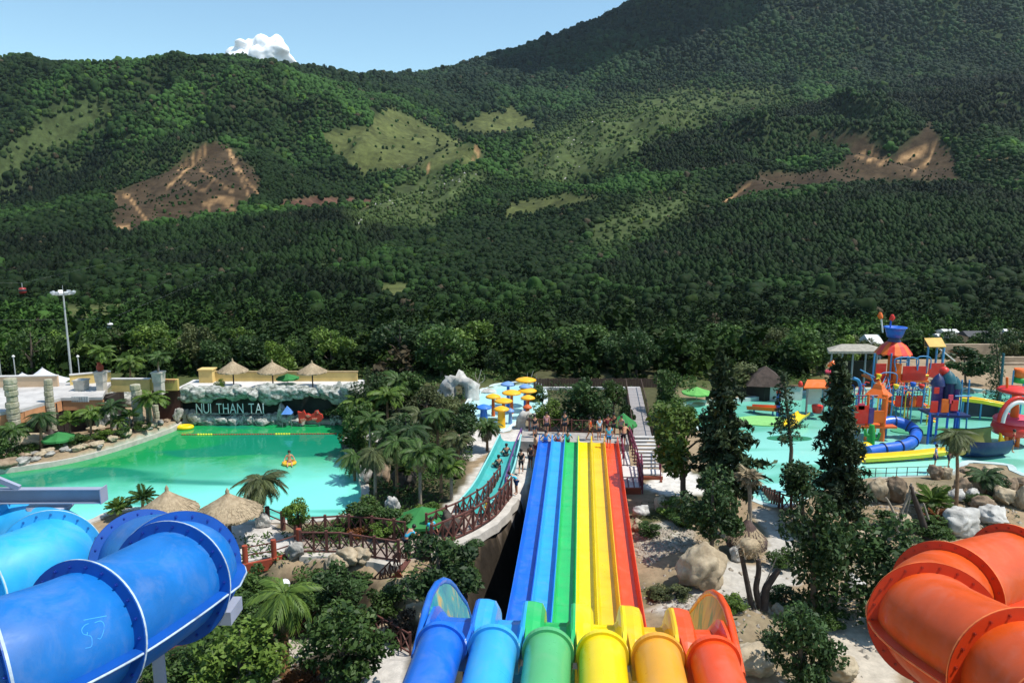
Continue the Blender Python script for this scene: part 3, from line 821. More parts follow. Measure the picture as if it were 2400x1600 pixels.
for i in range(6):
    t0 = (i - 2.5) * 0.9
    mb = MB(); vs = []; n = len(PROF)
    ss = list(np.concatenate([np.linspace(12.3, 27, 38), np.linspace(28, 49.6, 26)]))
    for s in ss:
        z = fz(s)
        kh = .30 + .70 * float(smooth(np.array(s), 13.4, 18.0))
        for t, h in PROF: vs.append(S(s, t0 + t, z + (h * kh if h > .2 else h)))
    fs = []
    for k in range(len(ss) - 1):
        for j in range(n):
            j2 = (j + 1) % n
            fs.append((k * n + j, (k + 1) * n + j, (k + 1) * n + j2, k * n + j2))
    mb.add(vs, fs, False)
    mb.add(vs[-n:], [tuple(range(n))]); mb.add(vs[:n], [tuple(reversed(range(n)))])
    lane = mb.build('lane', lane_m[i], slide, O)
    lane['label'] = LN[i] + ' lane of the racing slide'
    for s in np.arange(28.5, 49, 2.6):    # joints between the moulded lengths, a little proud
        z = fz(s); mb = MB()
        a = [S(s, t0 + t, z + h + .006) for t, h in PROF[:9]]; b = [S(s + .05, t0 + t, z + h + .006) for t, h in PROF[:9]]
        mb.add(a + b, [(k, k + 9, k + 10, k + 1) for k in range(8)])
        mb.build('joint_strip', lane_m[i], lane, O)
    # closed start tube on its platform, with a collar where it opens
    mb = MB()
    ts = np.linspace(3.0, 11.3, 9)
    mb.tube([S(s, t0, 9.38 + (11.3 - s) * 0.012) for s in ts], 0.385, 36, cap=False)
    mb.tube([S(s, t0, 9.38 + (11.3 - s) * 0.012) for s in reversed(ts)], 0.365, 36, cap=False)
    tb = mb.build('start_tube', tube_m[i], slide, O); tb['label'] = LN[i] + ' start tube of the racing slide'
    for s0, s1, r_ in ((11.24, 11.34, .435), (7.2, 7.28, .42), (4.6, 4.68, .42)):
        mb = MB(); prof = [(.36, s0), (r_, s0), (r_, s1), (.36, s1)]
        vs = []; nn = 36
        for rr, s in prof:
            for k in range(nn):
                a = 2 * math.pi * k / nn
                vs.append(S(s, t0 + rr * math.cos(a), 9.38 + (11.3 - s) * .012 + rr * math.sin(a)))
        mb.add(vs, [(q * nn + k, q * nn + (k + 1) % nn, ((q + 1) % 4) * nn + (k + 1) % nn, ((q + 1) % 4) * nn + k) for q in range(4) for k in range(nn)])
        mb.build('collar', tube_m[i], tb, O)
    # trough that takes the tube onto the lane
    mb = MB(); sec = []
    for s, w, h in ((11.34, .40, .36), (11.7, .42, .34), (12.3, .44, .34), (12.8, .44, .30), (13.15, .44, .24), (13.5, .44, .16)):
        z = fz(s)
        row = [(-w, h), (-w + .05, h), (-w + .08, .12), (-w + .16, .015), (0, .004), (w - .16, .015), (w - .08, .12), (w - .05, h), (w, h), (w, -.08), (-w, -.08)]
        sec.append([S(s, t0 + t, z + q + .004) for t, q in row])
    n2 = 11
    mb.add([v for r_ in sec for v in r_], [(k * n2 + j, (k + 1) * n2 + j, (k + 1) * n2 + (j + 1) % n2, k * n2 + (j + 1) % n2) for k in range(len(sec) - 1) for j in range(n2)])
    mb.add(sec[0], [tuple(reversed(range(n2)))]); mb.add(sec[-1], [tuple(range(n2))])
    mb.build('launch_trough', lane_m[i], slide, O)
for i in range(5):                        # fairings between neighbouring troughs, each half in its lane's colour
    t0 = (i - 2) * 0.9
    for sg, ci in ((-1, i), (1, i + 1)):
        mb = MB(); rows = []
        for s, h in ((11.75, .10), (12.0, .30), (12.3, .40), (12.6, .44), (12.9, .45), (13.15, .44), (13.4, .38), (13.6, .28)):
            z = fz(s); w = .105 if sg < 0 else .34; rows.append([S(s, t0, z - .05), S(s, t0 + sg * w, z - .05), S(s, t0 + sg * w * .97, z + h * .62), S(s, t0 + sg * w * .80, z + h * .92), S(s, t0 + sg * w * .4, z + h), S(s, t0, z + h)])
        fs = [(k * 6 + j, k * 6 + j + 1, k * 6 + 7 + j, k * 6 + 6 + j) for k in range(len(rows) - 1) for j in range(5)]
        caps = [tuple(range(6)), tuple(range(6 * len(rows) - 6, 6 * len(rows)))[::-1]]
        fs = fs + caps
        mb.add([v for r_ in rows for v in r_], fs if sg < 0 else [tuple(reversed(f)) for f in fs]); mb.build('fairing', lane_m[ci], slide, O)
# splash wings on both outer sides, sunlight through the translucent shell painted into the inner colours
WING = [(11.5, .42), (12.2, .50), (12.9, .42), (13.6, .70), (14.3, .98), (15.0, 1.18), (15.6, 1.50), (16.3, 1.66), (17, 1.74), (18, 1.80), (19, 1.66), (20, 1.3), (21, .9), (22, .5)]
WT = {11.5: 9.02, 12.2: 9.08, 12.9: 9.10, 13.6: 9.02, 14.3: 8.90, 15.0: 8.62, 15.6: 8.28, 16.3: 7.78, 17: 7.20, 18: 6.40, 19: 5.2, 20: 4.0, 21: 2.9, 22: 2.1}
def mural(name, a, b, c):
    m = bpy.data.materials.new(name); m.use_nodes = True
    nt = m.node_tree; bs = nt.nodes['Principled BSDF']
    geo = nd(nt, 'ShaderNodeNewGeometry')
    w = nd(nt, 'ShaderNodeTexNoise', Scale=1.5, Detail=3.0, Distortion=1.2); nt.links.new(geo.outputs['Position'], w.inputs['Vector'])
    r_ = nd(nt, 'ShaderNodeValToRGB'); nt.links.new(w.outputs[0], r_.inputs[0])
    r_.color_ramp.elements[0].position = .36; r_.color_ramp.elements[0].color = (*a, 1)
    r_.color_ramp.elements[1].position = .66; r_.color_ramp.elements[1].color = (*c, 1)
    e = r_.color_ramp.elements.new(.52); e.color = (*b, 1)
    nt.links.new(r_.outputs[0], bs.inputs['Base Color']); bs.inputs['Roughness'].default_value = .35
    return m
for sd, ci, lab, mm in ((-1, 0, 'blue splash wing with a teal and tan inner face', mural('teal_mural', srgb(30, 130, 150), srgb(60, 160, 160), srgb(190, 165, 110))),
                        (1, 5, 'orange splash wing with a yellow and green inner face', mural('yellow_mural', srgb(235, 175, 10), srgb(225, 150, 15), srgb(110, 130, 25)))):
    mb = MB(); vi = []; vo = []
    for s, _ in WING:
        zt, zb = WT[s], fz(s) + 0.05
        for q in np.linspace(0, 1, 5):
            bow = 0.16 * q * q * min(1, max(0, (s - 11.6) / 2.0)) * min(1, max(0, (21.5 - s) / 3))
            vi.append(S(s, sd * (2.72 + bow), zb + (zt - zb) * q)); vo.append(S(s, sd * (2.79 + bow), zb + (zt - zb) * q))
    ff = [(k * 5 + j, (k + 1) * 5 + j, (k + 1) * 5 + j + 1, k * 5 + j + 1) for k in range(len(WING) - 1) for j in range(4)]
    m2 = MB(); m2.add(vi, ff, True)
    mb.add(vo, [tuple(reversed(f)) for f in ff], True)
    rp = [(vi[k * 5 + 4] + vo[k * 5 + 4]) / 2 for k in range(len(WING))]
    mb.tube(rp, 0.075, 8)
    ob = mb.build('splash_wing', lane_m[ci], slide, O); ob['label'] = lab
    m2.build('inner_face', mm, ob, O)
# steel underneath
steel = material('grey_steel', (0.30, 0.31, 0.33), 0.45, 0.15, 2.0, 0, 1, 0.5, 0.4)
for s in (5.5, 9.5, 12.5, 16, 20, 25, 31, 37, 43, 48):
    for t in (-2.2, 2.2):
        zt = (8.9 if s < 12.9 else fz(s) - .06)
        p = S(s, t, 0)
        mb = MB(); zg = gh(p.x, p.y) - .3
        mb.tube([(p.x, p.y, zg), (p.x, p.y, zt)], .11, 10)
        mb.build('support_leg', steel, slide, O)
    mb = MB(); zt = (8.9 if s < 12.9 else fz(s) - .06)
    mb.bar(S(s, -2.8, zt - .1), S(s, 2.8, zt - .1), .16, .16)
    mb.build('cross_beam', steel, slide, O)

# ------------------------------------------------------------------ big closed tube slides
def spline(P, m=10):
    out = []
    Q = [2 * P[0] - P[1]] + P + [2 * P[-1] - P[-2]]
    for i in range(1, len(Q) - 2):
        p0, p1, p2, p3 = Q[i - 1], Q[i], Q[i + 1], Q[i + 2]
        for k in range(m):
            t = k / m
            out.append(0.5 * ((2 * p1) + (p2 - p0) * t + (2 * p0 - 5 * p1 + 4 * p2 - p3) * t * t + (3 * p1 - p0 - 3 * p2 + p3) * t ** 3))
    out.append(P[-1].copy())
    return out
def tube_slide(name, label, stations, mat, rim_mat, rt=.75, rf=.9, groove=None, nohoop=(), legs=()):
    """stations: world centres of the bolted flanges in order along the slide"""
    O = Vector((stations[1].x, stations[1].y, 0)); rt_ = root(name, O, label, 'water slide')
    m = 10; path = spline(stations, m)
    # frames with the up direction kept
    def frame(i):
        a, b = path[max(0, i - 1)], path[min(len(path) - 1, i + 1)]
        t = (b - a).normalized(); x = t.cross(Vector((0, 0, 1))).normalized(); return t, x, x.cross(t)
    NN = 56
    def ring(i, r_, off=0.0):
        t, x, z = frame(i); c = path[i] + t * off
        return [c + x * (r_ * math.cos(2 * math.pi * k / NN)) + z * (r_ * math.sin(2 * math.pi * k / NN)) for k in range(NN)]
    secs = []
    for sct in range(len(stations) - 1):
        idx = range(sct * m, sct * m + m + 1)
        vs = [v for i in idx for v in ring(i, rt)]
        mb = MB(); mb.add(vs, [(k * NN + j, k * NN + (j + 1) % NN, (k + 1) * NN + (j + 1) % NN, (k + 1) * NN + j) for k in range(m) for j in range(NN)], True)
        so = mb.build('tube_section', mat, rt_, O); secs.append(so)
        # lengthwise seam lips on both sides
        for sgn in (1, -1):
            mb = MB(); vs = []
            for i in idx:
                t, x, z = frame(i); c = path[i]
                for rr, hh in ((rt - .02, .028), (rt + .13, .028), (rt + .13, -.028), (rt - .02, -.028)):
                    vs.append(c + x * (sgn * rr * math.cos(.12)) + z * (hh - rr * math.sin(.12)))
            mb.add(vs, [(k * 4 + j, k * 4 + (j + 1) % 4, (k + 1) * 4 + (j + 1) % 4, (k + 1) * 4 + j) for k in range(m) for j in range(4)])
            lip = mb.build('seam_lip', rim_mat[0], so, O)
            mb = MB(); mb.tube([path[i] + frame(i)[1] * (sgn * (rt + .133) * math.cos(.12)) - frame(i)[2] * (rt + .133) * math.sin(.12) for i in idx], .016, 6); mb.build('worn_lip', rim_mat[1], lip, O)
    for sct in range(len(stations)):
        if sct in nohoop: continue
        i = min(sct * m, len(path) - 1)
        mb = MB(); prof = [(rt - .02, -.02), (rf, -.02), (rf, .02), (rt - .02, .02)]
        vs = []
        for rr, off in prof: vs += ring(i, rr, off)
        mb.add(vs, [(q * NN + k, q * NN + (k + 1) % NN, ((q + 1) % 4) * NN + (k + 1) % NN, ((q + 1) % 4) * NN + k) for q in range(4) for k in range(NN)])
        fl = mb.build('flange', rim_mat[0], rt_, O)
        mb = MB(); rr = ring(i, rf + .004, 0)
        t, x, z = frame(i); c = path[i]
        vs = []
        for r2, off in ((rf - .006, .022), (rf + .004, .022), (rf + .004, -.006)):
            vs += ring(i, r2, off)
        mb.add(vs, [(q * NN + k, q * NN + (k + 1) % NN, (q + 1) * NN + (k + 1) % NN, (q + 1) * NN + k) for q in range(2) for k in range(NN)])
        mb.build('worn_edge', rim_mat[1], fl, O)
        for k in range(22):
            a = 2 * math.pi * (k + .3) / 22
            d = x * math.cos(a) + z * math.sin(a); p = c + d * (rt + rf) / 2
            mb = MB(); mb.tube([p - t * .050, p - t * .018], .013, 6, False)
            mb.tube([p - t * .027, p - t * .019], .022, 8, False)
            mb.build('bolt', rim_mat[2], fl, O)
    for k, (i, zg) in enumerate(legs):
        t, x, z = frame(i); c = path[i]
        mb = MB(); mb.tube([(c.x, c.y, zg), (c.x, c.y, c.z - rt - .05)], .16, 14); mb.build('support_post', steel, rt_, O)
        mb = MB(); vs = []
        for q in range(19):
            a = R(200 + q * 140 / 18)
            for rr, off in ((rt + .02, -.09), (rt + .09, -.09), (rt + .09, .09), (rt + .02, .09)):
                vs.append(c + x * rr * math.cos(a) + z * rr * math.sin(a) + t * off)
        mb.add(vs, [(q * 4 + j, q * 4 + (j + 1) % 4, q * 4 + 4 + (j + 1) % 4, q * 4 + 4 + j) for q in range(18) for j in range(4)])
        mb.build('cradle', steel, rt_, O)
    return rt_, secs, path
def ST_(px, py, rp, rf=.9):                # flange centre from its place and size in the photo
    Zd = rf * FOC / rp
    a, b = (px - 1200) / FOC, (py - 800) / FOC
    return Vector((a * Zd, Zd * (CT - b * ST), CAM_Z + Zd * (-ST - b * CT)))
blue_shell = fib('blue_shell', srgb(18, 108, 186), .42, .2, .12)
blue_rim = (material('blue_flange', srgb(14, 78, 162), .42, .15, 2), material('worn_white_edge', (.45, .55, .65), .6, .45, 4), material('bolt_blue', srgb(40, 70, 160), .35, .1, 3, metal=.4))
cyan_shell = fib('cyan_shell', srgb(46, 166, 226), .4, .2, .12)
cyan_rim = (material('cyan_flange', srgb(70, 178, 228), .42, .15, 2), material('worn_cyan_edge', (.5, .68, .75), .6, .4, 4), material('bolt_cyan', srgb(60, 120, 180), .35, .1, 3, metal=.4))
or_shell = fib('orange_shell', srgb(212, 80, 18), .42, .2, .12)
or_rim = (material('orange_flange', srgb(206, 60, 18), .42, .15, 2), material('worn_orange_edge', srgb(246, 130, 70), .6, .3, 4), material('bolt_orange', srgb(170, 60, 40), .35, .1, 3, metal=.3))
BL = [ST_(-260, 1660, 205), ST_(-20, 1574, 196), ST_(196, 1484, 174), ST_(400, 1366, 147), Vector(ST_(420, 1340, 140)) , ST_(338, 1310, 116), ST_(262, 1400, 106), ST_(160, 1480, 100)]
bslide, bsecs, bpath = tube_slide('blue_tube_slide', 'large blue closed tube slide with bolted flanges curving at the lower left', BL, blue_shell, blue_rim, legs=((13, -2.3),))
CL = [ST_(-420, 1560, 150), ST_(-240, 1470, 138), ST_(-72, 1387, 125), ST_(121, 1306, 113), ST_(60, 1262, 104), ST_(-80, 1265, 102), ST_(-260, 1270, 100)]
cslide, csecs, cpath = tube_slide('cyan_tube_slide', 'light blue closed tube slide beside the darker blue one, under a grey steel arm', CL, cyan_shell, cyan_rim, legs=((31, -5.3),))
OR_ = [ST_(2560, 1740, 205), ST_(2402, 1600, 176), ST_(2188, 1462, 142), ST_(2216, 1390, 120), ST_(2372, 1338, 109), ST_(2560, 1320, 104), ST_(2750, 1330, 100)]
oslide, osecs, opath = tube_slide('orange_tube_slide', 'large orange closed tube slide with bolted flanges curving at the lower right', OR_, or_shell, or_rim, legs=((21, -.5), (41, -.5)))
# a scribble scratched into the blue shell
from mathutils.bvhtree import BVHTree
def onto(obj, px, py):
    me = obj.data; off = obj.matrix_world.translation if obj.parent is None else obj.parent.location
    bv = BVHTree.FromPolygons([v.co + off for v in me.vertices], [tuple(p.vertices) for p in me.polygons])
    d = Vector(ray(px, py)).normalized()
    return bv.ray_cast(Vector((0, 0, CAM_Z)), d)
mb = MB(); scr = material('scratch_pale', srgb(70, 165, 240), .6, .1, 3)
for stroke in ([(208, 1460), (199, 1464), (192, 1474), (195, 1484), (204, 1486), (205, 1480)], [(200, 1486), (213, 1490), (216, 1500), (214, 1514), (200, 1518)], [(222, 1458), (236, 1454), (244, 1462), (243, 1478), (236, 1495), (229, 1494)], [(196, 1452), (222, 1447), (250, 1442)]):
    pts3 = []
    for q in stroke:
        h = onto(bsecs[1], *q)
        if h[0] is None: h = onto(bsecs[2], *q)
        if h[0] is not None: pts3.append(h[0] + h[1] * .004)
    if len(pts3) > 2: mb.tube(spline(pts3, 4), .006, 5)
if mb.v: mb.build('scratch_mark', scr, bsecs[1], bslide.location)
# grey steel arm at the left edge
arm = root('steel_cantilever', Vector((-8.2, 11.9, -5)), 'grey steel cantilever arm above the light blue tube slide', 'support beam')
Oa = arm.location
pa, pb = D(-500, 1160, 13.9), D(243, 1157, 13.9)
gpaint = material('grey_paint', srgb(150, 155, 172), .5, .12, 1.5, .03, 12)
mb = MB(); h2, w2 = .14, .10
mb.bar(pa, pb, .018, .27)                                    # web, then the two flanges of the channel
mb.bar(pa + Vector((0, -.07, .137)), pb + Vector((0, -.07, .137)), .15, .02)
mb.bar(pa + Vector((0, -.07, -.137)), pb + Vector((0, -.07, -.137)), .15, .02)
mb.build('beam', gpaint, arm, Oa)
mb = MB(); mb.box(pb + Vector((.012, -.02, 0)), (.02, .26, .31)); mb.build('end_plate', gpaint, arm, Oa)
mb = MB(); mb.bar(D(-60, 1100, 13.8), D(46, 1143, 13.8), .08, .10); mb.build('brace', gpaint, arm, Oa)
ch = D(120, 1185, 13.95)
mb = MB(); mb.lathe([(.30, 0), (.42, .14), (.42, .18), (0, .18)], (ch.x, ch.y, ch.z - .14), 20)
mb.build('post_head', gpaint, arm, Oa)
mb = MB(); mb.tube([(ch.x, ch.y, -5.2), (ch.x, ch.y, ch.z - .1)], .27, 20); mb.build('post', gpaint, arm, Oa)
# bracket under the blue tube's right end
bk = root('steel_bracket', D(536, 1440, 11.0), 'short grey steel bracket poking out under the right end of the blue tube', 'support beam')
mb = MB(); q = D(536, 1430, 11.0); mb.box(q, (.26, .5, .22)); mb.bar(q + Vector((-.1, 0, -.1)), q + Vector((-1.4, .2, -.1)), .14, .14)
mb.build('bracket_arm', gpaint, bk, bk.location)
mb = MB(); mb.tube([q + Vector((-1.3, .2, -.1)), (q.x - 1.3, q.y + .2, -5.2)], .1, 10); mb.build('bracket_post', gpaint, bk, bk.location)
# ------------------------------------------------------------------ thin haze of the humid air
mb = MB(); mb.box((0, 1200, 375), (4400, 2560, 765))
hz = mb.build('haze', None); hm = bpy.data.materials.new('humid_air'); hm.use_nodes = True; hm.node_tree.nodes.clear()
ho = hm.node_tree.nodes.new('ShaderNodeOutputMaterial'); hv_ = hm.node_tree.nodes.new('ShaderNodeVolumePrincipled')
hv_.inputs['Color'].default_value = (.70, .85, 1.0, 1); hv_.inputs['Density'].default_value = 0.000032; hv_.inputs['Anisotropy'].default_value = 0.2
hm.node_tree.links.new(hv_.outputs[0], ho.inputs['Volume']); hz.data.materials.append(hm); tag(hz, kind='stuff')
# ------------------------------------------------------------------ builders: plants, stones, shades, fences, people
bark = material('bark', (0.13, 0.10, 0.075), .9, .4, 6, .5, 25)
bark_pale = material('pale_bark', (0.30, 0.25, 0.19), .9, .35, 6, .4, 25)
bark_palm = material('palm_bark', (0.28, 0.17, 0.095), .9, .4, 5, .5, 18)
leafs = {
 'dark': leaf_material('leaf_dark', (0.018, 0.042, 0.012), (0.055, 0.105, 0.028)),
 'mid': leaf_material('leaf_mid', (0.028, 0.065, 0.014), (0.085, 0.150, 0.030)),
 'light': leaf_material('leaf_light', (0.045, 0.095, 0.015), (0.150, 0.230, 0.035)),
 'olive': leaf_material('leaf_olive', (0.045, 0.060, 0.020), (0.120, 0.140, 0.050)),
 'pine': leaf_material('leaf_pine', (0.020, 0.038, 0.014), (0.066, 0.098, 0.034), trl=.12),
 'rust': leaf_material('leaf_rust', (0.10, 0.045, 0.015), (0.30, 0.10, 0.03)),
 'brown': leaf_material('leaf_brown', (0.035, 0.026, 0.018), (0.085, 0.060, 0.040), trl=.05),
 'straw': leaf_material('leaf_straw', (0.20, 0.15, 0.09), (0.42, 0.34, 0.21), trl=.1),
}
def _col(cs, r):
    cs[:, 2] = r.uniform(-1.0, 1.0, len(cs)); k = 0.35 + 0.5 * np.sqrt(np.clip(1 - np.abs(cs[:, 2]) ** 2, 0, 1)); cs[:, 0] *= k; cs[:, 1] *= k; return cs
CROWNS = {}
def crown_mesh(kind, variant):
    key = (kind, variant)
    if key in CROWNS: return CROWNS[key]
    s = 100 + variant * 7 + len(kind)
    if kind == 'round': p, cl = clump_points(3200, 1.0, 20, s, .95, .5); size = .17
    elif kind == 'open': p, cl = clump_points(2200, 1.0, 15, s, .9, .4); size = .18
    elif kind == 'column': p, cl = clump_points(3200, 1.0, 30, s, 1.0, .5, _col); size = .15
    elif kind == 'low': p, cl = clump_points(1800, 1.0, 16, s, .7, .4); size = .19
    me = leaf_mesh('crown_' + kind, p, size, .35, s, 1.9, cl * .8 + .1)
    CROWNS[key] = me
    return me
TREES = {}
def tree(name, label, px, py, top, width, kind='round', leaf='mid', variant=0, group=None, trunk=bark, low=0.25, cx=None, base=None, cat='tree'):
    """px, py: where it meets the ground in the photo; top: photo row of its tip; width: of the crown in photo pixels; low: bare share of its height"""
    b = base or GG(px, py)
    Zd = b.y * CT + (CAM_Z - b.z) * ST
    tip = D(cx if cx is not None else px, top, b.y)
    H = max(tip.z - b.z, .4); rw = width / 2 * Zd / FOC
    o = root(name, b, label, cat, group, rz=random.uniform(0, 6.28))
    lean = Vector((tip.x - b.x, 0, 0)); lean.rotate(Matrix.Rotation(-o.rotation_euler.z, 3, 'Z'))
    zc = H * (low + (1 - low) / 2); rz_ = H * (1 - low) / 2
    mb = MB(); r0 = max(.035, min(.16, H * .028))
    mb.tube([Vector((0, 0, -.3)), Vector((0.03, 0, H * low * .6)) + lean * .4, Vector((-.02, .03, zc)) + lean * .8, Vector((0, 0, zc + rz_ * .75)) + lean], [r0 * 1.3, r0, r0 * .75, r0 * .25], 8)
    if kind in ('round', 'open', 'low'):
        rr = random.Random(px * 31 + py)
        for k in range(5):
            a = k * 1.256 + rr.uniform(-.4, .4); z0 = H * low + rr.uniform(0, .45) * (H - H * low)
            q = Vector((math.cos(a) * rw * .7, math.sin(a) * rw * .7, min(H * .92, z0 + rz_ * rr.uniform(.3, .8)))) + lean * .9
            p0 = Vector((0, 0, z0)) + lean * .6
            mb.tube([p0, (p0 + q) / 2 + Vector((0, 0, .12 * H * .3)), q], [r0 * .55, r0 * .38, r0 * .12], 6)
    mb.build('trunk', trunk, o)
    cme = crown_mesh(kind, variant % 3)
    key = (kind, variant % 3, leaf)
    if key not in TREES:
        c2 = cme.copy(); c2.materials.clear(); c2.materials.append(leafs[leaf]); TREES[key] = c2
    c = link_mesh('crown', TREES[key], None, o)
    c.location = Vector((0, 0, zc)) + lean * .75
    q_ = .74 if kind == 'column' else 1.0
    c.scale = (rw / q_, rw / q_, rz_ / (1.05 if kind != 'low' else .75))
    return o

def conifer_mesh(seed, layers=26, ragged=.25, power=.8, n=2600, width=1.0):
    """needle sprays on whorls of drooping boughs, unit height and radius"""
    r = np.random.default_rng(seed); pts = []; cl = []
    for k in range(layers):
        z = 0.02 + 0.96 * k / layers + r.uniform(-.012, .012)
        rad = (1 - z) ** power * (1 - .55 * max(0, (.15 - z) / .15)) * r.uniform(1 - ragged, 1 + ragged * .6) + .03
        nb = r.integers(4, 8); a0 = r.uniform(0, 6.28)
        for b in range(nb):
            a = a0 + 6.283 * b / nb + r.uniform(-.3, .3); L = rad * r.uniform(.6, 1.12)
            m = max(6, int(n / layers / nb * (L / .5)))
            t = r.uniform(.06, 1, m) ** .75
            zz = z + .035 * t - .06 * t * t * r.uniform(.2, 1.4) + r.normal(0, .010, m)
            w = .09 * (1 - .5 * t)
            pts.append(np.c_[np.cos(a) * L * t + r.normal(0, 1, m) * w * L, np.sin(a) * L * t + r.normal(0, 1, m) * w * L, zz])
            cl.append(np.full(m, r.uniform(0, 1)))
    return np.concatenate(pts), np.concatenate(cl)
CONIF = {}
def conifer(name, label, px, py, top, width, variant=0, group=None, ragged=.25, power=.8, low=.1, layers=26, n=2600, cx=None, leaf='pine', base=None, spray=.11):
    b = base or GG(px, py); Zd = b.y * CT + (CAM_Z - b.z) * ST
    tip = D(cx or px, top, b.y); H = tip.z - b.z; rw = width / 2 * Zd / FOC
    o = root(name, b, label, 'tree', group, 0)
    mb = MB(); mb.tube([(0, 0, -.3), (.02, 0, H * .4), (tip.x - b.x, 0, H * .97)], [max(.06, H * .02), max(.045, H * .014), .012], 8); mb.build('trunk', bark, o)
    p, cl = conifer_mesh(variant + 3, layers, ragged, power, n)
    Hc = H * (1 - low)
    P3 = np.c_[p[:, 0] * rw + (tip.x - b.x) * (low + p[:, 2] * (1 - low)), p[:, 1] * rw, H * low + p[:, 2] * Hc]
    me = leaf_mesh('conifer_crown', P3, spray * max(rw, .8) * 2.2, .2, variant + 5, 3.0, cl)
    link_mesh('crown', me, leafs[leaf], o)
    return o

def frond_mesh(name, droop=.9, n=13, fan=False, seed=0, lw=.05):
    r = np.random.default_rng(seed); mb = MB()
    def curve(t): return Vector((t * (1 - .22 * droop * t), 0, .32 * t - .75 * droop * t * t))
    if fan:
        st = .45
        mb.bar((0, 0, 0), curve(st), .014, .014)
        c = curve(st)
        for k in range(17):
            a = R(-105 + 210 * k / 16); L = .52 * (1 - .18 * abs(a)) * r.uniform(.9, 1.1)
            d = Vector((math.cos(a), math.sin(a), -.15 - .3 * droop * abs(math.sin(a)))).normalized()
            s = Vector((-math.sin(a), math.cos(a), .25 if k % 2 else -.25)) * .035
            m_ = c + d * L * .55; e = c + d * L + Vector((0, 0, -.10 * droop))
            mb.add([c, m_ + s, e, m_ - s], [(0, 1, 2, 3)])
    else:
        pr = [curve(t) for t in np.linspace(0, 1, 7)]
        mb.tube(pr, [.018, .016, .014, .011, .008, .006, .003], 4, True, False)
        for k in range(n):
            t = .14 + .84 * k / n; c = curve(t); tg = (curve(min(1, t + .05)) - c).normalized()
            L = .34 * math.sin(math.pi * (t * .86 + .12)) ** .6 * r.uniform(.85, 1.12)
            for sd in (-1, 1):
                d = (Vector((0, sd, 0)) + tg * .75 + Vector((0, 0, -.35 * droop * r.uniform(.6, 1.3)))).normalized()
                w = tg * lw * .55
                m_ = c + d * L * .5 + Vector((0, 0, .02)); e = c + d * L + Vector((0, 0, -.07 * droop))
                mb.add([c - w * .4, m_ - w, e, m_ + w], [(0, 1, 2, 3)])
    me = mb.mesh(name)
    at = me.attributes.new('leaf', 'FLOAT', 'FACE')
    at.data.foreach_set('value', np.clip(r.normal(.5, .25, len(me.polygons)), 0, 1).astype(np.float32))
    return me
FROND = {}
def frond(style, leaf, v):
    k = (style, leaf, v)
    if k not in FROND:
        me = frond_mesh('frond', {'arch': .9, 'stiff': .45, 'weep': 1.35, 'fan': .7}[style], 15, style == 'fan', v + 11, .095)
        me.materials.append(leafs[leaf]); FROND[k] = me
    return FROND[k]
def palm(name, label, px, py, cyc, width, style='arch', leaf='mid', nf=15, group=None, cx=None, trunk=bark_palm, thick=.13, base=None, dead=0, cat='palm tree'):
    """cyc: photo row of the crown's heart, width: of the crown in photo pixels"""
    b = base or GG(px, py); Zd = b.y * CT + (CAM_Z - b.z) * ST
    tip = D(cx or px, cyc, b.y); rw = width / 2 * Zd / FOC
    o = root(name, b, label, cat, group)
    t = tip - b; H = t.z
    if H > .5:
        mb = MB(); m = max(4, int(H / .35)); pp = []; rr = []
        for k in range(m + 1):
            q = k / m; pp.append(Vector((t.x * q * q, 0, -.3 + (H + .3) * q))); rr.append(thick * (1.25 - .45 * q) * (1.0 + .08 * (k % 2)))
        mb.tube(pp, rr, 9, False); mb.build('trunk', trunk, o)
    rnd = random.Random(int(px * 13 + cyc)); nf += 6
    for k in range(nf + dead):
        dd = k >= nf
        f = link_mesh('frond', frond(style, 'straw' if dd else leaf, k % 4), None, o)
        el = rnd.uniform(-.1, 1.15) if not dd else rnd.uniform(-1.3, -.7)
        q = k / nf; el = (1.25 - 1.55 * q ** .8) + rnd.uniform(-.15, .15) if not dd else el
        f.location = Vector((t.x, 0, H))
        f.rotation_euler = (rnd.uniform(-.3, .3), -el * .75, k * 2.4 + rnd.uniform(-.3, .3))
        s_ = rw * rnd.uniform(1.05, 1.45); f.scale = (s_, s_, s_)
    return o

# stones
STONE = []
def stone_mesh(seed, sub=4, cut=5, rough=.30, flat=.12):
    r = np.random.default_rng(seed)
    bm = bmesh.new(); bmesh.ops.create_icosphere(bm, subdivisions=sub, radius=1.0)
    v = np.array([x.co[:] for x in bm.verts])
    planes = [(lambda d: d / np.linalg.norm(d))(r.normal(size=3)) for _ in range(cut + 3)]
    for d in planes:
        lim = r.uniform(.52, .86); s = v @ d
        v -= np.outer(np.clip(s - lim, 0, None) * .88, d)
    off = r.uniform(0, 50, 3)
    for i in range(len(v)):
        q = Vector(v[i]); k = mnoise.fractal(q * 1.5 + Vector(off), .8, 2.1, 5) * rough
        v[i] *= 1 + k
    for x, co in zip(bm.verts, v): x.co = co
    me = bpy.data.meshes.new('stone'); bm.to_mesh(me); bm.free()
    me.polygons.foreach_set('use_smooth', np.ones(len(me.polygons), bool)); me.update()
    return me
STONES = [stone_mesh(300 + k) for k in range(7)]
def stone_mat(name, a, b, sc=1.3, bump=.6): return material(name, b, .9, .3, sc, bump, 7, .2, col2=a, coord='Generated' if False else 'Object', detail=8)
st_tan = stone_mat('tan_granite', (0.26, 0.20, 0.13), (0.52, 0.43, 0.30))
st_grey = stone_mat('grey_granite', (0.16, 0.15, 0.135), (0.44, 0.42, 0.38))
st_white = stone_mat('white_granite', (0.30, 0.285, 0.26), (0.60, 0.58, 0.54))
st_brown = stone_mat('brown_granite', (0.15, 0.105, 0.07), (0.34, 0.25, 0.17))
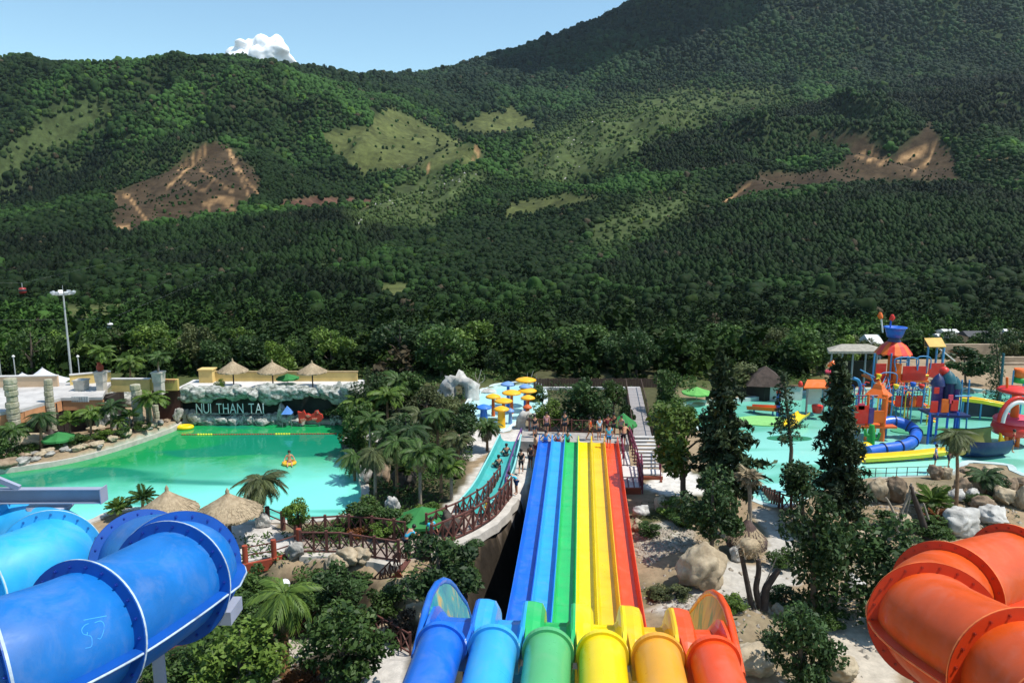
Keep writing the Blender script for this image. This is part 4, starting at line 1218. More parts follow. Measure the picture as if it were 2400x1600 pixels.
st_dark = stone_mat('dark_rock', (0.035, 0.03, 0.025), (0.12, 0.10, 0.085))
st_mossy = stone_mat('mossy_limestone', (0.05, 0.065, 0.042), (0.60, 0.59, 0.54), 2.4, .9)
STM = {}
def stone(name, label, P, size, mat, v=0, group=None, rz=None, cat='rock', sink=.3, parent=None, origin=None):
    k = (v % 7, mat.name)
    if k not in STM:
        me = STONES[v % 7].copy(); me.materials.append(mat); STM[k] = me
    o = bpy.data.objects.new(name, STM[k]); COL.objects.link(o)
    o.location = Vector(P) + Vector((0, 0, size[2] * (1 - sink)))
    if origin is not None: o.location -= Vector(origin)
    o.rotation_euler = (0, 0, rz if rz is not None else random.uniform(0, 6.28)); o.scale = size
    if parent is not None:
        adopt(o, parent); return o
    return tag(o, label, cat, group)

# shades
straw_m = material('thatch', (0.46, 0.36, 0.24), .95, .45, 3.0, .8, 14, .1, col2=(0.25, 0.185, 0.115), stretch=(1, 1, .15))
straw_edge = material('thatch_shaggy', (0.40, 0.31, 0.20), .95, .4, 8, .3, 30, .1)
pole_m = material('dark_pole', (0.06, 0.04, 0.03), .8, .3, 5)
def thatch(name, label, P, r_, zpole, hroof, group=None, pole=.06, seed=0, mat=None, drop=0.12):
    o = root(name, P, label, 'thatched umbrella', group)
    rr = random.Random(seed)
    mb = MB(); mb.tube([(0, 0, -.2), (0, 0, zpole + hroof * .6)], pole, 10); mb.build('pole', pole_m, o)
    mb = MB(); n = 56; prof = [(1.0, -drop), (1.0, 0.0), (.80, .19), (.58, .42), (.36, .66), (.16, .88), (.05, 1.0)]
    vs = []
    for j, (q, z) in enumerate(prof):
        for k in range(n):
            a = 6.2832 * k / n; w = 1 + (.035 * rr.uniform(-1, 1) if j < 2 else .018 * rr.uniform(-1, 1))
            vs.append((math.cos(a) * q * r_ * w, math.sin(a) * q * r_ * w, zpole + z * hroof + (rr.uniform(-.05, .02) * hroof if j == 0 else 0)))
    mb.add(vs, [(j * n + k, j * n + (k + 1) % n, (j + 1) * n + (k + 1) % n, (j + 1) * n + k) for j in range(len(prof) - 1) for k in range(n)], False)
    under = [(math.cos(6.2832 * k / n) * r_ * .95, math.sin(6.2832 * k / n) * r_ * .95, zpole - .02) for k in range(n)] + [(0, 0, zpole + hroof * .72)]
    mb.add(under, [((k + 1) % n, k, n) for k in range(n)])
    rf = mb.build('thatch_roof', mat or straw_m, o)
    mb = MB()                                # loose reeds on and at the edge of the roof
    for k in range(420):
        a = rr.uniform(0, 6.283); q0 = rr.uniform(.3, .92); L = rr.uniform(.12, .22); q1 = min(q0 + L, 1.05)
        f = lambda q: zpole + hroof * (1 - q) * .98 + .012
        p0 = Vector((math.cos(a) * q0 * r_, math.sin(a) * q0 * r_, f(q0) + .01)); a2 = a + rr.uniform(-.05, .05)
        p1 = Vector((math.cos(a2) * q1 * r_, math.sin(a2) * q1 * r_, (f(q1) if q1 < 1 else zpole - rr.uniform(0, .12) * hroof) + .012))
        t = Vector((-math.sin(a), math.cos(a), 0)) * .016 * r_
        mb.add([p0 - t, p1 - t, p1 + t, p0 + t], [(0, 1, 2, 3)])
    tag(mb.build('reeds', straw_edge, rf), kind='stuff')
    mb = MB(); mb.lathe([(.10 * r_, hroof * .93), (.055 * r_, hroof * 1.05), (.07 * r_, hroof * 1.12), (.012, hroof * 1.32)], (0, 0, zpole), 10); mb.build('top_knot', straw_edge, o)
    return o
def parasol(name, label, P, r_, zp, h, mat, group=None, n=8, lean=0.0):
    o = root(name, P, label, 'parasol', group, .39)
    mb = MB(); mb.tube([(0, 0, -.1), (0, 0, zp + h)], .03, 8); mb.build('pole', steel, o)
    mb = MB(); vs = [(0, 0, zp + h)]; m = 4
    for j in range(1, m + 1):
        q = j / m
        for k in range(n * 4):
            a = 6.2832 * k / (n * 4); sag = 1 - .07 * abs(math.sin(a * n / 2)) * q
            vs.append((math.cos(a) * r_ * q * sag, math.sin(a) * r_ * q * sag, zp + h * (1 - q) ** 1.15 - .05 * q * abs(math.sin(a * n / 2))))
    N = n * 4
    fs = [(0, 1 + k, 1 + (k + 1) % N) for k in range(N)]
    for j in range(m - 1): fs += [(1 + j * N + k, 1 + (j + 1) * N + k, 1 + (j + 1) * N + (k + 1) % N, 1 + j * N + (k + 1) % N) for k in range(N)]
    fs += [(1 + (m - 1) * N + k, 1 + (m - 1) * N + N + k, 1 + (m - 1) * N + N + (k + 1) % N, 1 + (m - 1) * N + (k + 1) % N) for k in range(N)]
    vs += [(x, y, z - .14) for x, y, z in vs[-N:]]
    mb.add(vs, fs); mb.build('canopy', mat, o)
    return o
green_cloth = material('green_canvas', srgb(66, 140, 78), .8, .15, 1.5, .05, 30, .2, trl=.25)
lime_cloth = material('lime_canvas', srgb(120, 190, 100), .8, .15, 1.5, 0, 1, .2, trl=.25)

# rustic rails with crossed braces
rail_m = material('red_brown_timber', (0.135, 0.050, 0.038), .7, .3, 3, .2, 20)
def x_fence(name, label, pts, H=1.0, panel=.62, group=None, mat=None, dbl=False, cat='fence', w=.075):
    mat = mat or rail_m
    P = [Vector(p) for p in pts]; o = root(name, P[0], label, cat, group); O = P[0]
    L = [0]
    for a, b in zip(P[:-1], P[1:]): L.append(L[-1] + (b - a).length)
    n = max(1, round(L[-1] / panel))
    def at(s):
        for i in range(len(P) - 1):
            if s <= L[i + 1] + 1e-6: return P[i].lerp(P[i + 1], (s - L[i]) / max(1e-6, L[i + 1] - L[i]))
        return P[-1]
    K = [at(L[-1] * k / n) for k in range(n + 1)]
    U = Vector((0, 0, 1))
    for k, p in enumerate(K):
        mb = MB(); mb.bar(p - U * .15, p + U * H * (1.06 if k % 2 == 0 else 1.0), w * (1.25 if k % 2 == 0 else .9)); mb.build('post', mat, o, O)
    for p, q in zip(K[:-1], K[1:]):
        for z in (H * .96, H * .12):
            mb = MB(); mb.bar(p + U * z, q + U * z, w * .8, w * .7); mb.build('rail', mat, o, O)
        for z0, z1 in ((.15, .92), (.92, .15)):
            d = (q - p).normalized().cross(U) * (.012 if z0 < .5 else -.012)
            mb = MB(); mb.bar(p + U * H * z0 + d, q + U * H * z1 + d, w * .62, w * .5); mb.build('brace', mat, o, O)
    return o

# people: one continuous body grown on a skeleton; clothes and hair are children
def grow(name, joints, bones, sub=2):
    """joints: name -> (x, y, z, radius)"""
    keys = list(joints); ix = {k: i for i, k in enumerate(keys)}
    me = bpy.data.meshes.new(name)
    me.from_pydata([joints[k][:3] for k in keys], [(ix[a], ix[b]) for a, b in bones], [])
    o = bpy.data.objects.new(name, me); COL.objects.link(o)
    sm = o.modifiers.new('skin', 'SKIN'); sm.use_smooth_shade = True
    ss = o.modifiers.new('sub', 'SUBSURF'); ss.levels = ss.render_levels = sub
    sv = me.skin_vertices[0].data
    for k in keys:
        r_ = joints[k][3]; sv[ix[k]].radius = r_ if isinstance(r_, tuple) else (r_, r_); sv[ix[k]].use_root = (ix[k] == 0)
    dg = bpy.context.evaluated_depsgraph_get(); dg.update()
    out = bpy.data.meshes.new_from_object(o.evaluated_get(dg)); out.name = name
    bpy.data.objects.remove(o); bpy.data.meshes.remove(me)
    return out
def skeleton(pose):
    J = dict(pelvis=(0, 0, .90, (.125, .095)), waist=(0, 0, 1.04, (.115, .085)), chest=(0, 0.0, 1.25, (.135, .095)), neck=(0, 0, 1.40, .052), head0=(0, -.01, 1.475, (.070, .078)), head1=(0, -.012, 1.56, (.078, .09)), head2=(0, 0, 1.64, (.055, .06)))
    for s, n in ((-1, 'l'), (1, 'r')):
        J['sh' + n] = (s * .165, 0, 1.345, .055); J['el' + n] = (s * .215, .02, 1.08, .040); J['wr' + n] = (s * .225, -.05, .86, .028); J['ha' + n] = (s * .222, -.08, .77, .032)
        J['hi' + n] = (s * .085, 0, .84, .082); J['kn' + n] = (s * .095, -.01, .47, .055); J['an' + n] = (s * .095, .02, .09, .036); J['to' + n] = (s * .105, -.13, .035, .032)
    def mv(k, x, y, z): J[k] = (x, y, z, J[k][3])
    if pose == 'walk':
        mv('knl', -.09, -.16, .48); mv('anl', -.09, -.20, .10); mv('tol', -.10, -.35, .05); mv('knr', .09, .06, .47); mv('anr', .09, .26, .14); mv('tor', .1, .12, .04)
        mv('ell', -.22, .12, 1.10); mv('wrl', -.22, .10, .88); mv('hal', -.22, .07, .80); mv('elr', .22, -.08, 1.09); mv('wrr', .20, -.26, .96); mv('har', .19, -.34, .95)
    if pose == 'lean':
        for k, dy, dz in (('waist', -.06, -.01), ('chest', -.24, -.06), ('neck', -.36, -.12), ('head0', -.42, -.15), ('head1', -.47, -.17), ('head2', -.49, -.16), ('shl', -.31, -.10), ('shr', -.31, -.10)):
            x, y, z, r_ = J[k]; J[k] = (x, y + dy, z + dz, r_)
        for s, n in ((-1, 'l'), (1, 'r')): mv('el' + n, s * .24, -.44, 1.02); mv('wr' + n, s * .18, -.60, .98); mv('ha' + n, s * .15, -.68, .97)
    if pose == 'arms':
        for s, n in ((-1, 'l'), (1, 'r')): mv('el' + n, s * .36, -.05, 1.20); mv('wr' + n, s * .44, -.12, 1.40); mv('ha' + n, s * .45, -.14, 1.49)
    if pose == 'sit':
        d = -.62
        for k in list(J):
            x, y, z, r_ = J[k]
            if k[:2] not in ('kn', 'an', 'to'): J[k] = (x, y + (.10 if z > 1 else 0), z + d, r_)
        for s, n in ((-1, 'l'), (1, 'r')):
            mv('kn' + n, s * .14, -.42, .36); mv('an' + n, s * .14, -.75, .16); mv('to' + n, s * .15, -.86, .24)
            mv('el' + n, s * .30, .05, .50); mv('wr' + n, s * .36, -.14, .38); mv('ha' + n, s * .36, -.22, .36)
    return J
BONES = [('pelvis', 'waist'), ('waist', 'chest'), ('chest', 'neck'), ('neck', 'head0'), ('head0', 'head1'), ('head1', 'head2')]
for n_ in 'lr': BONES += [('chest', 'sh' + n_), ('sh' + n_, 'el' + n_), ('el' + n_, 'wr' + n_), ('wr' + n_, 'ha' + n_), ('pelvis', 'hi' + n_), ('hi' + n_, 'kn' + n_), ('kn' + n_, 'an' + n_), ('an' + n_, 'to' + n_)]
PEOPLE = {}
def figure(pose):
    if pose in PEOPLE: return PEOPLE[pose]
    J = skeleton(pose); body = grow('body_' + pose, J, BONES)
    def sub(keys, f):
        return {k: (*J[k][:3], tuple(q * f for q in J[k][3]) if isinstance(J[k][3], tuple) else J[k][3] * f) for k in keys}
    up = sub(['chest', 'waist', 'pelvis', 'shl', 'shr'], 1.16)
    for n in 'lr':
        a, b = Vector(J['sh' + n][:3]), Vector(J['el' + n][:3]); up['sv' + n] = (*a.lerp(b, .62), .058)
    up['pelvis'] = (*Vector(J['pelvis'][:3]).lerp(Vector(J['waist'][:3]), .25), (.14, .11))
    shirt = grow('shirt_' + pose, up, [('chest', 'waist'), ('waist', 'pelvis'), ('chest', 'shl'), ('chest', 'shr'), ('shl', 'svl'), ('shr', 'svr')])
    lo = sub(['pelvis', 'hil', 'hir'], 1.17)
    for n in 'lr':
        a, b = Vector(J['hi' + n][:3]), Vector(J['kn' + n][:3]); lo['sh' + n] = (*a.lerp(b, .75), .080)
    shorts = grow('shorts_' + pose, lo, [('pelvis', 'hil'), ('pelvis', 'hir'), ('hil', 'shl'), ('hir', 'shr')])
    h = Vector(J['head1'][:3])
    mb = MB(); mb.lathe([(.094, -.055), (.102, 0), (.098, .05), (.07, .10), (.0, .122)], h + Vector((0, .018, .012)), 12)
    hair = mb.mesh('hair_' + pose)
    face = MB(); f = h + Vector((0, -.088, 0))
    face.box(f + Vector((0, -.008, -.01)), (.022, .03, .04))
    PEOPLE[pose] = (body, shirt, shorts, hair, face.mesh('nose_' + pose))
    return PEOPLE[pose]
skin_m = [material('skin_a', srgb(196, 140, 108), .6, .1, 5), material('skin_b', srgb(160, 108, 80), .6, .1, 5)]
hair_m = material('black_hair', (.015, .012, .011), .5, .2, 8)
CLOTH = {}
def cloth(rgb):
    if rgb not in CLOTH: CLOTH[rgb] = material('cloth_%d_%d_%d' % rgb, srgb(*rgb), .85, .18, 6, .1, 30)
    return CLOTH[rgb]
def person(label, P, pose='stand', shirt=None, shorts=(30, 40, 70), rz=0.0, scale=1.0, skin=0, group=None):
    o = root('person', P, label, 'person', group, rz); o.scale = (scale,) * 3
    b, s, l, h, nz = figure(pose)
    for nm, me, m in (('body', b, skin_m[skin]), ('nose', nz, skin_m[skin]), ('shirt', s, cloth(shirt) if shirt else None), ('shorts', l, cloth(shorts)), ('hair', h, hair_m)):
        if m is None: continue
        me2 = bpy.data.meshes.get(me.name + m.name)
        if me2 is None: me2 = me.copy(); me2.name = me.name + m.name; me2.materials.clear(); me2.materials.append(m)
        link_mesh(nm, me2, None, o)
    return o
# ------------------------------------------------------------------ left and centre of the park
def RZ(py, y): return D(1200, py, y).z
def XA(px, y, py=900): return D(px, py, y).x
cream = material('cream_plaster', (0.66, 0.47, 0.17), .9, .15, 1.2, .15, 14)
peach = material('peach_plaster', (0.60, 0.42, 0.27), .9, .15, 1.2, .15, 14)
white_c = material('white_concrete', (0.62, 0.59, 0.56), .85, .18, 1.0, .1, 12)
orange_t = material('terracotta_fascia', (0.54, 0.25, 0.115), .85, .25, 1.4, .15, 10)
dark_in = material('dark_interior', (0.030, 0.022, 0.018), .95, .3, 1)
pot_m = material('pale_pot', (0.52, 0.47, 0.40), .85, .2, 3, .15, 20)
# far terrace over the rock wall
x0, x1 = XA(418, 60), XA(838, 60)
ter = root('terrace', (x0, 58.6, 0), 'raised terrace with a cream parapet wall above the pool rock face', 'terrace')
O = ter.location.copy(); TZ = 2.6
mb = MB(); mb.box(((x0 + x1) / 2, 61.0, TZ - .15), (x1 - x0, 3.9, .30)); mb.build('floor_slab', white_c, ter, O)
mb = MB(); mb.box(((x0 + x1) / 2, 60.9, 1.2), (x1 - x0 - .1, 3.3, 2.45)); mb.build('retaining_wall', material('shaded_rock_wall', (.045, .050, .042), .85, .5, .8, .6, 4), ter, O)  # backing wall carries the overhang's shade in its dark colour
xa, xb = XA(500, 62.3), XA(838, 62.3)
mb = MB(); mb.box(((xa + xb) / 2, 62.4, 2.3), (xb - xa, .22, 2.2)); mb.build('parapet_wall', cream, ter, O)
mb = MB(); mb.box(((xa + xb) / 2, 62.4, 3.43), (xb - xa + .1, .34, .08)); mb.build('wall_cap', material('ochre_cap', (.36, .26, .13), .9, .2, 2), ter, O)
xc = XA(487, 62)
mb = MB(); mb.box((xc, 62.1, 3.0), (1.15, .9, 1.35)); mb.build('gate_pier', cream, ter, O)
mb = MB(); mb.box((xc, 62.1, 3.72), (1.3, 1.05, .10)); mb.build('pier_cap', cream, ter, O)
# boulders that face the terrace: each a stone of the rock face
rockw = root('rock_wall', (x0, 58.4, 0), 'mossy limestone rock face with a dark hollow along the far edge of the green pool', 'rock wall')
OR = rockw.location.copy(); rr = random.Random(5)
mb = MB(); mb.box(((x0 + x1) / 2, 58.75, 1.35), (x1 - x0 - .2, .5, 2.5)); mb.build('cave_wall', material('shade_dark_rock', (.022, .030, .024), .9, .5, .7, .6, 4), rockw, OR)  # shade under the overhanging stones put into this near-black colour
k = 0; px = 418
while px < 830:
    w = rr.uniform(22, 58); y = 57.95 + rr.uniform(-.15, .15); Zm = y + 2
    zt, zb = RZ(903 + rr.uniform(-4, 5), y), RZ(937 + rr.uniform(-4, 10) - (10 if 690 < px < 760 else 0), y)
    stone('stone', None, (XA(px + w / 2, y), y, zb), (w / 2 * 1.2 * Zm / FOC, .62, (zt - zb) / 2 * 1.1), st_mossy, k, parent=rockw, origin=OR, sink=.08, rz=rr.uniform(-.4, .4)); k += 1
    px += w * .66
px = 405
while px < 690:
    w = rr.uniform(18, 56); y = 57.9 + rr.uniform(-.1, .2); Zm = y + 2
    zt = RZ(966 + rr.uniform(-5, 6) - (16 if px < 450 else 0), y)
    stone('stone', None, (XA(px + w / 2, y), y, -.25), (w / 2 * 1.2 * Zm / FOC, .5, (zt + .25) / 2), st_mossy if px > 425 else st_grey, k, parent=rockw, origin=OR, sink=.05, rz=rr.uniform(-.4, .4)); k += 1
    px += w * .66
for px, w, t in ((655, 22, 944), (678, 26, 968), (776, 20, 966), (800, 40, 960), (830, 50, 930)):
    y = 57.9; Zm = 60
    stone('stone', None, (XA(px, y), y, -.25), (w / 2 * Zm / FOC, .4, (RZ(t, y) + .25) / 2), st_mossy, k, parent=rockw, origin=OR, sink=.03); k += 1
# standing white letters in the hollow
sgn = root('letter_sign', (XA(460, 57.75, 960), 57.75, .9), 'row of white standing letters in the dark hollow of the rock face', 'sign')
let_m = material('white_letters', (0.70, 0.74, 0.76), .5, .06, 4)
def letters(text, x_start, x_end, z0, h, y, parent, mat, thick=.05):
    O = parent.location; glyphs = []; pen = 0.0
    for ch_ in text:
        if ch_ == ' ': pen += .42; continue
        cu = bpy.data.curves.new('letter', 'FONT'); cu.body = ch_; cu.size = 1.0; cu.extrude = thick / h / 2; cu.offset = -.012
        ob = bpy.data.objects.new('letter', cu); COL.objects.link(ob)
        dg = bpy.context.evaluated_depsgraph_get(); dg.update()
        me = bpy.data.meshes.new_from_object(ob.evaluated_get(dg)); bpy.data.objects.remove(ob); bpy.data.curves.remove(cu)
        co = np.array([v.co[:] for v in me.vertices]); w = np.ptp(co[:, 0]); co[:, 0] -= co[:, 0].min()
        glyphs.append((me, co, pen)); pen += w + .13
    tot = pen - .13; sx = (x_end - x_start) / tot
    cap = max(c[:, 1].max() for _, c, _ in glyphs)
    for me, co, p in glyphs:
        new = np.c_[(co[:, 0] + p) * sx + x_start - O.x, co[:, 2] * h + y - O.y, co[:, 1] / cap * h + z0 - O.z]
        me.vertices.foreach_set('co', new.astype(np.float32).ravel()); me.update(); me.materials.clear(); me.materials.append(mat)
        link_mesh('letter', me, None, parent)
yl = 57.55
letters('NUI THAN TAI', XA(460, yl, 957), XA(618, yl, 957), RZ(968, yl), RZ(945, yl) - RZ(968, yl), yl, sgn, let_m)
mb = MB(); mb.bar((XA(458, yl, 957), yl + .02, RZ(969, yl)), (XA(620, yl, 957), yl + .02, RZ(969, yl)), .05); mb.build('rail', steel, sgn, sgn.location)
# red cut-out board over the water, small blue tent, dark blue backdrop
def cutout(poly, y, thick):                # px polygon -> a board standing at distance y
    P = [D(a, b, y) for a, b in poly]; mb = MB(); n = len(P)
    vs = [p.copy() for p in P] + [p + Vector((0, thick, 0)) for p in P]
    mb.add(vs, [tuple(range(n)), tuple(reversed(range(n, 2 * n)))] + [(i, n + i, n + (i + 1) % n, (i + 1) % n) for i in range(n)])
    return mb
rb = root('red_float_board', (XA(728, 57.2), 57.2, 0), 'red wavy-edged board standing over the water below the terrace', 'board')
m_red = material('board_red', srgb(205, 62, 50), .6, .2, 3); m_pink = material('board_pink', srgb(228, 140, 120), .6, .2, 3)
cutout([(697, 964), (706, 966), (712, 961), (716, 970), (722, 969), (728, 972), (735, 969), (738, 963), (745, 961), (748, 968), (755, 972), (757, 980), (752, 987), (744, 990), (738, 985), (730, 984), (722, 986), (712, 986), (706, 992), (700, 991), (700, 975)], 57.2, .16).build('panel', m_red, rb, rb.location)
for pl_ in ([(703, 982), (714, 980), (718, 984), (706, 990)], [(716, 973), (722, 971), (728, 975), (722, 978)], [(731, 980), (744, 979), (742, 984), (732, 984)], [(742, 963), (746, 962), (747, 968), (743, 969)]):
    cutout(pl_, 57.16, .04).build('pale_panel', m_pink, rb, rb.location)
mb = MB()
for px in (705, 748): mb = MB(); p = D(px, 985, 57.35); mb.bar((p.x, p.y, -.4), p, .08); mb.build('stake', steel, rb, rb.location)
bt = root('blue_tent', D(674, 968, 57.3), 'small blue pointed shade under the rock face beside the red board', 'tent')
mb = MB(); q = bt.location; mb.add([(-.4, -.4, 0), (.4, -.4, 0), (.4, .4, 0), (-.4, .4, 0), (0, 0, .62)], [(0, 1, 4), (1, 2, 4), (2, 3, 4), (3, 0, 4)]); mb.build('canopy', material('blue_canvas', srgb(90, 140, 210), .7, .15, 3), bt)
for sx in (-.36, .36):
    mb = MB(); mb.bar((sx, -.3, -1.2), (sx, -.3, .02), .04); mb.build('pole', steel, bt)
# thatched umbrellas and green parasol on the terrace
for i, (px, lab) in enumerate(((548, 'small thatched umbrella on the far terrace, beside the gate pier'), (640, 'small thatched umbrella on the far terrace, next to the green parasol, middle of three'), (733, 'small thatched umbrella on the far terrace, furthest from the gate pier'))):
    y = 60.0; Zp = RZ(868 + i, y)
    thatch('thatched_umbrella', lab, (XA(px, y), y, TZ), 1.20, Zp - TZ, RZ(846 + i * 2, y) - Zp, 'thatched umbrellas on the far terrace', .055, i)
parasol('parasol', 'flat green parasol between thatched umbrellas on the far terrace', (XA(675, 60.9), 60.9, TZ), .95, RZ(884, 60.9) - TZ, .32, green_cloth)
tree('potted_shrub', 'small yellow green shrub at the left end of the rock face top', 515, 905, 888, 24, 'round', 'light', 1, low=.1, base=Vector((XA(515, 58.7), 58.7, TZ)), cat='shrub')
# building with a white roof deck on the left bank
DZ = 3.2
F = [G(-260, 1010, DZ), G(-120, 985, DZ), G(0, 966, DZ), G(52, 958, DZ), G(115, 940, DZ), G(142, 932, DZ), G(240, 930, DZ)]
Bk = [G(252, 905, DZ), G(262, 895, DZ), G(-260, 897, DZ)]
bld = root('poolside_building', (F[3].x, F[3].y, 0), 'low building with white roof deck, orange fascia and dark open front left of the pool', 'building')
O = bld.location.copy()
mb = MB(); mb.prism([(p.x, p.y) for p in F + Bk], DZ - .22, DZ); mb.build('roof_deck', material('roof_screed', (.50, .475, .45), .9, .25, .8, .1, 10), bld, O)
for a, b in zip(F[:-1], F[1:]):
    d = Vector((0, .14, 0))
    mb = MB(); hh = .75; mb.bar(a + d + Vector((0, 0, -.24 - hh / 2)), b + d + Vector((0, 0, -.24 - hh / 2)), .12, hh); mb.build('fascia', orange_t, bld, O)
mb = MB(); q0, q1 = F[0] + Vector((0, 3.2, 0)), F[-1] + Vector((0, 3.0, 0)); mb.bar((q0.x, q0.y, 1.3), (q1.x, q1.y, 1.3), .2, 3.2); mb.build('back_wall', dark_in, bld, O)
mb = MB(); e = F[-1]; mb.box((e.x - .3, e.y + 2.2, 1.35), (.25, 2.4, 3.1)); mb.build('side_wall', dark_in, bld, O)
for px, base, w, h, lab in ((252, 1002, 40, 78, 'tall weathered white rock at the right end of the building'), (282, 1000, 44, 58, 'weathered rock between the building and the palms'), (296, 950, 60, 46, 'weathered rock high beside the rough columns'), (262, 960, 46, 60, 'weathered white rock leaning on the building corner')):
    p = GG(px, base); p.z = .3; Zd = p.y + 2; stone('boulder', lab, p, (w / 2 * Zd / FOC, .8, h / 2 * Zd / FOC), st_mossy, px, 'weathered rocks beside the building')
for a, b in ((F[2], F[3]), (F[4], F[5])):
    for t in (.25, .8):
        p = a.lerp(b, t); mb = MB(); mb.box((p.x, p.y + .35, 1.3), (.22, .22, 3.2)); mb.build('pillar', dark_in, bld, O)
s0, s1 = D(168, 935, F[-1].y - .1), D(208, 935, F[-1].y - .1)
mb = MB(); mb.box(((s0 + s1) / 2), (s1.x - s0.x, .06, .42)); lp = mb.build('lattice_panel', material('white_lattice', (.62, .62, .60), .7, .1, 4), bld, O)
for k in range(7):
    t = (k + .5) / 7; mb = MB(); p = s0.lerp(s1, t); mb.box((p.x, p.y - .045, p.z), (.035, .03, .40)); mb.build('slat', steel, lp, O)
# low walls, piers and pots on the roof deck
def wall(name, label, a, b, z0, h, mat, t=.22, cap=None, cat='wall', group=None):
    o = root(name, (a.x, a.y, z0), label, cat, group); a = Vector((a.x, a.y, z0 + h / 2)); b = Vector((b.x, b.y, z0 + h / 2))
    mb = MB(); mb.bar(a, b, t, h); mb.build('masonry', mat, o, o.location)
    if cap:
        mb = MB(); mb.bar(a + Vector((0, 0, h / 2 + .04)), b + Vector((0, 0, h / 2 + .04)), t + .12, .08); mb.build('cap', cap, o, o.location)
    return o
wall('low_wall', 'peach low wall on the roof deck below the white tents', G(-60, 908, DZ), G(138, 905, DZ), DZ, .85, peach, cap=white_c)
wall('low_wall', 'cream low wall on the roof deck between the mast and the red planter', G(165, 902, DZ), G(262, 893, DZ), DZ, .8, cream, cap=white_c)
w3 = wall('yellow_wall', 'ochre yellow balcony wall beside the rock face, above a dark opening', G(262, 897, 3.6), G(352, 897, 3.6), 2.9, 1.0, cream, cap=white_c)
y = 57.4
bal = root('balcony', (XA(388, y), y, 0), 'yellow balcony with terracotta grille over a dark doorway left of the rock face', 'balcony')
xl, xr = XA(352, y), XA(418, y)
mb = MB(); mb.box(((xl + xr) / 2, y, (RZ(914, y) + RZ(888, y)) / 2), (xr - xl, .3, RZ(888, y) - RZ(914, y))); mb.build('front_wall', material('ochre_plaster', (.58, .40, .12), .9, .15, 1.5), bal, bal.location)
mb = MB(); mb.box(((xl + xr) / 2, y + .35, RZ(915, y) / 2), (xr - xl, .3, RZ(915, y))); mb.build('doorway', material('dark_red_interior', (.075, .028, .018), .9, .3, 2), bal, bal.location)
for k in range(6):
    p = XA(380 + k * 6, y); mb = MB(); mb.box((p, y - .17, RZ(893, y)), (.10, .06, .22)); mb.build('grille_block', orange_t, bal, bal.location)
mb = MB(); mb.box((XA(396, y), y - .17, RZ(888.5, y)), (1.3, .14, .08)); mb.build('grille_cap', orange_t, bal, bal.location)
for lab, px, row, w, red in (('pale planter with a red rimmed urn and a palm on the left roof deck', 238, 887, 22, 1), ('pale square planter with a small tree beside the yellow balcony', 373, 888, 24, 0), ('wide pale planter on the roof deck beside the tall light mast', 191, 906, 26, 0)):
    y = 56.5; p = Vector((XA(px, y), y, RZ(row + 6, y))); o = root('planter', p, lab, 'planter', 'planters on the left roof deck')
    w_ = w * 58 / FOC / 2
    mb = MB(); mb.box((0, 0, .35), (w_ * 1.7, w_ * 1.7, .72), taper=1.12); mb.build('pot', pot_m, o)
    mb = MB(); mb.box((0, 0, .75), (w_ * 2.15, w_ * 2.15, .10)); mb.build('rim', pot_m, o)
    mb = MB(); mb.box((0, 0, -.5), (w_ * 1.5, w_ * 1.5, 1.0)); mb.build('plinth', pot_m, o)
    if red:
        mb = MB(); mb.lathe([(.12, .78), (.24, .9), (.26, 1.2), (.16, 1.35), (.2, 1.5)], n=14); mb.build('urn', material('red_urn', srgb(150, 60, 40), .7, .2, 4), o)
# white peaked tents
tent_m = material('white_membrane', (0.72, 0.72, 0.74), .6, .06, 1, trl=.15)
for i, (px, pk, wpx, y, lab) in enumerate(((103, 861, 118, 60.5, 'white peaked tent with the tallest tip behind the left roof deck'), (55, 873, 100, 59.5, 'white peaked tent with the middle height tip behind the left roof deck'), (-8, 884, 100, 58.8, 'white peaked tent cut by the left edge behind the roof deck'))):
    p = Vector((XA(px, y), y, 4.0)); o = root('tent', p, lab, 'tent', 'white tents behind the left roof deck'); hw = wpx / 2 * (y + 2) / FOC; zt = RZ(pk, y) - 4; ze = RZ(893, y) - 4
    mb = MB(); m = 6; vs = []; N = 32
    for j in range(m + 1):
        q = j / m
        for k in range(N):
            a = 6.2832 * k / N; sq = 1 / max(abs(math.cos(a)), abs(math.sin(a))); sq = 1 + (sq - 1) * q
            vs.append((math.cos(a) * hw * q * sq + .0, math.sin(a) * hw * .7 * q * sq, ze + (zt - ze) * (1 - q) ** 1.6 - .1 * math.cos(4 * a) * q * q * (-1)))
    mb.add(vs, [(j * N + k, (j + 1) * N + k, (j + 1) * N + (k + 1) % N, j * N + (k + 1) % N) for j in range(m) for k in range(N)], True); mb.build('canopy', tent_m, o)
    for sx in (-1, 1):
        for sy in (-1, 1):
            mb = MB(); mb.tube([(sx * hw * .95, sy * hw * .66, -1.5), (sx * hw * .95, sy * hw * .66, ze)], .04, 6); mb.build('pole', steel, o)
    mb = MB(); mb.tube([(0, 0, -1.5), (0, 0, zt + .05)], .05, 6); mb.build('centre_pole', steel, o)
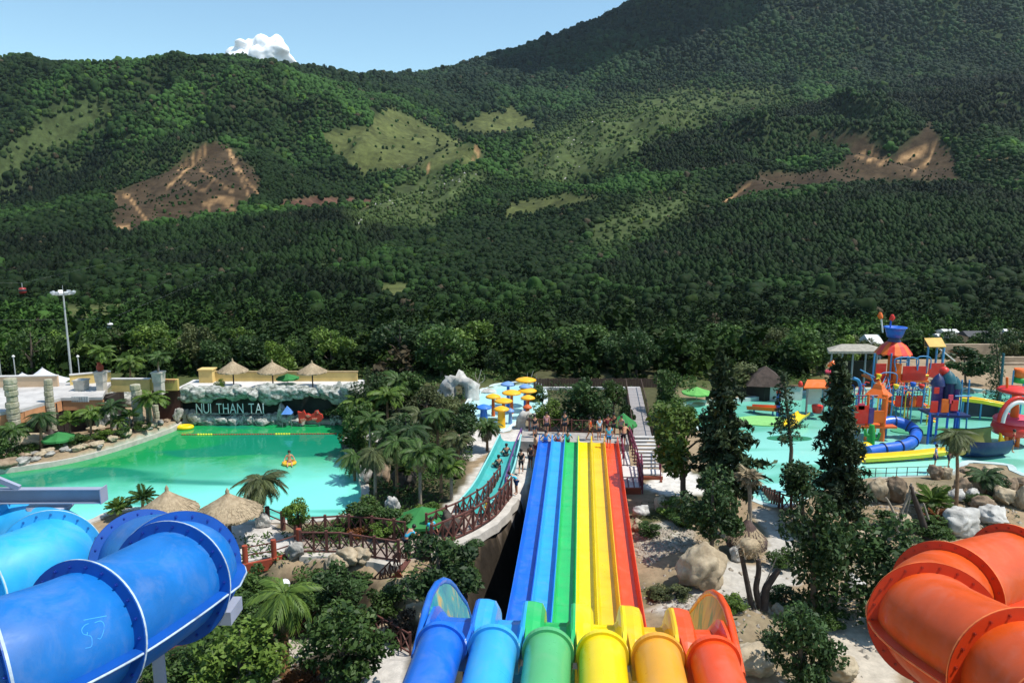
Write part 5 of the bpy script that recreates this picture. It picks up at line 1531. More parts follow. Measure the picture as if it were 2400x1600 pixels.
# tall rough columns along the building front
col_m = material('pale_column', (0.46, 0.42, 0.33), .95, .4, 2.5, .7, 9, col2=(.24, .23, .13))
for px, top, bot, w, lab in ((42, 886, 1056, 26, 'tall rough pale column, leftmost along the open building front'), (126, 888, 1026, 20, 'tall rough pale column beside the white lattice panel'), (326, 900, 1000, 24, 'pale rough column between palms near the rock face'), (352, 944, 996, 13, 'slim yellowish stone post beside the thicker pale column'), (367, 948, 988, 16, 'short yellowish stone post nearest the rock face')):
    b = GG(px, bot); H = D(px, top, b.y).z - b.z; r0 = w / 2 * (b.y + 2) / FOC
    o = root('stone_column', b, lab, 'column', 'stone columns on the left bank')
    mb = MB(); rr = random.Random(px); N = 10; m = max(3, int(H / .38)); vs = []
    for j in range(m):
        q0 = -.2 + (H + .2) * j / m; q1 = -.2 + (H + .2) * (j + 1) / m - .02; rj = r0 * rr.uniform(.88, 1.1)
        mb = MB(); mb.lathe([(0, q0), (rj * .93, q0), (rj, q0 + .06), (rj * .98, q1 - .05), (rj * .9, q1), (0, q1)], (rr.uniform(-.03, .03), rr.uniform(-.03, .03), 0), N, False); mb.build('stone', col_m, o)
# light mast and lamp posts
galv = material('galvanised', (0.48, 0.50, 0.50), .45, .1, 2, 0, 1, .5, .3)
y = 66.0; top = D(153, 688, y); ms = root('light_mast', (D(168, 885, y).x, y, 0), 'tall grey light mast with a ring of floodlights behind the left deck', 'light mast')
O = ms.location.copy(); Ht = top.z
mb = MB(); mb.tube([(0, 0, -2), (0, 0, Ht * .5), (0, 0, Ht)], [.11, .09, .065], 12); mb.build('pole', galv, ms)
mb = MB(); mb.tube([(math.cos(a) * .75, math.sin(a) * .75, Ht - .05) for a in np.linspace(0, 2 * math.pi, 20, endpoint=False)], .04, 6, closed=True); mb.build('ring', galv, ms)
for k in range(8):
    a = k * math.pi / 4; d = Vector((math.cos(a), math.sin(a), 0))
    mb = MB(); mb.bar(d * .05 + Vector((0, 0, Ht - .05)), d * .75 + Vector((0, 0, Ht - .05)), .04); mb.build('spoke', galv, ms)
    m3 = Matrix.Rotation(a, 3, 'Z') @ Matrix.Rotation(R(35), 3, 'Y')
    mb = MB(); mb.box(d * .86 + Vector((0, 0, Ht + .08)), (.16, .34, .30), M=m3); fl = mb.build('floodlight', galv, ms)
    mb = MB(); mb.box(d * .94 + Vector((0, 0, Ht + .02)), (.02, .28, .24), M=m3); mb.build('lens', material('pale_glass', (.6, .65, .68), .15, .05, 1), fl)
mb = MB(); mb.tube([(0, 0, Ht), (0, 0, Ht + .75)], .018, 6); mb.build('lightning_rod', galv, ms)
for px, t, bt_, yy, lab in ((38, 838, 893, 63, 'thin lamp post beside the white tents'), (188, 838, 892, 64, 'thin lamp post just right of the tall light mast'), (374, 842, 888, 64, 'thin lamp post behind the square planter'), (4, 798, 890, 70, 'thin lamp post at the left edge in front of the forest')):
    p = D(px, bt_, yy); o = root('lamp_post', (p.x, yy, 0), lab, 'lamp post', 'thin lamp posts behind the left deck'); h = RZ(t, yy)
    mb = MB(); mb.tube([(0, 0, -1), (0, 0, h)], .045, 8); mb.build('pole', galv, o)
    mb = MB(); mb.lathe([(.02, h), (.11, h + .03), (.13, h + .14), (.05, h + .22), (0, h + .24)], n=12); mb.build('lantern', material('lamp_white', (.7, .7, .66), .4, .05, 2), o)
# cable cars in front of the mountain
for lab, px, py, yy, wpx, colr in (('red cable car cabin high over the forest at the left', 53, 680, 180, 17, srgb(150, 44, 38)), ('white cable car cabin over the forest clearing right of the mast', 258, 762, 150, 15, (.75, .77, .78)), ('white cable car cabin half lost over the trees left of the mast', 130, 806, 150, 11, (.68, .70, .72))):
    p = D(px, py, yy); s = wpx * yy / FOC; o = root('cable_car', p - Vector((0, 0, s / 2)), lab, 'cable car', 'cable cars over the forest')
    mb = MB(); mb.lathe([(0, 0), (.36 * s, .02 * s), (.47 * s, .22 * s), (.48 * s, .6 * s), (.38 * s, .82 * s), (0, .88 * s)], n=14); cb = mb.build('cabin', material('cabin_' + str(px), colr, .35, .05, 1), o)
    mb = MB(); mb.lathe([(.485 * s, .36 * s), (.49 * s, .40 * s), (.49 * s, .60 * s), (.485 * s, .64 * s)], n=14); mb.build('window_band', material('cabin_glass', (.05, .06, .07), .1, .1, 1), cb)
    mb = MB(); mb.bar((0, 0, .86 * s), (0, 0, 1.5 * s), .07 * s); mb.build('hanger', galv, o)
    c0 = p + Vector((0, 0, s)); o2 = root('cableway_cable', c0, 'thin steel cable carrying the ' + lab.split(' cabin')[0] + (' over the clearing' if px == 258 else ' left of the mast' if px == 130 else ''), 'cable')
    a = Vector((c0.x - 150, c0.y - 60, c0.z + 6)); b = D(px + 450, 560, 430)
    mb = MB(); mb.tube([a, c0, b], .006, 5); mb.build('steel_rope', galv, o2, c0)

# ------------------------------------------------------------------ lower left terrace, footbridge and stairs
redt = material('red_timber', (0.33, 0.062, 0.030), .7, .25, 2.5, .15, 20)
for i, (px, py, base, w, rt_, lab) in enumerate(((541, 1190, 1278, 148, 1152, 'large thatched umbrella on the pale terrace left of the footbridge'), (400, 1186, 1262, 134, 1146, 'large thatched umbrella half hidden behind the dark blue tube slide'))):
    b = Vector(G(px, base, .35)); Zd = b.y * CT + (CAM_Z - b.z) * ST
    zp = D(px, py + 8, b.y).z - b.z; zr = D(px, rt_ + 4, b.y).z - b.z
    thatch('thatched_umbrella', lab, b, w / 2 * Zd / FOC, zp, zr - zp, 'large thatched umbrellas on the lower terrace', .085, 40 + i)
dk = root('timber_terrace_edge', G(640, 1318, .3), 'red timber edge beam and posts of the pale terrace over the gorge', 'deck')
O = dk.location.copy()
E = [G(560, 1330, .3), G(640, 1314, .3), G(706, 1294, .3), G(692, 1262, .3), G(628, 1222, .3)]
for a, b in zip(E[:2], E[1:3]):
    mb = MB(); mb.bar(a + Vector((0, 0, -.12)), b + Vector((0, 0, -.12)), .16, .52); mb.build('edge_beam', redt, dk, O)
for k, (px, py, h) in enumerate(((576, 1322, .95), (643, 1310, 1.0), (702, 1290, 1.15), (695, 1262, 1.1), (664, 1240, 1.0), (628, 1224, .9))):
    p = G(px, py, .3); mb = MB(); mb.tube([p + Vector((0, 0, -.3)), p + Vector((0, 0, h))], .13, 10); mb.build('post', redt if k < 3 else rail_m, dk, O)
pp = [G(576, 1322, .3), G(643, 1310, .3), G(702, 1290, .3), G(695, 1262, .3), G(664, 1240, .3), G(628, 1224, .3)]
for a, b in zip(pp[:-1], pp[1:]):
    for z in (.45, .85):
        mb = MB(); mb.bar(a + Vector((0, 0, z)), b + Vector((0, 0, z)), .05); mb.build('rail', rail_m, dk, O)
FN = 'crossed timber railings of the footbridge'
near1 = [G(706, 1297, .3), G(800, 1298, .3), G(880, 1311, .3), G(935, 1320, .3)]
near2 = [G(1012, 1292, .3), G(1100, 1253, .3), G(1162, 1214, .3), G(1199, 1168, .3)]
far1 = [G(706, 1262, .3), G(800, 1256, .3), G(890, 1262, .3), G(950, 1272, .3)]
x_fence('railing', 'dark red crossed timber railing on the near side of the left footbridge', near1, 1.15, .62, FN, w=.10)
x_fence('railing', 'dark red crossed timber railing on the curved path rising to the slide', near2, 1.35, .72, FN, w=.12)
x_fence('railing', 'dark red crossed railing between the curved path and the turquoise slide', [G(1000, 1256, .3), G(1075, 1224, .3), G(1140, 1182, .3), G(1172, 1136, .3)], 1.2, .7, FN, w=.10)
x_fence('railing', 'dark red crossed timber railing on the far side of the left footbridge, before the shrubs', far1, 1.15, .62, FN, w=.10)
def kerb(name, label, pts, w, h, mat, z=0.3):
    o = root(name, Vector(pts[0]), label, 'kerb'); mb = MB()
    P = spline([Vector(p) for p in pts], 5); vs = []
    for i, p in enumerate(P):
        a, b = P[max(0, i - 1)], P[min(len(P) - 1, i + 1)]; d = (b - a).normalized(); n = Vector((d.y, -d.x, 0)); wv = 1 + .25 * math.sin(i * 2.3)
        for s_, hh in ((-.5, -.3), (-.5, h), (.5 * wv, h * .7), (.62 * wv, -.35)): vs.append(p + n * w * s_ + Vector((0, 0, hh)))
    mb.add(vs, [(i * 4 + j, i * 4 + j + 1, i * 4 + 5 + j, i * 4 + 4 + j) for i in range(len(P) - 1) for j in range(3)])
    mb.build('stone_edge', mat, o, o.location); return o
kerb('stone_kerb', 'pale stone edging under the curved railing above the dark gorge', [G(1005, 1300, .3), G(1100, 1262, .3), G(1168, 1220, .3), G(1207, 1170, .3)], .42, .14, stone_rim)
kerb('stone_kerb', 'pale stone edging under the left footbridge railing', [G(704, 1303, .3), G(800, 1303, .3), G(880, 1317, .3), G(940, 1326, .3)], .35, .10, stone_rim)
# stairs down from the bridge
st = root('timber_staircase', G(945, 1318, .3), 'dark timber staircase dropping from the footbridge into the gorge with red stringers', 'staircase')
O = st.location.copy(); A, B = G(950, 1322, .3), Vector(G(872, 1400, -1.6)); d = (B - A); h_ = Vector((d.x, d.y, 0)).normalized(); sd = Vector((h_.y, -h_.x, 0)); ns = 15
for k in range(ns):
    t = (k + .5) / ns; p = A + d * t; mb = MB(); mb.bar(p - sd * .62, p + sd * .62, .25, .05); mb.build('tread', rail_m, st, O)
for s_, mt in ((-.68, redt), (.68, redt)):
    mb = MB(); mb.bar(A + sd * s_ + Vector((0, 0, -.1)), B + sd * s_ + Vector((0, 0, -.1)), .08, .34); mb.build('stringer', mt, st, O)
    mb = MB(); mb.bar(A + sd * s_ + Vector((0, 0, .95)), B + sd * s_ + Vector((0, 0, .95)), .07, .07); mb.build('handrail', rail_m, st, O)
    for k in range(8):
        p = A + d * (k / 7) + sd * s_; mb = MB(); mb.bar(p, p + Vector((0, 0, .95)), .06); mb.build('baluster', rail_m, st, O)
        if k < 7:
            q = A + d * ((k + 1) / 7) + sd * s_
            for a, b in ((.1, .9), (.9, .1)):
                mb = MB(); mb.bar(p + Vector((0, 0, a)), q + Vector((0, 0, b)), .045); mb.build('brace', rail_m, st, O)
for k in (0.35, .75):
    p = A + d * k; mb = MB(); mb.bar((p.x, p.y, gh(p.x, p.y) - .4), p, .14); mb.build('support_post', rail_m, st, O)
# paths and rails down in the gorge
FL = 'timber railings along the low paths at the bottom left'
x_fence('railing', 'dark timber railing low at the bottom left behind the orange palm trunk', [GG(586, 1530), GG(650, 1508), GG(700, 1482), GG(770, 1462)], 1.0, .75, FL)
x_fence('railing', 'dark timber railing beside the pale path just left of the racing slide tubes', [GG(868, 1478), GG(905, 1500), GG(962, 1535)], 1.0, .75, FL)
x_fence('railing', 'short timber railing at the bottom left under the dark blue tube slide', [GG(380, 1580), GG(440, 1552), GG(490, 1530)], 1.0, .75, FL)
stp = gp([(690, 1400), (760, 1372), (800, 1362), (815, 1380), (770, 1400), (700, 1430), (640, 1480), (620, 1470)], -1.6)
sheet('stream_water', stp, -1.55, water_material('stream_pale', (.35, .52, .52), (.42, .60, .60), 90, 10, None, .15, .5, 4))
gl = root('globe_lamp', GG(672, 1448), 'white globe garden lamp among the plants at the lower left', 'lamp')
mb = MB(); mb.tube([(0, 0, -.2), (0, 0, 1.5)], .05, 8); mb.build('post', rail_m, gl)
mb = MB(); mb.lathe([(0, 1.45)] + [(.24 * math.sin(a), 1.70 - .25 * math.cos(a)) for a in np.linspace(.3, 2.9, 10)] + [(0, 1.95)], n=18); mb.build('globe', material('opal', (.8, .82, .82), .3, .03, 1), gl)
for i, (px, py, w, h, mt) in enumerate(((640, 1475, 44, 34, st_dark), (742, 1452, 50, 34, st_brown), (790, 1405, 60, 50, st_tan), (850, 1400, 60, 40, st_tan), (700, 1400, 50, 50, st_grey), (1060, 1320, 60, 60, st_dark), (1000, 1330, 60, 50, st_dark), (820, 1400, 60, 40, st_tan), (770, 1430, 50, 30, st_tan), (900, 1440, 60, 40, st_tan), (980, 1460, 60, 70, st_tan))):
    p = GG(px, py); Zd = p.y * CT + 16.5 * ST
    stone('boulder', ('dark', 'brown', 'tan', 'broad tan', 'grey', 'black', 'second dark', 'low tan', 'flat tan', 'small tan', 'tall tan')[i] + ' boulder ' + ('under the pale terrace', 'below the far railing', 'in the cave mouth', 'left of the timber stairs', 'beside the pale stream', 'below the curved kerb', 'below the curved kerb by the lanes', 'right of the stream', 'under the footbridge', 'near the brown shrub', 'behind the brown shrub')[i] + ' in the gorge', p, (w / 2 * Zd / FOC, w / 2 * Zd / FOC * .8, h / 2 * Zd / FOC), mt, i, 'boulders in the gorge below the footbridge')

# ------------------------------------------------------------------ middle: turquoise slide, splash pool, mushrooms, arch
teal = fib('teal_shell', srgb(66, 168, 164), .3, .15); teal_rim = material('teal_rim', srgb(150, 210, 206), .5, .1, 3)
ts = root('turquoise_slide', G(1150, 1150, .3), 'wide turquoise trough slide curving down left of the racing slide', 'water slide'); O = ts.location.copy()
C_ = [G(1196, 1034, 1.2), G(1184, 1070, 1.05), G(1168, 1112, .85), G(1146, 1155, .6), G(1108, 1202, .42)]; W_ = [.75, .85, .95, .95, .9]
P_ = spline(C_, 6); ww = np.interp(np.linspace(0, 4, len(P_)), range(5), W_); mb = MB(); vs = []; prof = [(-1, .5), (-.93, .5), (-.82, .2), (-.6, .04), (0, 0), (.6, .04), (.82, .2), (.93, .5), (1, .5), (1.0, -.1), (-1, -.1)]
for i, p in enumerate(P_):
    a, b = P_[max(0, i - 1)], P_[min(len(P_) - 1, i + 1)]; d = (b - a); d.z = 0; d.normalize(); n = Vector((d.y, -d.x, 0))
    for t, z in prof: vs.append(p + n * t * ww[i] + Vector((0, 0, z)))
q = len(prof); mb.add(vs, [(i * q + j, i * q + (j + 1) % q, (i + 1) * q + (j + 1) % q, (i + 1) * q + j) for i in range(len(P_) - 1) for j in range(q)], False); mb.build('trough', teal, ts, O)
for sgn in (0, 8):
    mb = MB(); mb.tube([vs[i * q + sgn] for i in range(len(P_))], .05, 6); mb.build('rim', teal_rim, ts, O)
prl = root('purple_handrail', G(1190, 1110, .3), 'purple handrail between the turquoise slide and the white walkway', 'railing'); O = prl.location.copy()
purp = material('purple_paint', srgb(98, 66, 122), .5, .15, 2)
pts_ = [G(1222, 1035, .4), G(1212, 1060, .4), G(1202, 1092, .4), G(1193, 1125, .4), G(1184, 1160, .4)]
for z in (.55, 1.0):
    mb = MB(); mb.tube([p + Vector((0, 0, z)) for p in spline(pts_, 4)], .055, 8); mb.build('rail', purp, prl, O)
for p in pts_:
    mb = MB(); mb.tube([p + Vector((0, 0, -.3)), p + Vector((0, 0, 1.0))], .05, 8); mb.build('post', purp, prl, O)
yel_m = fib('mushroom_yellow', srgb(246, 178, 20), .45, .12, .1); blue_m = fib('mushroom_blue', srgb(50, 120, 215), .45, .12, .1); lbl_m = fib('mushroom_pale_blue', srgb(110, 150, 205), .45, .12, .1); oran_m = fib('pillar_orange', srgb(214, 92, 20), .45, .12, .1)
MUSH = [(1232, 952, 889, 50, yel_m, yel_m, 'highest yellow mushroom shade at the back of the splash pool'), (1191, 952, 899, 36, lbl_m, blue_m, 'small blue mushroom shade behind the yellow ones'), (1231, 962, 905, 30, lbl_m, blue_m, 'pale blue mushroom shade directly below the highest yellow one'), (1236, 964, 914, 44, yel_m, oran_m, 'flat yellow mushroom shade under the pale blue one'), (1199, 968, 919, 46, yel_m, oran_m, 'yellow mushroom shade in the middle of the back row'), (1156, 974, 928, 36, yel_m, oran_m, 'yellow mushroom shade furthest left in the cluster'), (1237, 980, 931, 34, yel_m, oran_m, 'round yellow mushroom shade on a dark orange column at the right of the cluster'), (1180, 985, 938, 44, yel_m, oran_m, 'wide yellow mushroom shade above the front one'), (1175, 1000, 957, 38, yel_m, yel_m, 'front yellow mushroom shade on a thick yellow column'), (1134, 990, 953, 38, blue_m, blue_m, 'blue mushroom shade on a dark blue column at the left front'), (1196, 992, 962, 20, lbl_m, lbl_m, 'small lilac mushroom beside the front yellow one'), (1236, 988, 953, 22, oran_m, oran_m, 'small orange mushroom behind the pale rock arch')]
for px, base, cap, w, cm_, sm_, lab in MUSH:
    b = G(px, base, .1); Zd = b.y * CT + 16 * ST; zc = D(px, cap, b.y).z - .1; r_ = w / 2 * Zd / FOC
    o = root('mushroom_shade', b, lab, 'water mushroom', 'mushroom shades in the splash pool')
    th = .30 if px in (1175, 1134) else .14
    mb = MB(); mb.lathe([(th * 1.25, -.3), (th * 1.1, .2), (th * .9, zc - .25), (th * 1.3, zc - .05)], n=16); mb.build('column', sm_, o)
    mb = MB(); mb.lathe([(0, zc - .10), (r_ * .95, zc - .12), (r_, zc - .04), (r_ * .8, zc + .05), (r_ * .5, zc + .13), (r_ * .2, zc + .20), (0, zc + .22)], n=22); mb.build('cap', cm_, o)
def arch(name, label, cx, base, top, w, y, thick, mat, seed=0, cat='rock'):
    b = Vector((XA(cx, y), y, RZ(base, y))); H = RZ(top, y) - b.z; hw = w / 2 * (y + 2) / FOC
    o = root(name, b, label, cat); mb = MB(); P = []; rd = []
    for k in range(15):
        a = math.pi * k / 14; P.append(Vector((math.cos(a) * (hw - thick * .8), math.sin(a * 2) * .15, math.sin(a) ** .7 * (H - thick)))); rd.append(thick * (1.25 - .35 * math.sin(a)))
    P[0].z -= .6; P[-1].z -= .6
    mb.tube(P, rd, 14); vs = []
    for v in mb.v:
        q = Vector(v); k = mnoise.fractal(q * 1.5 + Vector((seed, 3, 1)), .7, 2.2, 5) * .62 * thick / .6; n_ = Vector((q.x, q.y * 2, q.z - H * .4)).normalized(); vs.append(tuple(q + n_ * k))
    mb.v = vs; mb.build('rock_body', mat, o); return o
arch('rock_arch', 'white weathered rock arch with a dark opening behind the palm grove', 1076, 935, 872, 82, 66, .62, st_white, 2)
arch('rock_arch', 'low pale rock arch beside the mushrooms at the top of the white walkway', 1236, 1000, 962, 46, 56, .34, st_white, 6)
for i, (px, base, wd, hh, mt, lab) in enumerate(((1145, 925, 40, 18, st_white, 'white rock behind the yellow mushrooms'), (1110, 915, 30, 22, st_white, 'white rock at the right foot of the big rock arch'), (1030, 930, 34, 18, st_white, 'white rock at the left foot of the big rock arch'), (1240, 918, 16, 10, st_tan, 'small tan rock behind the mushrooms'),
      (945, 1150, 70, 62, st_dark, 'large dark boulder in the middle of the palm grove'), (900, 1130, 60, 50, st_brown, 'brown boulder left of the large dark one in the palm grove'), (920, 1203, 42, 46, st_white, 'white wedge shaped boulder left of the green parasol'), (1072, 1118, 36, 34, st_tan, 'tan boulder at the right edge of the palm grove by the path'), (895, 1040, 60, 26, st_white, 'pale boulder on the pool bank left of the palms'), (865, 1035, 40, 20, st_grey, 'grey boulder at the water edge left of the palms'), (960, 1235, 66, 24, st_tan, 'low tan boulder under the green parasol'), (815, 1050, 30, 18, st_dark, 'dark boulder at the right edge of the green pool'), (618, 1234, 34, 34, st_white, 'pale boulder behind the large thatched umbrella'), (1085, 1040, 40, 30, st_tan, 'tan boulder beside the path behind the palms'), (860, 1130, 40, 40, st_grey, 'grey boulder at the foot of the weeping palm'))):
    p = GG(px, base); Zd = p.y * CT + 16.2 * ST
    stone('boulder', lab, p, (wd / 2 * Zd / FOC, wd / 2 * Zd / FOC * .75, hh / 2 * Zd / FOC * 1.1), mt, i + 2, 'boulders in the middle of the park')
b = GG(990, 1238); parasol('parasol', 'wide green parasol on the path beside the palm grove', b, 1.45, D(990, 1212, b.y).z - b.z, D(990, 1186, b.y).z - D(990, 1212, b.y).z, green_cloth)
# pale stones along the edge of the winding path
for i in range(9):
    t = i / 8; a, b_ = (1168, 1076), (1090, 1196); px, py = a[0] + (b_[0] - a[0]) * t + 8 * math.sin(t * 3), a[1] + (b_[1] - a[1]) * t
    p = GG(px, py); stone('edging_stone', 'dark stone in the line edging the winding path', p, (.2, .16, .13), st_dark, i, 'dark stones edging the winding path')
# splash deck at the end of the lanes
sd_ = root('splash_deck', S(51, 0, .3), 'pale deck where riders step off the far end of the racing slide', 'deck'); O = sd_.location.copy()
mb = MB(); mb.box(S(50.9, -.3, .7), (7.6, 2.5, .8), rz=-SLP); mb.build('deck_slab', material('shaded_deck', (.36, .33, .30), .85, .3, 2, .1, 12), sd_, O)  # slab colour darkened for the shade of trees and riders
x_fence('railing', 'dark red railing behind the riders at the end of the racing slide', [S(52.2, -3.6, 1.05), S(52.2, 2.6, 1.05)], 1.0, .8)
# brown fence and white wall at the back of the park
y = 69
wall('white_wall', 'long low white wall at the back of the park behind the riders', Vector((XA(1262, y), y, 0)), Vector((XA(1500, y), y, 0)), -.2, .75, white_c)
fb = root('board_fence', (XA(1250, 70), 70, 0), 'brown board fence at the back of the park in front of the forest', 'fence'); O = fb.location.copy()
bm_ = material('brown_boards', (.085, .05, .035), .85, .3, 3, .2, 15); n = 46
for k in range(n):
    x = XA(1250 + (1540 - 1250) * (k + .5) / n, 70); mb = MB(); mb.box((x, 70, .55), (.24, .05, 1.15 + .06 * (k % 3))); mb.build('board', bm_, fb, O)
for z in (.25, .9):
    mb = MB(); mb.bar((XA(1250, 70), 70.06, z), (XA(1540, 70), 70.06, z), .06, .08); mb.build('rail', bm_, fb, O)
# boardwalk
bw = root('boardwalk', G(1500, 1012, .9), 'straight grey boardwalk of cross planks running to the back of the park', 'boardwalk'); O = bw.location.copy()
A, B = G(1506, 1024, .9), G(1484, 908, .9); wood_g = material('grey_planks', (.34, .31, .30), .85, .3, 4, .3, 14, stretch=(1, 6, 1)); n = 46
d = (B - A) / n; sdv = Vector((d.y, -d.x, 0)).normalized()
for k in range(n):
    p = A + d * (k + .5); mb = MB(); hw = .66; mb.bar(p - sdv * hw, p + sdv * hw, d.length * .9, .05 + .006 * (k % 3)); mb.build('plank', wood_g, bw, O)
for s_ in (-.42, .42):
    mb = MB(); mb.bar(A + sdv * s_ + Vector((0, 0, -.13)), B + sdv * s_ + Vector((0, 0, -.13)), .10, .18); mb.build('joist', bm_, bw, O)
    for k in range(8):
        p = A.lerp(B, (k + .5) / 8) + sdv * s_; mb = MB(); mb.bar((p.x, p.y, -.2), (p.x, p.y, .7), .1); mb.build('pile', bm_, bw, O)
for s_ in (-.70, .70):
    for k in range(12):
        p = A.lerp(B, k / 11) + sdv * s_; mb = MB(); mb.bar(p + Vector((0, 0, -.1)), p + Vector((0, 0, .85)), .05); mb.build('railing_post', bm_, bw, O)
    mb = MB(); mb.bar(A + sdv * s_ + Vector((0, 0, .85)), B + sdv * s_ + Vector((0, 0, .85)), .05); mb.build('handrail', bm_, bw, O)
# stairs and landings right of the lanes
plum = material('plum_paint', srgb(112, 44, 66), .55, .2, 2); rust_t = material('rust_timber', (.26, .066, .032), .75, .25, 2.5, .15, 16)
stw = root('exit_stairs', G(1510, 1060, .6), 'white stepped walkway with plum handrails on the right side of the racing slide', 'staircase'); O = stw.location.copy()
for k in range(9):
    py = 1024 + k * 8.6; z = .95 - k * .055; p, q = G(1487 + k * .9, py, z), G(1533 + k * 1.6, py, z)
    mb = MB(); mb.bar(p, q, .30, .10); mb.build('step', white_c, stw, O)
p, q = G(1500, 1106, .45), G(1549, 1106, .45)
mb = MB(); mb.bar(p, q, .95, .10); mb.build('landing', white_c, stw, O)
mb = MB(); mb.bar(G(1500, 1122, .3), G(1553, 1122, .3), .16, .34); mb.build('edge_beam', rust_t, stw, O)
mb = MB(); mb.bar(G(1466, 1150, .5), G(1502, 1150, .5), .16, .40); mb.build('edge_beam', rust_t, stw, O)
for (a, b, c, d_) in (((1452, 1040), (1470, 1040), (1478, 1088), (1458, 1088)), ((1458, 1091), (1494, 1091), (1497, 1116), (1461, 1116)), ((1461, 1119), (1497, 1119), (1502, 1148), (1466, 1148))):
    P4 = [G(*v, .55 + .03 * (a[1] < 1050)) for v in (a, b, c, d_)]; mb = MB(); mb.add(P4 + [v - Vector((0, 0, .12)) for v in P4], [(3, 2, 1, 0), (4, 5, 6, 7), (0, 1, 5, 4), (1, 2, 6, 5), (2, 3, 7, 6), (3, 0, 4, 7)]); mb.build('ramp_panel', white_c, stw, O)
for k in range(3):
    mb = MB(); mb.bar(G(1470 + k * 13, 1119, .58), G(1475 + k * 13, 1148, .58), .06, .08); mb.build('guide_rail', plum, stw, O)
for pl_, z0 in (([(1470, 1014), (1478, 1040), (1493, 1085)], .8), ([(1494, 1092), (1500, 1118), (1506, 1146)], .6), ([(1541, 1068), (1548, 1112)], .6), ([(1502, 1096), (1505, 1124)], .5), ([(1455, 1050), (1462, 1088)], .6)):
    P = [G(a, b, z0) for a, b in pl_]
    for z in (.45, .9):
        mb = MB(); mb.tube([v + Vector((0, 0, z)) for v in P], .05, 8); mb.build('handrail', plum, stw, O)
    for i in range(len(P) - 1):
        for t in (0, .33, .66, 1):
            v = P[i].lerp(P[i + 1], t); mb = MB(); mb.tube([v + Vector((0, 0, -.4)), v + Vector((0, 0, .9))], .04, 6); mb.build('post', plum, stw, O)
for px, py in ((1470, 1152), (1500, 1152), (1505, 1126), (1550, 1126)):
    v = G(px, py, .4); mb = MB(); mb.bar((v.x, v.y + .1, -.3), (v.x, v.y + .1, .4), .14); mb.build('pier', rust_t, stw, O)
b = G(1460, 1016, .9); parasol('parasol', 'green parasol beside the boardwalk at the far end of the racing slide', b, 1.05, D(1458, 991, b.y).z - b.z, D(1458, 967, b.y).z - D(1458, 991, b.y).z, green_cloth)
b = GG(1632, 940); parasol('parasol', 'pale lime parasol at the left end of the turquoise lagoon', b, 1.35, D(1632, 918, b.y).z - b.z, D(1632, 906, b.y).z - D(1632, 918, b.y).z, lime_cloth)
# float with a bather, buoy lines, yellow raft
fl = root('yellow_swim_ring', G(678, 1087, .04), 'yellow swim ring with a bather in the middle of the green pool', 'swim ring')
mb = MB(); mb.tube([(math.cos(a) * .36, math.sin(a) * .36, .08) for a in np.linspace(0, 6.283, 22, endpoint=False)], .13, 10, closed=True); mb.build('ring', material('ring_yellow', srgb(238, 180, 50), .35, .2, 6), fl)
person('person sitting in the yellow swim ring in the green pool', fl.location + Vector((0, .1, -.15)), 'sit', None, (40, 40, 60), .3)
rf = root('yellow_raft', G(434, 1004, .02), 'yellow dinghy by the rocks at the far left corner of the green pool', 'dinghy')
yr = material('raft_yellow', srgb(240, 205, 30), .4, .1, 3)
mb = MB(); mb.tube([(math.cos(a) * .52, math.sin(a) * .34, .12) for a in np.linspace(0, 6.283, 22, endpoint=False)], .17, 10, closed=True); mb.build('hull', yr, rf)
mb = MB(); mb.box((0, 0, .08), (.8, .5, .06)); mb.build('floor', yr, rf)
bl = root('buoy_line', G(460, 1018, .03), 'rope of red and yellow floats across the far end of the green pool', 'buoy line'); O = bl.location.copy()
A, B = G(425, 1018, .05), G(790, 1016, .05)
mb = MB(); mb.tube([A, B], .02, 5); mb.build('rope', material('rope_brown', (.2, .09, .04), .8, .2, 3), bl, O)
fy, frd = material('float_yellow', srgb(225, 215, 50), .5, .1, 3), material('float_red', srgb(170, 70, 40), .5, .2, 3)
n = 60
for k in range(n):
    t = (k + .5) / n; px = 425 + 365 * t
    yl_ = 460 < px < 495 or 645 < px < 680
    p = A.lerp(B, t); mb = MB(); e = (B - A) / n * .42; mb.tube([p - e, p - e * .6, p + e * .6, p + e], [.03, .075, .075, .03] if yl_ else [.02, .045, .045, .02], 8); mb.build('float', fy if yl_ else frd, bl, O)
# stones and low greenery on the left bank
rr = random.Random(21); BNK = 'loose stones on the left bank of the green pool'
k = 0
for i in range(58):
    t = rr.random(); px = 30 + 390 * t; sh = np.interp(px, [0, 115, 191, 268, 344, 402, 430], [1111, 1095, 1080, 1059, 1034, 1013, 1000]); py = sh - rr.uniform(5, 12 + 38 * (1 - abs(t - .45)))
    p = GG(px, py); s_ = rr.uniform(.12, .42)
    stone('bank_stone', ('tan', 'warm tan', 'grey', 'brown', 'white')[k % 5] + ' weathered stone lying on the left bank of the green pool', p, (s_ * 1.3, s_, s_ * rr.uniform(.5, .8)), [st_tan, st_tan, st_grey, st_brown, st_white][k % 5], k, BNK); k += 1
for px, py, w, h, mt, lab in ((75, 1092, 110, 44, st_tan, 'large smooth tan boulder on the left pool bank beside the dark urn'), (10, 1095, 60, 30, st_brown, 'orange brown boulder at the left edge of the pool bank'), (420, 985, 34, 40, st_grey, 'grey boulder at the left foot of the rock face'), (400, 975, 30, 36, st_grey, 'grey boulder beside the short stone post'), (330, 1006, 50, 16, st_tan, 'flat tan boulder below the pale rough column'), (395, 1000, 44, 20, st_brown, 'low brown boulder at the corner of the pool')):
    p = GG(px, py); Zd = p.y + 2; stone('boulder', lab, p, (w / 2 * Zd / FOC, w / 3 * Zd / FOC, h / 2 * Zd / FOC), mt, k, 'big boulders on the left bank'); k += 1
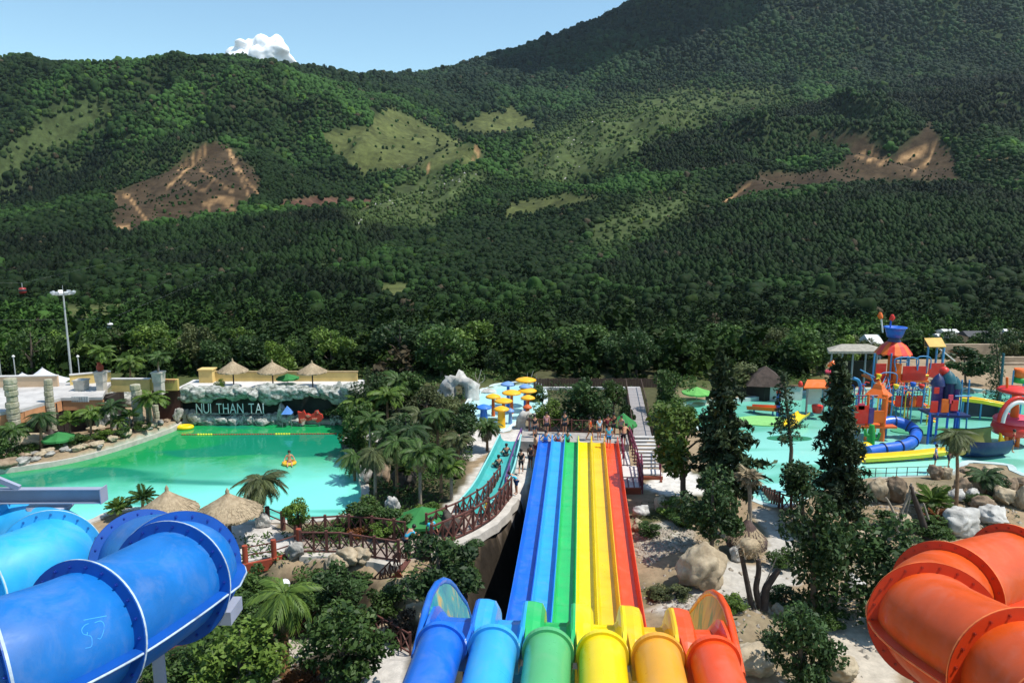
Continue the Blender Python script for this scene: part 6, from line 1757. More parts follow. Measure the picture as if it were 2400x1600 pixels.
ur = root('dark_fire_bowl', GG(128, 1084), 'wide dark bronze bowl standing on the left pool bank', 'bowl')
mb = MB(); mb.lathe([(.3, -.1), (.35, .1), (.85, .25), (.95, .55), (.80, .62), (.3, .66), (.2, .8), (.1, .95), (0, .97)], n=24); mb.build('bowl', material('dark_bronze', (.035, .022, .018), .6, .3, 4, .3, 8), ur)
b = GG(140, 1044); parasol('parasol', 'green parasol on the left bank before the dark building front', b, 1.15, .62, .4, green_cloth)
# ------------------------------------------------------------------ right side: water play structure in the lagoon
pl_red = fib('play_red', srgb(214, 44, 30), .4, .12, .15); pl_or = fib('play_orange', srgb(232, 104, 20), .4, .12, .15); pl_yel = fib('play_yellow', srgb(244, 206, 30), .4, .1, .15)
pl_blue = fib('play_blue', srgb(28, 96, 196), .4, .12, .15); pl_sky = material('play_steel_blue', srgb(70, 140, 190), .45, .12, 2); pl_navy = fib('play_navy', srgb(30, 44, 92), .4, .12, .1); pl_green = fib('play_green', srgb(36, 150, 60), .4, .12, .1)
pl_tan = material('play_tan_roof', srgb(214, 172, 92), .7, .15, 2); pl_teal = fib('play_teal', srgb(24, 84, 96), .4, .12, .1); pl_purp = fib('play_purple', srgb(80, 52, 120), .4, .12, .1); pl_pink = fib('play_pink', srgb(226, 70, 96), .4, .1, .1); pl_white = material('play_white', (.7, .7, .68), .5, .08, 2)
def kit(name, y, px, label, cat, group=None):
    o = root(name, (XA(px, y, 960), y, 0), label, cat, group); O = o.location.copy()
    def P(px, py, dy=0.0): return D(px, py, y + dy)
    def part(nm, m, fn, parent=None):
        mb = MB(); fn(mb); return mb.build(nm, m, parent or o, O)
    return o, P, part
def posts(part, P, pxs, top, dys, mat=pl_sky, r_=.07, bottom=-.9):
    for px, dy in zip(pxs, dys):
        a = P(px, top, dy); part('post', mat, lambda mb: mb.tube([(a.x, a.y, bottom), a], r_, 8))
# main tower with the tipping bucket
o, P, part = kit('bucket_tower', 61.5, 2080, 'tall play tower with blue tipping bucket, two red tipped horns and a red cone roof', 'play tower')
c = P(2079, 990); ax = lambda row: P(2079, row)
part('column', pl_or, lambda mb: mb.tube([(c.x, c.y, -1), (c.x, c.y, ax(812).z)], .36, 16))
zr0, zr1 = ax(826).z, ax(797).z; rw = 40 * 63 / FOC
def seg_cone(part, nm, mats, c, rb, rt, z0, z1, n=16, parent=None):
    for k in range(n):
        a0, a1 = 6.2832 * k / n, 6.2832 * (k + 1) / n
        def f(mb):
            am = (a0 + a1) / 2; q = lambda a, r_, z: (c.x + math.cos(a) * r_, c.y + math.sin(a) * r_, z)
            mb.add([q(a0, rb, z0), q(a1, rb, z0), q(a1, (rb + rt) * .55, z0 + (z1 - z0) * .6), q(a0, (rb + rt) * .55, z0 + (z1 - z0) * .6), q(a1, rt, z1), q(a0, rt, z1), q(am, rb * 1.02, z0 - .16)], [(0, 1, 2, 3), (3, 2, 4, 5), (1, 0, 6)])
        part(nm, mats[k % len(mats)], f, parent)
seg_cone(part, 'roof_segment', [pl_red, pl_or], c, rw, .35, zr0, zr1)
part('roof_lining', pl_red, lambda mb: mb.lathe([(0, zr0 + .1), (rw * .96, zr0 - .02), (rw * .96, zr0 + .02)], (c.x, c.y, 0), 24))
part('neck', pl_navy, lambda mb: mb.lathe([(.55, zr1 - .1), (.42, ax(792).z), (.5, ax(788).z)], (c.x, c.y, 0), 18))
z0, z1 = ax(790).z, ax(766).z
bk = part('bucket', pl_blue, lambda mb: mb.lathe([(0, z0), (.58, z0), (.72, (z0 + z1) / 2), (.82, z1 - .1), (.92, z1 - .08), (.92, z1), (.78, z1), (.66, z1 - .3), (0, z1 - .35)], (c.x, c.y, 0), 24))
for px0, px1, r1, dx in ((2070, 2065, 732, -.3), (2086, 2088, 737, .4)):
    a, b_ = P(px0, 768), P(px1, r1 + 14); t_ = P(px1 - 2 if dx < 0 else px1 + 3, r1)
    part('horn_post', pl_white if dx < 0 else pl_blue, lambda mb: mb.tube([a + Vector((0, 0, -.4)), b_], .07, 8), bk)
    part('horn_tip', pl_red if dx > 0 else pl_or, lambda mb: mb.tube([b_, b_.lerp(t_, .5) + Vector((dx * .2, 0, 0)), t_], [.16, .22, .10], 10), bk)
fl_z = P(2085, 886).z
part('platform', pl_or, lambda mb: mb.box((c.x + .3, c.y, fl_z), (4.4, 2.6, .16)))
for a, b_, m_ in ((2052, 2076, pl_red), (2094, 2112, pl_or), (2116, 2170, pl_red)):
    u, v = P(a, 868, -1.25), P(b_, 868, -1.25); zt = P(2080, 852, -1.25).z if m_ is not pl_red or a < 2100 else P(2080, 858, -1.25).z
    part('guard_panel', m_, lambda mb: mb.box(((u.x + v.x) / 2, u.y, (fl_z + zt) / 2), (v.x - u.x, .08, zt - fl_z)))
posts(part, P, (2050, 2050, 2090, 2112, 2112, 2132, 2128), 828, (-1.2, 1.2, -1.2, -1.2, 1.2, -1.0, 1.2))
for r_ in (842, 848):
    u, v = P(2094, r_, -1.2), P(2128, r_, -1.2); part('rail', pl_sky, lambda mb: mb.tube([u, v], .04, 6))
for r0, r1, p0, p1 in ((880, 905, 2040, 2052), (866, 884, 2016, 2050), (900, 930, 2140, 2178)):
    u, v = P(p0, r0, -1.5), P(p1, r1, -1.5); part('water_pipe', pl_sky, lambda mb: mb.tube([u, v], .05, 8))
# open chute between the towers
ch = [P(2112, 880, -.9), P(2140, 882, -.9), P(2172, 880, -.9)]
part('orange_chute', pl_or, lambda mb: mb.tube([v + Vector((0, 0, -.1)) for v in ch], .26, 12))
part('chute_lip', pl_yel, lambda mb: mb.tube([v + Vector((0, -.24, .08)) for v in ch], .07, 8))
net = material('rope_net_maroon', srgb(96, 44, 50), .8, .3, 4)
for k in range(13):
    a, b_ = P(2092 + k * 7, 892, -.4), P(2086 + k * 6.6, 950, -1.6); part('net_rope', net, lambda mb: mb.tube([a, b_], .03, 5))
for k in range(9):
    a, b_ = P(2092, 892 + k * 7, -.4 - k * .14), P(2174, 892 + k * 7, -.4 - k * .14); part('net_rope', net, lambda mb: mb.tube([a, b_], .03, 5))
lz = P(2120, 946, -2.5).z
part('lower_platform', pl_or, lambda mb: mb.box((P(2128, 946, -2.5).x, c.y - 2.5, lz), (2.6, 1.7, .14)))
for a, b_, m_ in ((2098, 2112, pl_red), (2114, 2132, net), (2134, 2146, pl_or), (2148, 2164, pl_red)):
    u, v = P(a, 940, -3.4), P(b_, 940, -3.4); part('guard_panel', m_, lambda mb: mb.box(((u.x + v.x) / 2, u.y, lz + .45), (v.x - u.x, .08, .85)))
posts(part, P, (2094, 2116, 2140, 2166, 2166), 905, (-3.4, -3.4, -3.4, -3.4, -1.7), r_=.06)
for r_ in (906, 915): u, v = P(2094, r_, -3.4), P(2166, r_, -3.4); part('rail', pl_sky, lambda mb: mb.tube([u, v], .04, 6))
for k in range(7):
    u = P(2168 + k * 3.4, 948 + k * 7.5, -2.6); part('step', pl_yel if k % 2 else pl_or, lambda mb: mb.box(u, (.34, 1.0, .07)))
for px0, px1, r0 in ((2064, 2100, 876), (2100, 2150, 840), (2150, 2180, 838)):
    pth = spline([P(px0, r0 + 30, -1.4), P(px0, r0, -1.5), P(px1, r0, -1.5), P(px1, r0 + 26, -1.4)], 4); part('spray_hoop', pl_sky, lambda mb: mb.tube(pth, .05, 7))
for px, r0, m_ in ((2100, 905, pl_yel), (2140, 900, pl_blue), (2160, 905, pl_red), (2060, 880, pl_yel)):
    q = P(px, r0, -3.4 if r0 > 890 else -1.4); part('small_bucket', m_, lambda mb: mb.lathe([(0, -.2), (.16, -.18), (.22, .14), (.18, .16), (0, .12)], q, 12))
rq = random.Random(44)
for k in range(16):                       # thin spray pipes with bent tops all round the tower
    px = rq.uniform(1995, 2180); dy = rq.uniform(-6.5, 1.0); top = P(px, rq.uniform(900, 960) if dy < -3 else rq.uniform(860, 930), dy); d_ = rq.choice((-1, 1)) * .4
    part('spray_pipe', [pl_sky, pl_blue, pl_red, pl_yel][k % 4], lambda mb: mb.tube([(top.x, top.y, -1), top, top + Vector((d_ * .4, 0, .22)), top + Vector((d_, -.1, .16))], .042, 7))
for k in range(10):
    a = P(rq.uniform(2050, 2120), rq.uniform(880, 900), -1.3); b_ = P(rq.uniform(2010, 2170), rq.uniform(930, 960), -3.5); part('tie_bar', [pl_sky, pl_red][k % 2], lambda mb: mb.tube([a, b_], .032, 6))
# gable roof tower
o, P, part = kit('gable_tower', 63, 2190, 'play tower with tan gable roof on tall blue posts and a red panel', 'play tower')
posts(part, P, (2176, 2212, 2176, 2196, 2213), 812, (-.8, -.8, .8, .8, .8), r_=.09)
a, b_, c_, d_, e, f_ = P(2178, 812, -1.1), P(2218, 812, -1.1), P(2166, 792, .1), P(2206, 791, .1), P(2166, 812, 1.2), P(2212, 812, 1.2)
part('roof_slope', pl_tan, lambda mb: mb.add([a, b_, d_, c_] + [v - Vector((0, 0, .08)) for v in (a, b_, d_, c_)], [(0, 1, 2, 3), (7, 6, 5, 4), (0, 4, 5, 1), (1, 5, 6, 2), (3, 7, 4, 0)]))
part('roof_slope', pl_tan, lambda mb: mb.add([c_, d_, f_, e] + [v - Vector((0, 0, .08)) for v in (c_, d_, f_, e)], [(0, 1, 2, 3), (7, 6, 5, 4), (2, 6, 7, 3)]))
part('gable_end', material('gable_dark_brown', (.05, .035, .03), .8, .2, 2), lambda mb: mb.add([a, c_, e, a + Vector((.05, 0, 0))], [(0, 1, 2)]))  # gable end in plain dark brown
fz_ = P(2190, 878).z
part('platform', pl_or, lambda mb: mb.box((P(2194, 878).x, 63, fz_), (1.7, 1.9, .14)))
u, v = P(2176, 866, -.95), P(2212, 866, -.95); part('guard_panel', pl_red, lambda mb: mb.box(((u.x + v.x) / 2, u.y, (fz_ + P(2190, 851, -.95).z) / 2), (v.x - u.x, .08, P(2190, 851, -.95).z - fz_)))
u, v = P(2203, 818), P(2238, 846); part('water_pipe', pl_white, lambda mb: mb.tube([u, v], .05, 8))
# front tower with orange pyramid roof
o, P, part = kit('front_tower', 54.2, 2052, 'low front play tower with orange tiered pyramid roof, orange columns and red panels', 'play tower')
c = P(2058, 925); hw = 25 * 56 / FOC
for z0, z1, r0, r1 in ((926, 908, hw * 1.35, hw * .55), (908, 900, hw * .6, hw * .45), (901, 892, hw * .32, .02)):
    part('roof_tier', pl_or, lambda mb: mb.lathe([(r0 * .98, P(2058, z0).z - .04), (r0, P(2058, z0).z), (r1, P(2058, z1).z)], (c.x, c.y, 0), 4, False).lathe([(0, P(2058, z0).z - .04), (r0 * .98, P(2058, z0).z - .04)], (c.x, c.y, 0), 4, False))
posts(part, P, (2036, 2080), 924, (-.7, .7), pl_or, .10)
posts(part, P, (2075,), 924, (-.8,), pl_or, .20)
posts(part, P, (2008, 2046), 928, (-.6, -.7), pl_sky, .07)
part('platform', pl_or, lambda mb: mb.box((P(2042, 993).x, 54.2, P(2042, 993).z), (2.9, 2.0, .14)))
for a, b_, r0, r1, m_ in ((2004, 2034, 950, 992, pl_red), (2036, 2046, 956, 992, pl_purp), (2048, 2070, 962, 990, pl_or), (2012, 2026, 945, 960, pl_pink)):
    u, v = P(a, r0, -1.05), P(b_, r1, -1.05 - .06 * (m_ is pl_pink)); part('guard_panel', m_, lambda mb: mb.box(((u.x + v.x) / 2, u.y, (u.z + v.z) / 2), (abs(v.x - u.x), .10, abs(u.z - v.z))))
u, v = P(2004, 927, -.6), P(2082, 927, -.6); part('top_rail', pl_navy, lambda mb: mb.tube([u, v], .05, 6))
# red umbrella, blue cylinder, orange-roof tower left of it, pavilion behind
b = P(2024, 1000, .5); b.z = 0; parasol('parasol', 'small crimson parasol between the play towers', Vector((b.x, 60.5, 0)), .68, P(2024, 899, 1.5).z, .45, pl_pink)
o, P, part = kit('pipe_tower', 61, 1966, 'blue pipe tower with an orange cap behind the tallest conifer', 'play tower')
a, b_ = P(1968, 842), P(1968, 1000); part('pipe', pl_blue, lambda mb: mb.tube([(a.x, a.y, -1), a], .26, 14))
c = P(1952, 856); part('cap', pl_or, lambda mb: mb.lathe([(0, c.z - .12), (.45, c.z - .1), (.3, c.z + .2), (0, c.z + .45)], (c.x, c.y, 0), 14))
a = P(1952, 852); part('cap_post', pl_sky, lambda mb: mb.tube([(a.x, a.y, -1), a], .06, 8))
pth = spline([P(2000, 886), P(2012, 892), P(2016, 910), P(2010, 935)], 5); part('loop_pipe', pl_sky, lambda mb: mb.tube(pth, .14, 10))
o, P, part = kit('orange_roof_tower', 60, 1908, 'play hut with a flared orange roof and hanging red bucket', 'play tower')
zt, zb = P(1908, 889).z, P(1908, 909).z
A_ = [P(1884, 908, -1), P(1940, 908, -1), P(1946, 908, 1.2), P(1880, 908, 1.2)]; T_ = [P(1892, 889, .1), P(1932, 889, .1)]
part('roof', pl_or, lambda mb: mb.add(A_ + T_ + [v - Vector((0, 0, .1)) for v in A_], [(0, 1, 5, 4), (1, 2, 5), (2, 3, 4, 5), (3, 0, 4), (9, 8, 7, 6), (0, 6, 7, 1)]))
posts(part, P, (1894, 1934, 1892, 1932), 908, (-.9, -.9, 1, 1), material('grey_post', (.25, .24, .27), .6, .2, 3), .06)
for px, m_ in ((1876, pl_red), (1944, pl_red)):
    q = P(px, 900, -.9); part('corner_lantern', m_, lambda mb: mb.lathe([(0, -.25), (.16, -.22), (.2, 0), (.12, .22), (0, .28)], q, 10))
q = P(1915, 957, -.4); part('hanging_bucket', pl_red, lambda mb: mb.lathe([(0, -.35), (.36, -.32), (.46, .25), (.40, .30), (0, .28)], q, 16))
q = P(1900, 930, .6); part('back_panel', pl_white, lambda mb: mb.box((P(1920, 930).x, 61.1, q.z), (1.3, .1, 1.5)))
o = root('pavilion', (XA(1998, 68), 68, 0), 'open pavilion with a grey thatched hip roof behind the play towers', 'pavilion'); O = o.location.copy()
P = lambda px, py, dy=0: D(px, py, 68 + dy); thg = material('grey_thatch', (.36, .33, .27), .95, .35, 3, .6, 12)
E4 = [P(1942, 823, -2), P(2062, 823, -2), P(2066, 815, 3), P(1938, 815, 3)]; R2 = [P(1972, 806, .5), P(2034, 806, .5)]
mb = MB(); mb.add(E4 + R2 + [v - Vector((0, 0, .22)) for v in E4], [(0, 1, 5, 4), (1, 2, 5), (2, 3, 4, 5), (3, 0, 4), (9, 8, 7, 6), (0, 6, 7, 1), (3, 9, 6, 0), (1, 7, 8, 2)]); mb.build('roof', thg, o, O)
for px in (1950, 1975, 2000, 2030, 2056):
    a = P(px, 822, -1.8); mb = MB(); mb.tube([(a.x, a.y, -1.5), a], .09, 8); mb.build('post', steel, o, O)
mb = MB(); q = P(2000, 850, 2.5); mb.box((q.x, q.y, q.z - 1.5), (4.4, .2, 3.4)); mb.build('back_wall', dark_in, o, O)
# castle-like striped tower on stilts
o, P, part = kit('castle_tower', 53.6, 2206, 'small purple and red castle tower with dark teal domes on blue stilts', 'play tower')
posts(part, P, (2180, 2198, 2222, 2246, 2186, 2240), 966, (-1.0, -1.0, -1.0, -1.0, 1.0, 1.0), pl_blue, .085)
part('deck', pl_navy, lambda mb: mb.box((P(2212, 967).x, 53.6, P(2212, 967).z), (2.7, 2.2, .16)))
for px, r0, r1, rad, m_, dm in ((2192, 966, 905, .38, pl_purp, pl_navy), (2216, 966, 898, .42, pl_navy, pl_teal), (2234, 966, 912, .30, pl_purp, pl_teal)):
    a, b_ = P(px, r0), P(px, r1); part('turret', m_, lambda mb: mb.lathe([(rad, a.z), (rad, b_.z), (rad * 1.2, b_.z + .1)], (a.x, a.y, 0), 16))
    part('dome', dm, lambda mb: mb.lathe([(rad * 1.35, b_.z + .08), (rad * 1.25, b_.z + .35), (rad * .75, b_.z + .72), (.05, b_.z + .95), (0, b_.z + 1.0)], (a.x, a.y, 0), 16))
q = P(2213, 870, .3); part('top_ball', pl_red, lambda mb: mb.lathe([(0, -.36)] + [(.36 * math.sin(t), -.36 * math.cos(t)) for t in np.linspace(.3, 2.8, 8)] + [(0, .36)], q, 14))
for a, b_, r0, r1, m_ in ((2182, 2196, 940, 966, pl_red), (2208, 2222, 935, 966, pl_or), (2230, 2244, 938, 962, pl_red), (2190, 2200, 908, 922, pl_red), (2224, 2232, 925, 945, pl_pink)):
    u, v = P(a, r0, -1.06), P(b_, r1, -1.06); part('front_panel', m_, lambda mb: mb.box(((u.x + v.x) / 2, u.y, (u.z + v.z) / 2), (v.x - u.x, .09, u.z - v.z)))
for px in (2255, 2272):
    u, v = P(px, 890), P(px, 945); part('side_post', pl_sky, lambda mb: mb.tube([(v.x, v.y, -1), u], .06, 8))
u, v = P(2238, 928, -.5), P(2276, 928, -.5); part('side_rail', pl_sky, lambda mb: mb.tube([u, v], .06, 8))
# blue spiral tube, yellow troughs, blue half pipe
def trough(name, label, pts, w, h, mat, rim_=None, y0=None, legs=(), cat='water slide'):
    o = root(name, (pts[0].x, pts[0].y, 0), label, cat); O = o.location.copy(); P_ = spline(pts, 6); vs = []; prof = [(-1, 1), (-.92, 1), (-.75, .3), (-.4, 0.04), (.4, .04), (.75, .3), (.92, 1), (1, 1), (.8, .1), (.4, -.12), (-.4, -.12), (-.8, .1)]; q = len(prof)
    for i, p in enumerate(P_):
        a, b = P_[max(0, i - 1)], P_[min(len(P_) - 1, i + 1)]; d = b - a; d.z = 0; d.normalize(); n = Vector((d.y, -d.x, 0))
        for t, z in prof: vs.append(p + n * t * w / 2 + Vector((0, 0, z * h)))
    mb = MB(); mb.add(vs, [(i * q + j, i * q + (j + 1) % q, (i + 1) * q + (j + 1) % q, (i + 1) * q + j) for i in range(len(P_) - 1) for j in range(q)]); mb.add(vs[:q], [tuple(reversed(range(q)))]); mb.add(vs[-q:], [tuple(range(q))]); mb.build('trough', mat, o, O)
    if rim_:
        for k in (0, 7): mb = MB(); mb.tube([vs[i * q + k] for i in range(len(P_))], .05, 6); mb.build('rim', rim_, o, O)
    for i in legs:
        p = P_[min(i, len(P_) - 1)]; mb = MB(); mb.tube([(p.x, p.y, -1), p - Vector((0, 0, .1 * h))], .07, 8); mb.build('support_post', pl_sky, o, O)
    return o
o, P, part = kit('spiral_tube_slide', 54, 2110, 'dark blue closed tube curling round in front of the play towers', 'water slide')
pth = spline([P(2066, 990, .2), P(2096, 987, .3), P(2130, 998, .0), P(2147, 1014, -.9), G(2138, 1034, .62), G(2108, 1046, .45), G(2070, 1052, .36), G(2034, 1058, .3)], 7)
part('tube', pl_blue, lambda mb: mb.tube(pth, .40, 18))
for k in (7, 14, 21, 28, 35, 42):
    t = (pth[k + 1] - pth[k - 1]).normalized(); part('flange', pl_navy, lambda mb: mb.tube([pth[k] - t * .04, pth[k] + t * .04], .47, 18))
for k in (3, 20, 36):
    p = pth[k]; part('support_post', pl_sky, lambda mb: mb.tube([(p.x, p.y, -1), p - Vector((0, 0, .38))], .07, 8))
trough('yellow_run_out', 'long yellow run-out trough along the front of the lagoon', [G(2018, 1080, .12), G(2120, 1073, .16), G(2225, 1062, .3)], 1.0, .32, pl_yel, None, legs=(2, 10))
trough('yellow_high_slide', 'yellow trough slide sloping down at the far right with dark side skirt', [D(2250, 938, 60), D(2300, 944, 59.5), D(2362, 956, 59)], .9, .3, pl_yel, pl_yel, legs=(1, 6, 11))
sk_ = root('slide_skirt', D(2300, 975, 60.2), 'dark blue screen wall under the yellow slide at the far right', 'screen'); mb = MB(); a, b = D(2252, 975, 60.3), D(2345, 985, 60.3); mb.bar((a.x, a.y, (a.z + .0) / 2 + .45), (b.x, b.y, a.z / 2 + .45), .12, a.z + 1.9); mb.build('screen_panel', material('dark_screen', (.02, .035, .06), .6, .3, 1), sk_, sk_.location)
hp = root('half_pipe_slide', G(2306, 1066, .2), 'big dark blue half pipe with olive inner wall at the right of the lagoon', 'water slide'); O = hp.location.copy()
P_ = [G(2252, 1070, .0), G(2300, 1072, .0), G(2352, 1066, .0)]; olive_in = material('olive_inner', srgb(110, 112, 50), .5, .2, 1.5)
for nm, rr_, m_, flip in (('outer_shell', 1.0, pl_navy, False), ('inner_wall', .94, olive_in, True)):
    mb = MB(); vs = []
    for p in spline(P_, 5):
        for k in range(13):
            a = R(200 + 215 * k / 12 - 30); vs.append(p + Vector((0, math.cos(a) * 1.25 * rr_ + .4, 1.15 + math.sin(a) * 1.2 * rr_)))
    m2 = len(vs) // 13; fs = [(i * 13 + k, (i + 1) * 13 + k, (i + 1) * 13 + k + 1, i * 13 + k + 1) for i in range(m2 - 1) for k in range(12)]
    mb.add(vs, [tuple(reversed(f)) if flip else f for f in fs], True); mb.build(nm, m_, hp, O)
e = G(2352, 1050, .6); mb = MB(); mb.add([e + Vector((-.3, 0, 1.1)), e + Vector((.45, .1, 0)), e + Vector((-.3, 0, 0)), e + Vector((-.3, .2, 1.1)), e + Vector((.45, .3, 0)), e + Vector((-.3, .2, 0))], [(0, 2, 1), (3, 4, 5), (0, 1, 4, 3), (1, 2, 5, 4), (2, 0, 3, 5)]); mb.build('end_fin', pl_yel, hp, O)
# green spraying figure and small yellow slide on the left
o, P, part = kit('spray_figure', 51.8, 2045, 'bright green cactus like spraying figure beside the spiral tube', 'water toy')
a, b_ = P(2040, 1040), P(2040, 995)
part('trunk', pl_green, lambda mb: mb.tube([(a.x, a.y, -1), (a.x, a.y, b_.z * .6), (a.x, a.y, b_.z)], [.30, .26, .16], 12))
for s_, z_ in ((-1, .55), (1, .38)):
    part('limb', pl_green, lambda mb: mb.tube([(a.x, a.y, b_.z * z_), (a.x + s_ * .45, a.y - .1, b_.z * z_ + .05), (a.x + s_ * .55, a.y - .1, b_.z * z_ + .5)], [.16, .14, .10], 10))
part('base_mound', pl_yel, lambda mb: mb.lathe([(.6, -.4), (.5, .25), (.2, .45), (0, .5)], (P(2028, 1040).x, a.y - .1, 0), 14))
trough('yellow_small_slide', 'short yellow slide between the conifers at the lagoon', [D(1884, 972, 59), D(1866, 985, 57.5), D(1848, 1001, 56)], 1.0, .3, pl_yel, None, legs=(1, 7))
trough('orange_open_slide', 'straight orange trough on low posts at the left of the lagoon', [D(1756, 958, 62), D(1790, 960, 61), D(1822, 962, 60.5)], 1.0, .35, pl_or, None, legs=(2, 10))
o, P, part = kit('blue_spray_post', 60.5, 1824, 'blue spray post with a red tip beside the orange trough', 'water toy')
a, b_ = P(1824, 1000), P(1824, 922); part('post', pl_blue, lambda mb: mb.tube([(a.x, a.y, -1), (b_.x, b_.y, b_.z)], [.22, .14], 10)); part('tip', pl_red, lambda mb: mb.lathe([(0, 0), (.2, .05), (.12, .3), (0, .36)], b_, 10))
isl = root('green_play_pad', G(1790, 985, .1), 'flat green rubber pad at the left of the lagoon', 'play pad'); mb = MB(); mb.prism([(isl.location.x + math.cos(a) * 2.3, isl.location.y + math.sin(a) * 1.5) for a in np.linspace(0, 6.283, 28, endpoint=False)], -.9, .10); mb.build('pad', material('pad_green', srgb(130, 190, 110), .8, .12, 2), isl, isl.location)
isl = root('green_play_pad', G(2190, 1008, .1), 'green rubber island under the castle tower', 'play pad'); mb = MB(); mb.prism([(isl.location.x + math.cos(a) * 3.4, isl.location.y + math.sin(a) * 1.2) for a in np.linspace(0, 6.283, 28, endpoint=False)], -.9, .09); mb.build('pad', material('pad_teal_green', srgb(70, 150, 110), .8, .15, 2), isl, isl.location)
isl = root('green_play_pad', G(1850, 1026, .06), 'dark green submerged step in the middle of the lagoon', 'play pad'); mb = MB(); mb.prism([(isl.location.x + math.cos(a) * 1.7, isl.location.y + math.sin(a) * .7) for a in np.linspace(0, 6.283, 28, endpoint=False)], -.9, .05); mb.build('pad', material('pad_deep_green', srgb(40, 120, 84), .5, .15, 2), isl, isl.location)
# red tower cut by the right edge
o, P, part = kit('red_tower', 52.5, 2385, 'red and white play tower with disc roof cut by the right edge', 'play tower')
c = P(2384, 914); part('disc_roof', pl_red, lambda mb: mb.lathe([(0, c.z - .16), (1.2, c.z - .14), (1.32, c.z), (1.1, c.z + .14), (0, c.z + .3)], (c.x, c.y, 0), 24))
a = P(2384, 1040); part('column', pl_or, lambda mb: mb.lathe([(.28, -1), (.28, P(2384, 960).z), (.22, P(2384, 945).z), (.36, c.z - .1)], (c.x, c.y, 0), 14))
a = P(2360, 884); part('mast', pl_or, lambda mb: mb.tube([P(2360, 914), a], .09, 8))
z0, z1 = P(2384, 1022, -.8).z, P(2384, 996, -.8).z
part('belt', pl_red, lambda mb: mb.lathe([(0, z0), (1.3, z0), (1.42, (z0 + z1) / 2), (1.3, z1), (0, z1)], (c.x, c.y, 0), 24))
part('upper_belt', pl_pink, lambda mb: mb.lathe([(1.25, z1), (1.36, z1 + .2), (1.2, z1 + .4), (0, z1 + .42)], (c.x, c.y, 0), 24))
pth = [P(2384, 990, -1.3) + Vector((math.cos(t) * 1.05, 0, math.sin(t) * 1.5)) for t in np.linspace(0, math.pi, 16)]
part('white_arch', pl_white, lambda mb: mb.tube(pth, .15, 10)); part('red_arch', pl_red, lambda mb: mb.tube([v + Vector((0, .12, 0)) + (v - P(2384, 990, -1.3)) * .2 for v in pth], .14, 10))
for dx in (-.75, .1, .8): part('leg', pl_or, lambda mb: mb.tube([(c.x + dx, c.y - .5, -1), (c.x + dx, c.y - .5, z0)], .15, 10))
o, P, part = kit('tipping_bucket', 60, 2388, 'orange bucket over a green band on posts at the right edge above the red tower', 'water toy')
c = P(2390, 895); z0, z1 = P(2390, 884).z, P(2390, 864).z
part('bucket', pl_or, lambda mb: mb.lathe([(0, z0), (.42, z0), (.52, z1), (.46, z1), (0, z1 - .1)], (c.x, c.y, 0), 18)); part('band', pl_green, lambda mb: mb.lathe([(0, P(2390, 897).z), (.5, P(2390, 896).z), (.45, z0), (0, z0)], (c.x, c.y, 0), 18)); posts(part, P, (2376, 2402), 868, (0, 0), pl_sky, .06)
a, b_ = P(2352, 828), P(2352, 870); part('side_pipe', pl_teal, lambda mb: mb.tube([(b_.x, b_.y, -.8), a], .10, 8))
# low railing, loungers and decks on the lagoon's near edge
rl = root('pool_railing', G(2030, 1125, .3), 'thin dark railing along the near edge of the lagoon', 'railing'); O = rl.location.copy(); dk_m = material('dark_steel', (.06, .065, .07), .5, .1, 3)
A, B = G(2026, 1124, .34), G(2222, 1118, .34)
for z in (.4, .75): mb = MB(); mb.tube([A + Vector((0, 0, z)), B + Vector((0, 0, z))], .022, 6); mb.build('rail', dk_m, rl, O)
for k in range(9): p = A.lerp(B, k / 8); mb = MB(); mb.tube([p - Vector((0, 0, .2)), p + Vector((0, 0, .75))], .025, 6); mb.build('post', dk_m, rl, O)
# construction ground, walls and roofs at the far right
ry = material('raw_earth', (.42, .32, .22), .95, .35, .8, .5, 5); roofd = material('dark_sheet_roof', (.06, .06, .065), .7, .2, 1); roofw = material('white_sheet_roof', (.66, .65, .62), .6, .1, 1)
for name, lab, px0, px1, r0, r1, y, mr, mw in (('shed', 'long low shed with a dark roof at the far right on the building site', 2256, 2345, 774, 785, 112, roofd, peach), ('shed', 'small white roofed shed at the forest edge on the building site', 2205, 2240, 770, 778, 118, roofw, white_c), ('shed', 'pale roofed shed just above the tan gable roof', 2190, 2226, 781, 787, 110, roofw, peach), ('hut', 'little hut with a terracotta roof on the building site', 2240, 2272, 814, 827, 92, orange_t, peach), ('shed', 'flat white canopy at the right edge of the building site', 2348, 2375, 770, 778, 112, roofw, white_c), ('hut', 'small white roofed building behind the blue tipping bucket', 2026, 2058, 782, 800, 96, roofw, material('blue_grey_wall', (.25, .30, .33), .8, .2, 1))):
    a, b = D(px0, r0, y), D(px1, r1, y); zg = float(hill(np.array([a.x]), np.array([y]))[0]); o = root(name, ((a.x + b.x) / 2, y, zg - .3), lab, 'shed' if name == 'shed' else 'hut', 'sheds on the building site'); w = b.x - a.x; ze = max(b.z, zg + .8) - zg + .3; zt = ze + max(.25, a.z - b.z) * .9
    mb = MB(); mb.box((0, 0, ze / 2), (w * .92, 2.6, ze)); mb.build('wall', mw, o)
    mb = MB(); mb.add([(-w / 2, -1.7, ze - .05), (w / 2, -1.7, ze - .05), (w / 2, 0, zt), (-w / 2, 0, zt), (w / 2, 1.7, ze - .05), (-w / 2, 1.7, ze - .05)], [(0, 1, 2, 3), (3, 2, 4, 5), (0, 3, 5), (1, 4, 2), (5, 4, 1, 0)]); mb.build('roof', mr, o)
    for k in range(int(w / 1.2)):
        mb = MB(); mb.box((-w / 2 + .6 + k * 1.2, -1.31, ze * .55), (.5, .06, ze * .45)); mb.build('window', dark_in, o)
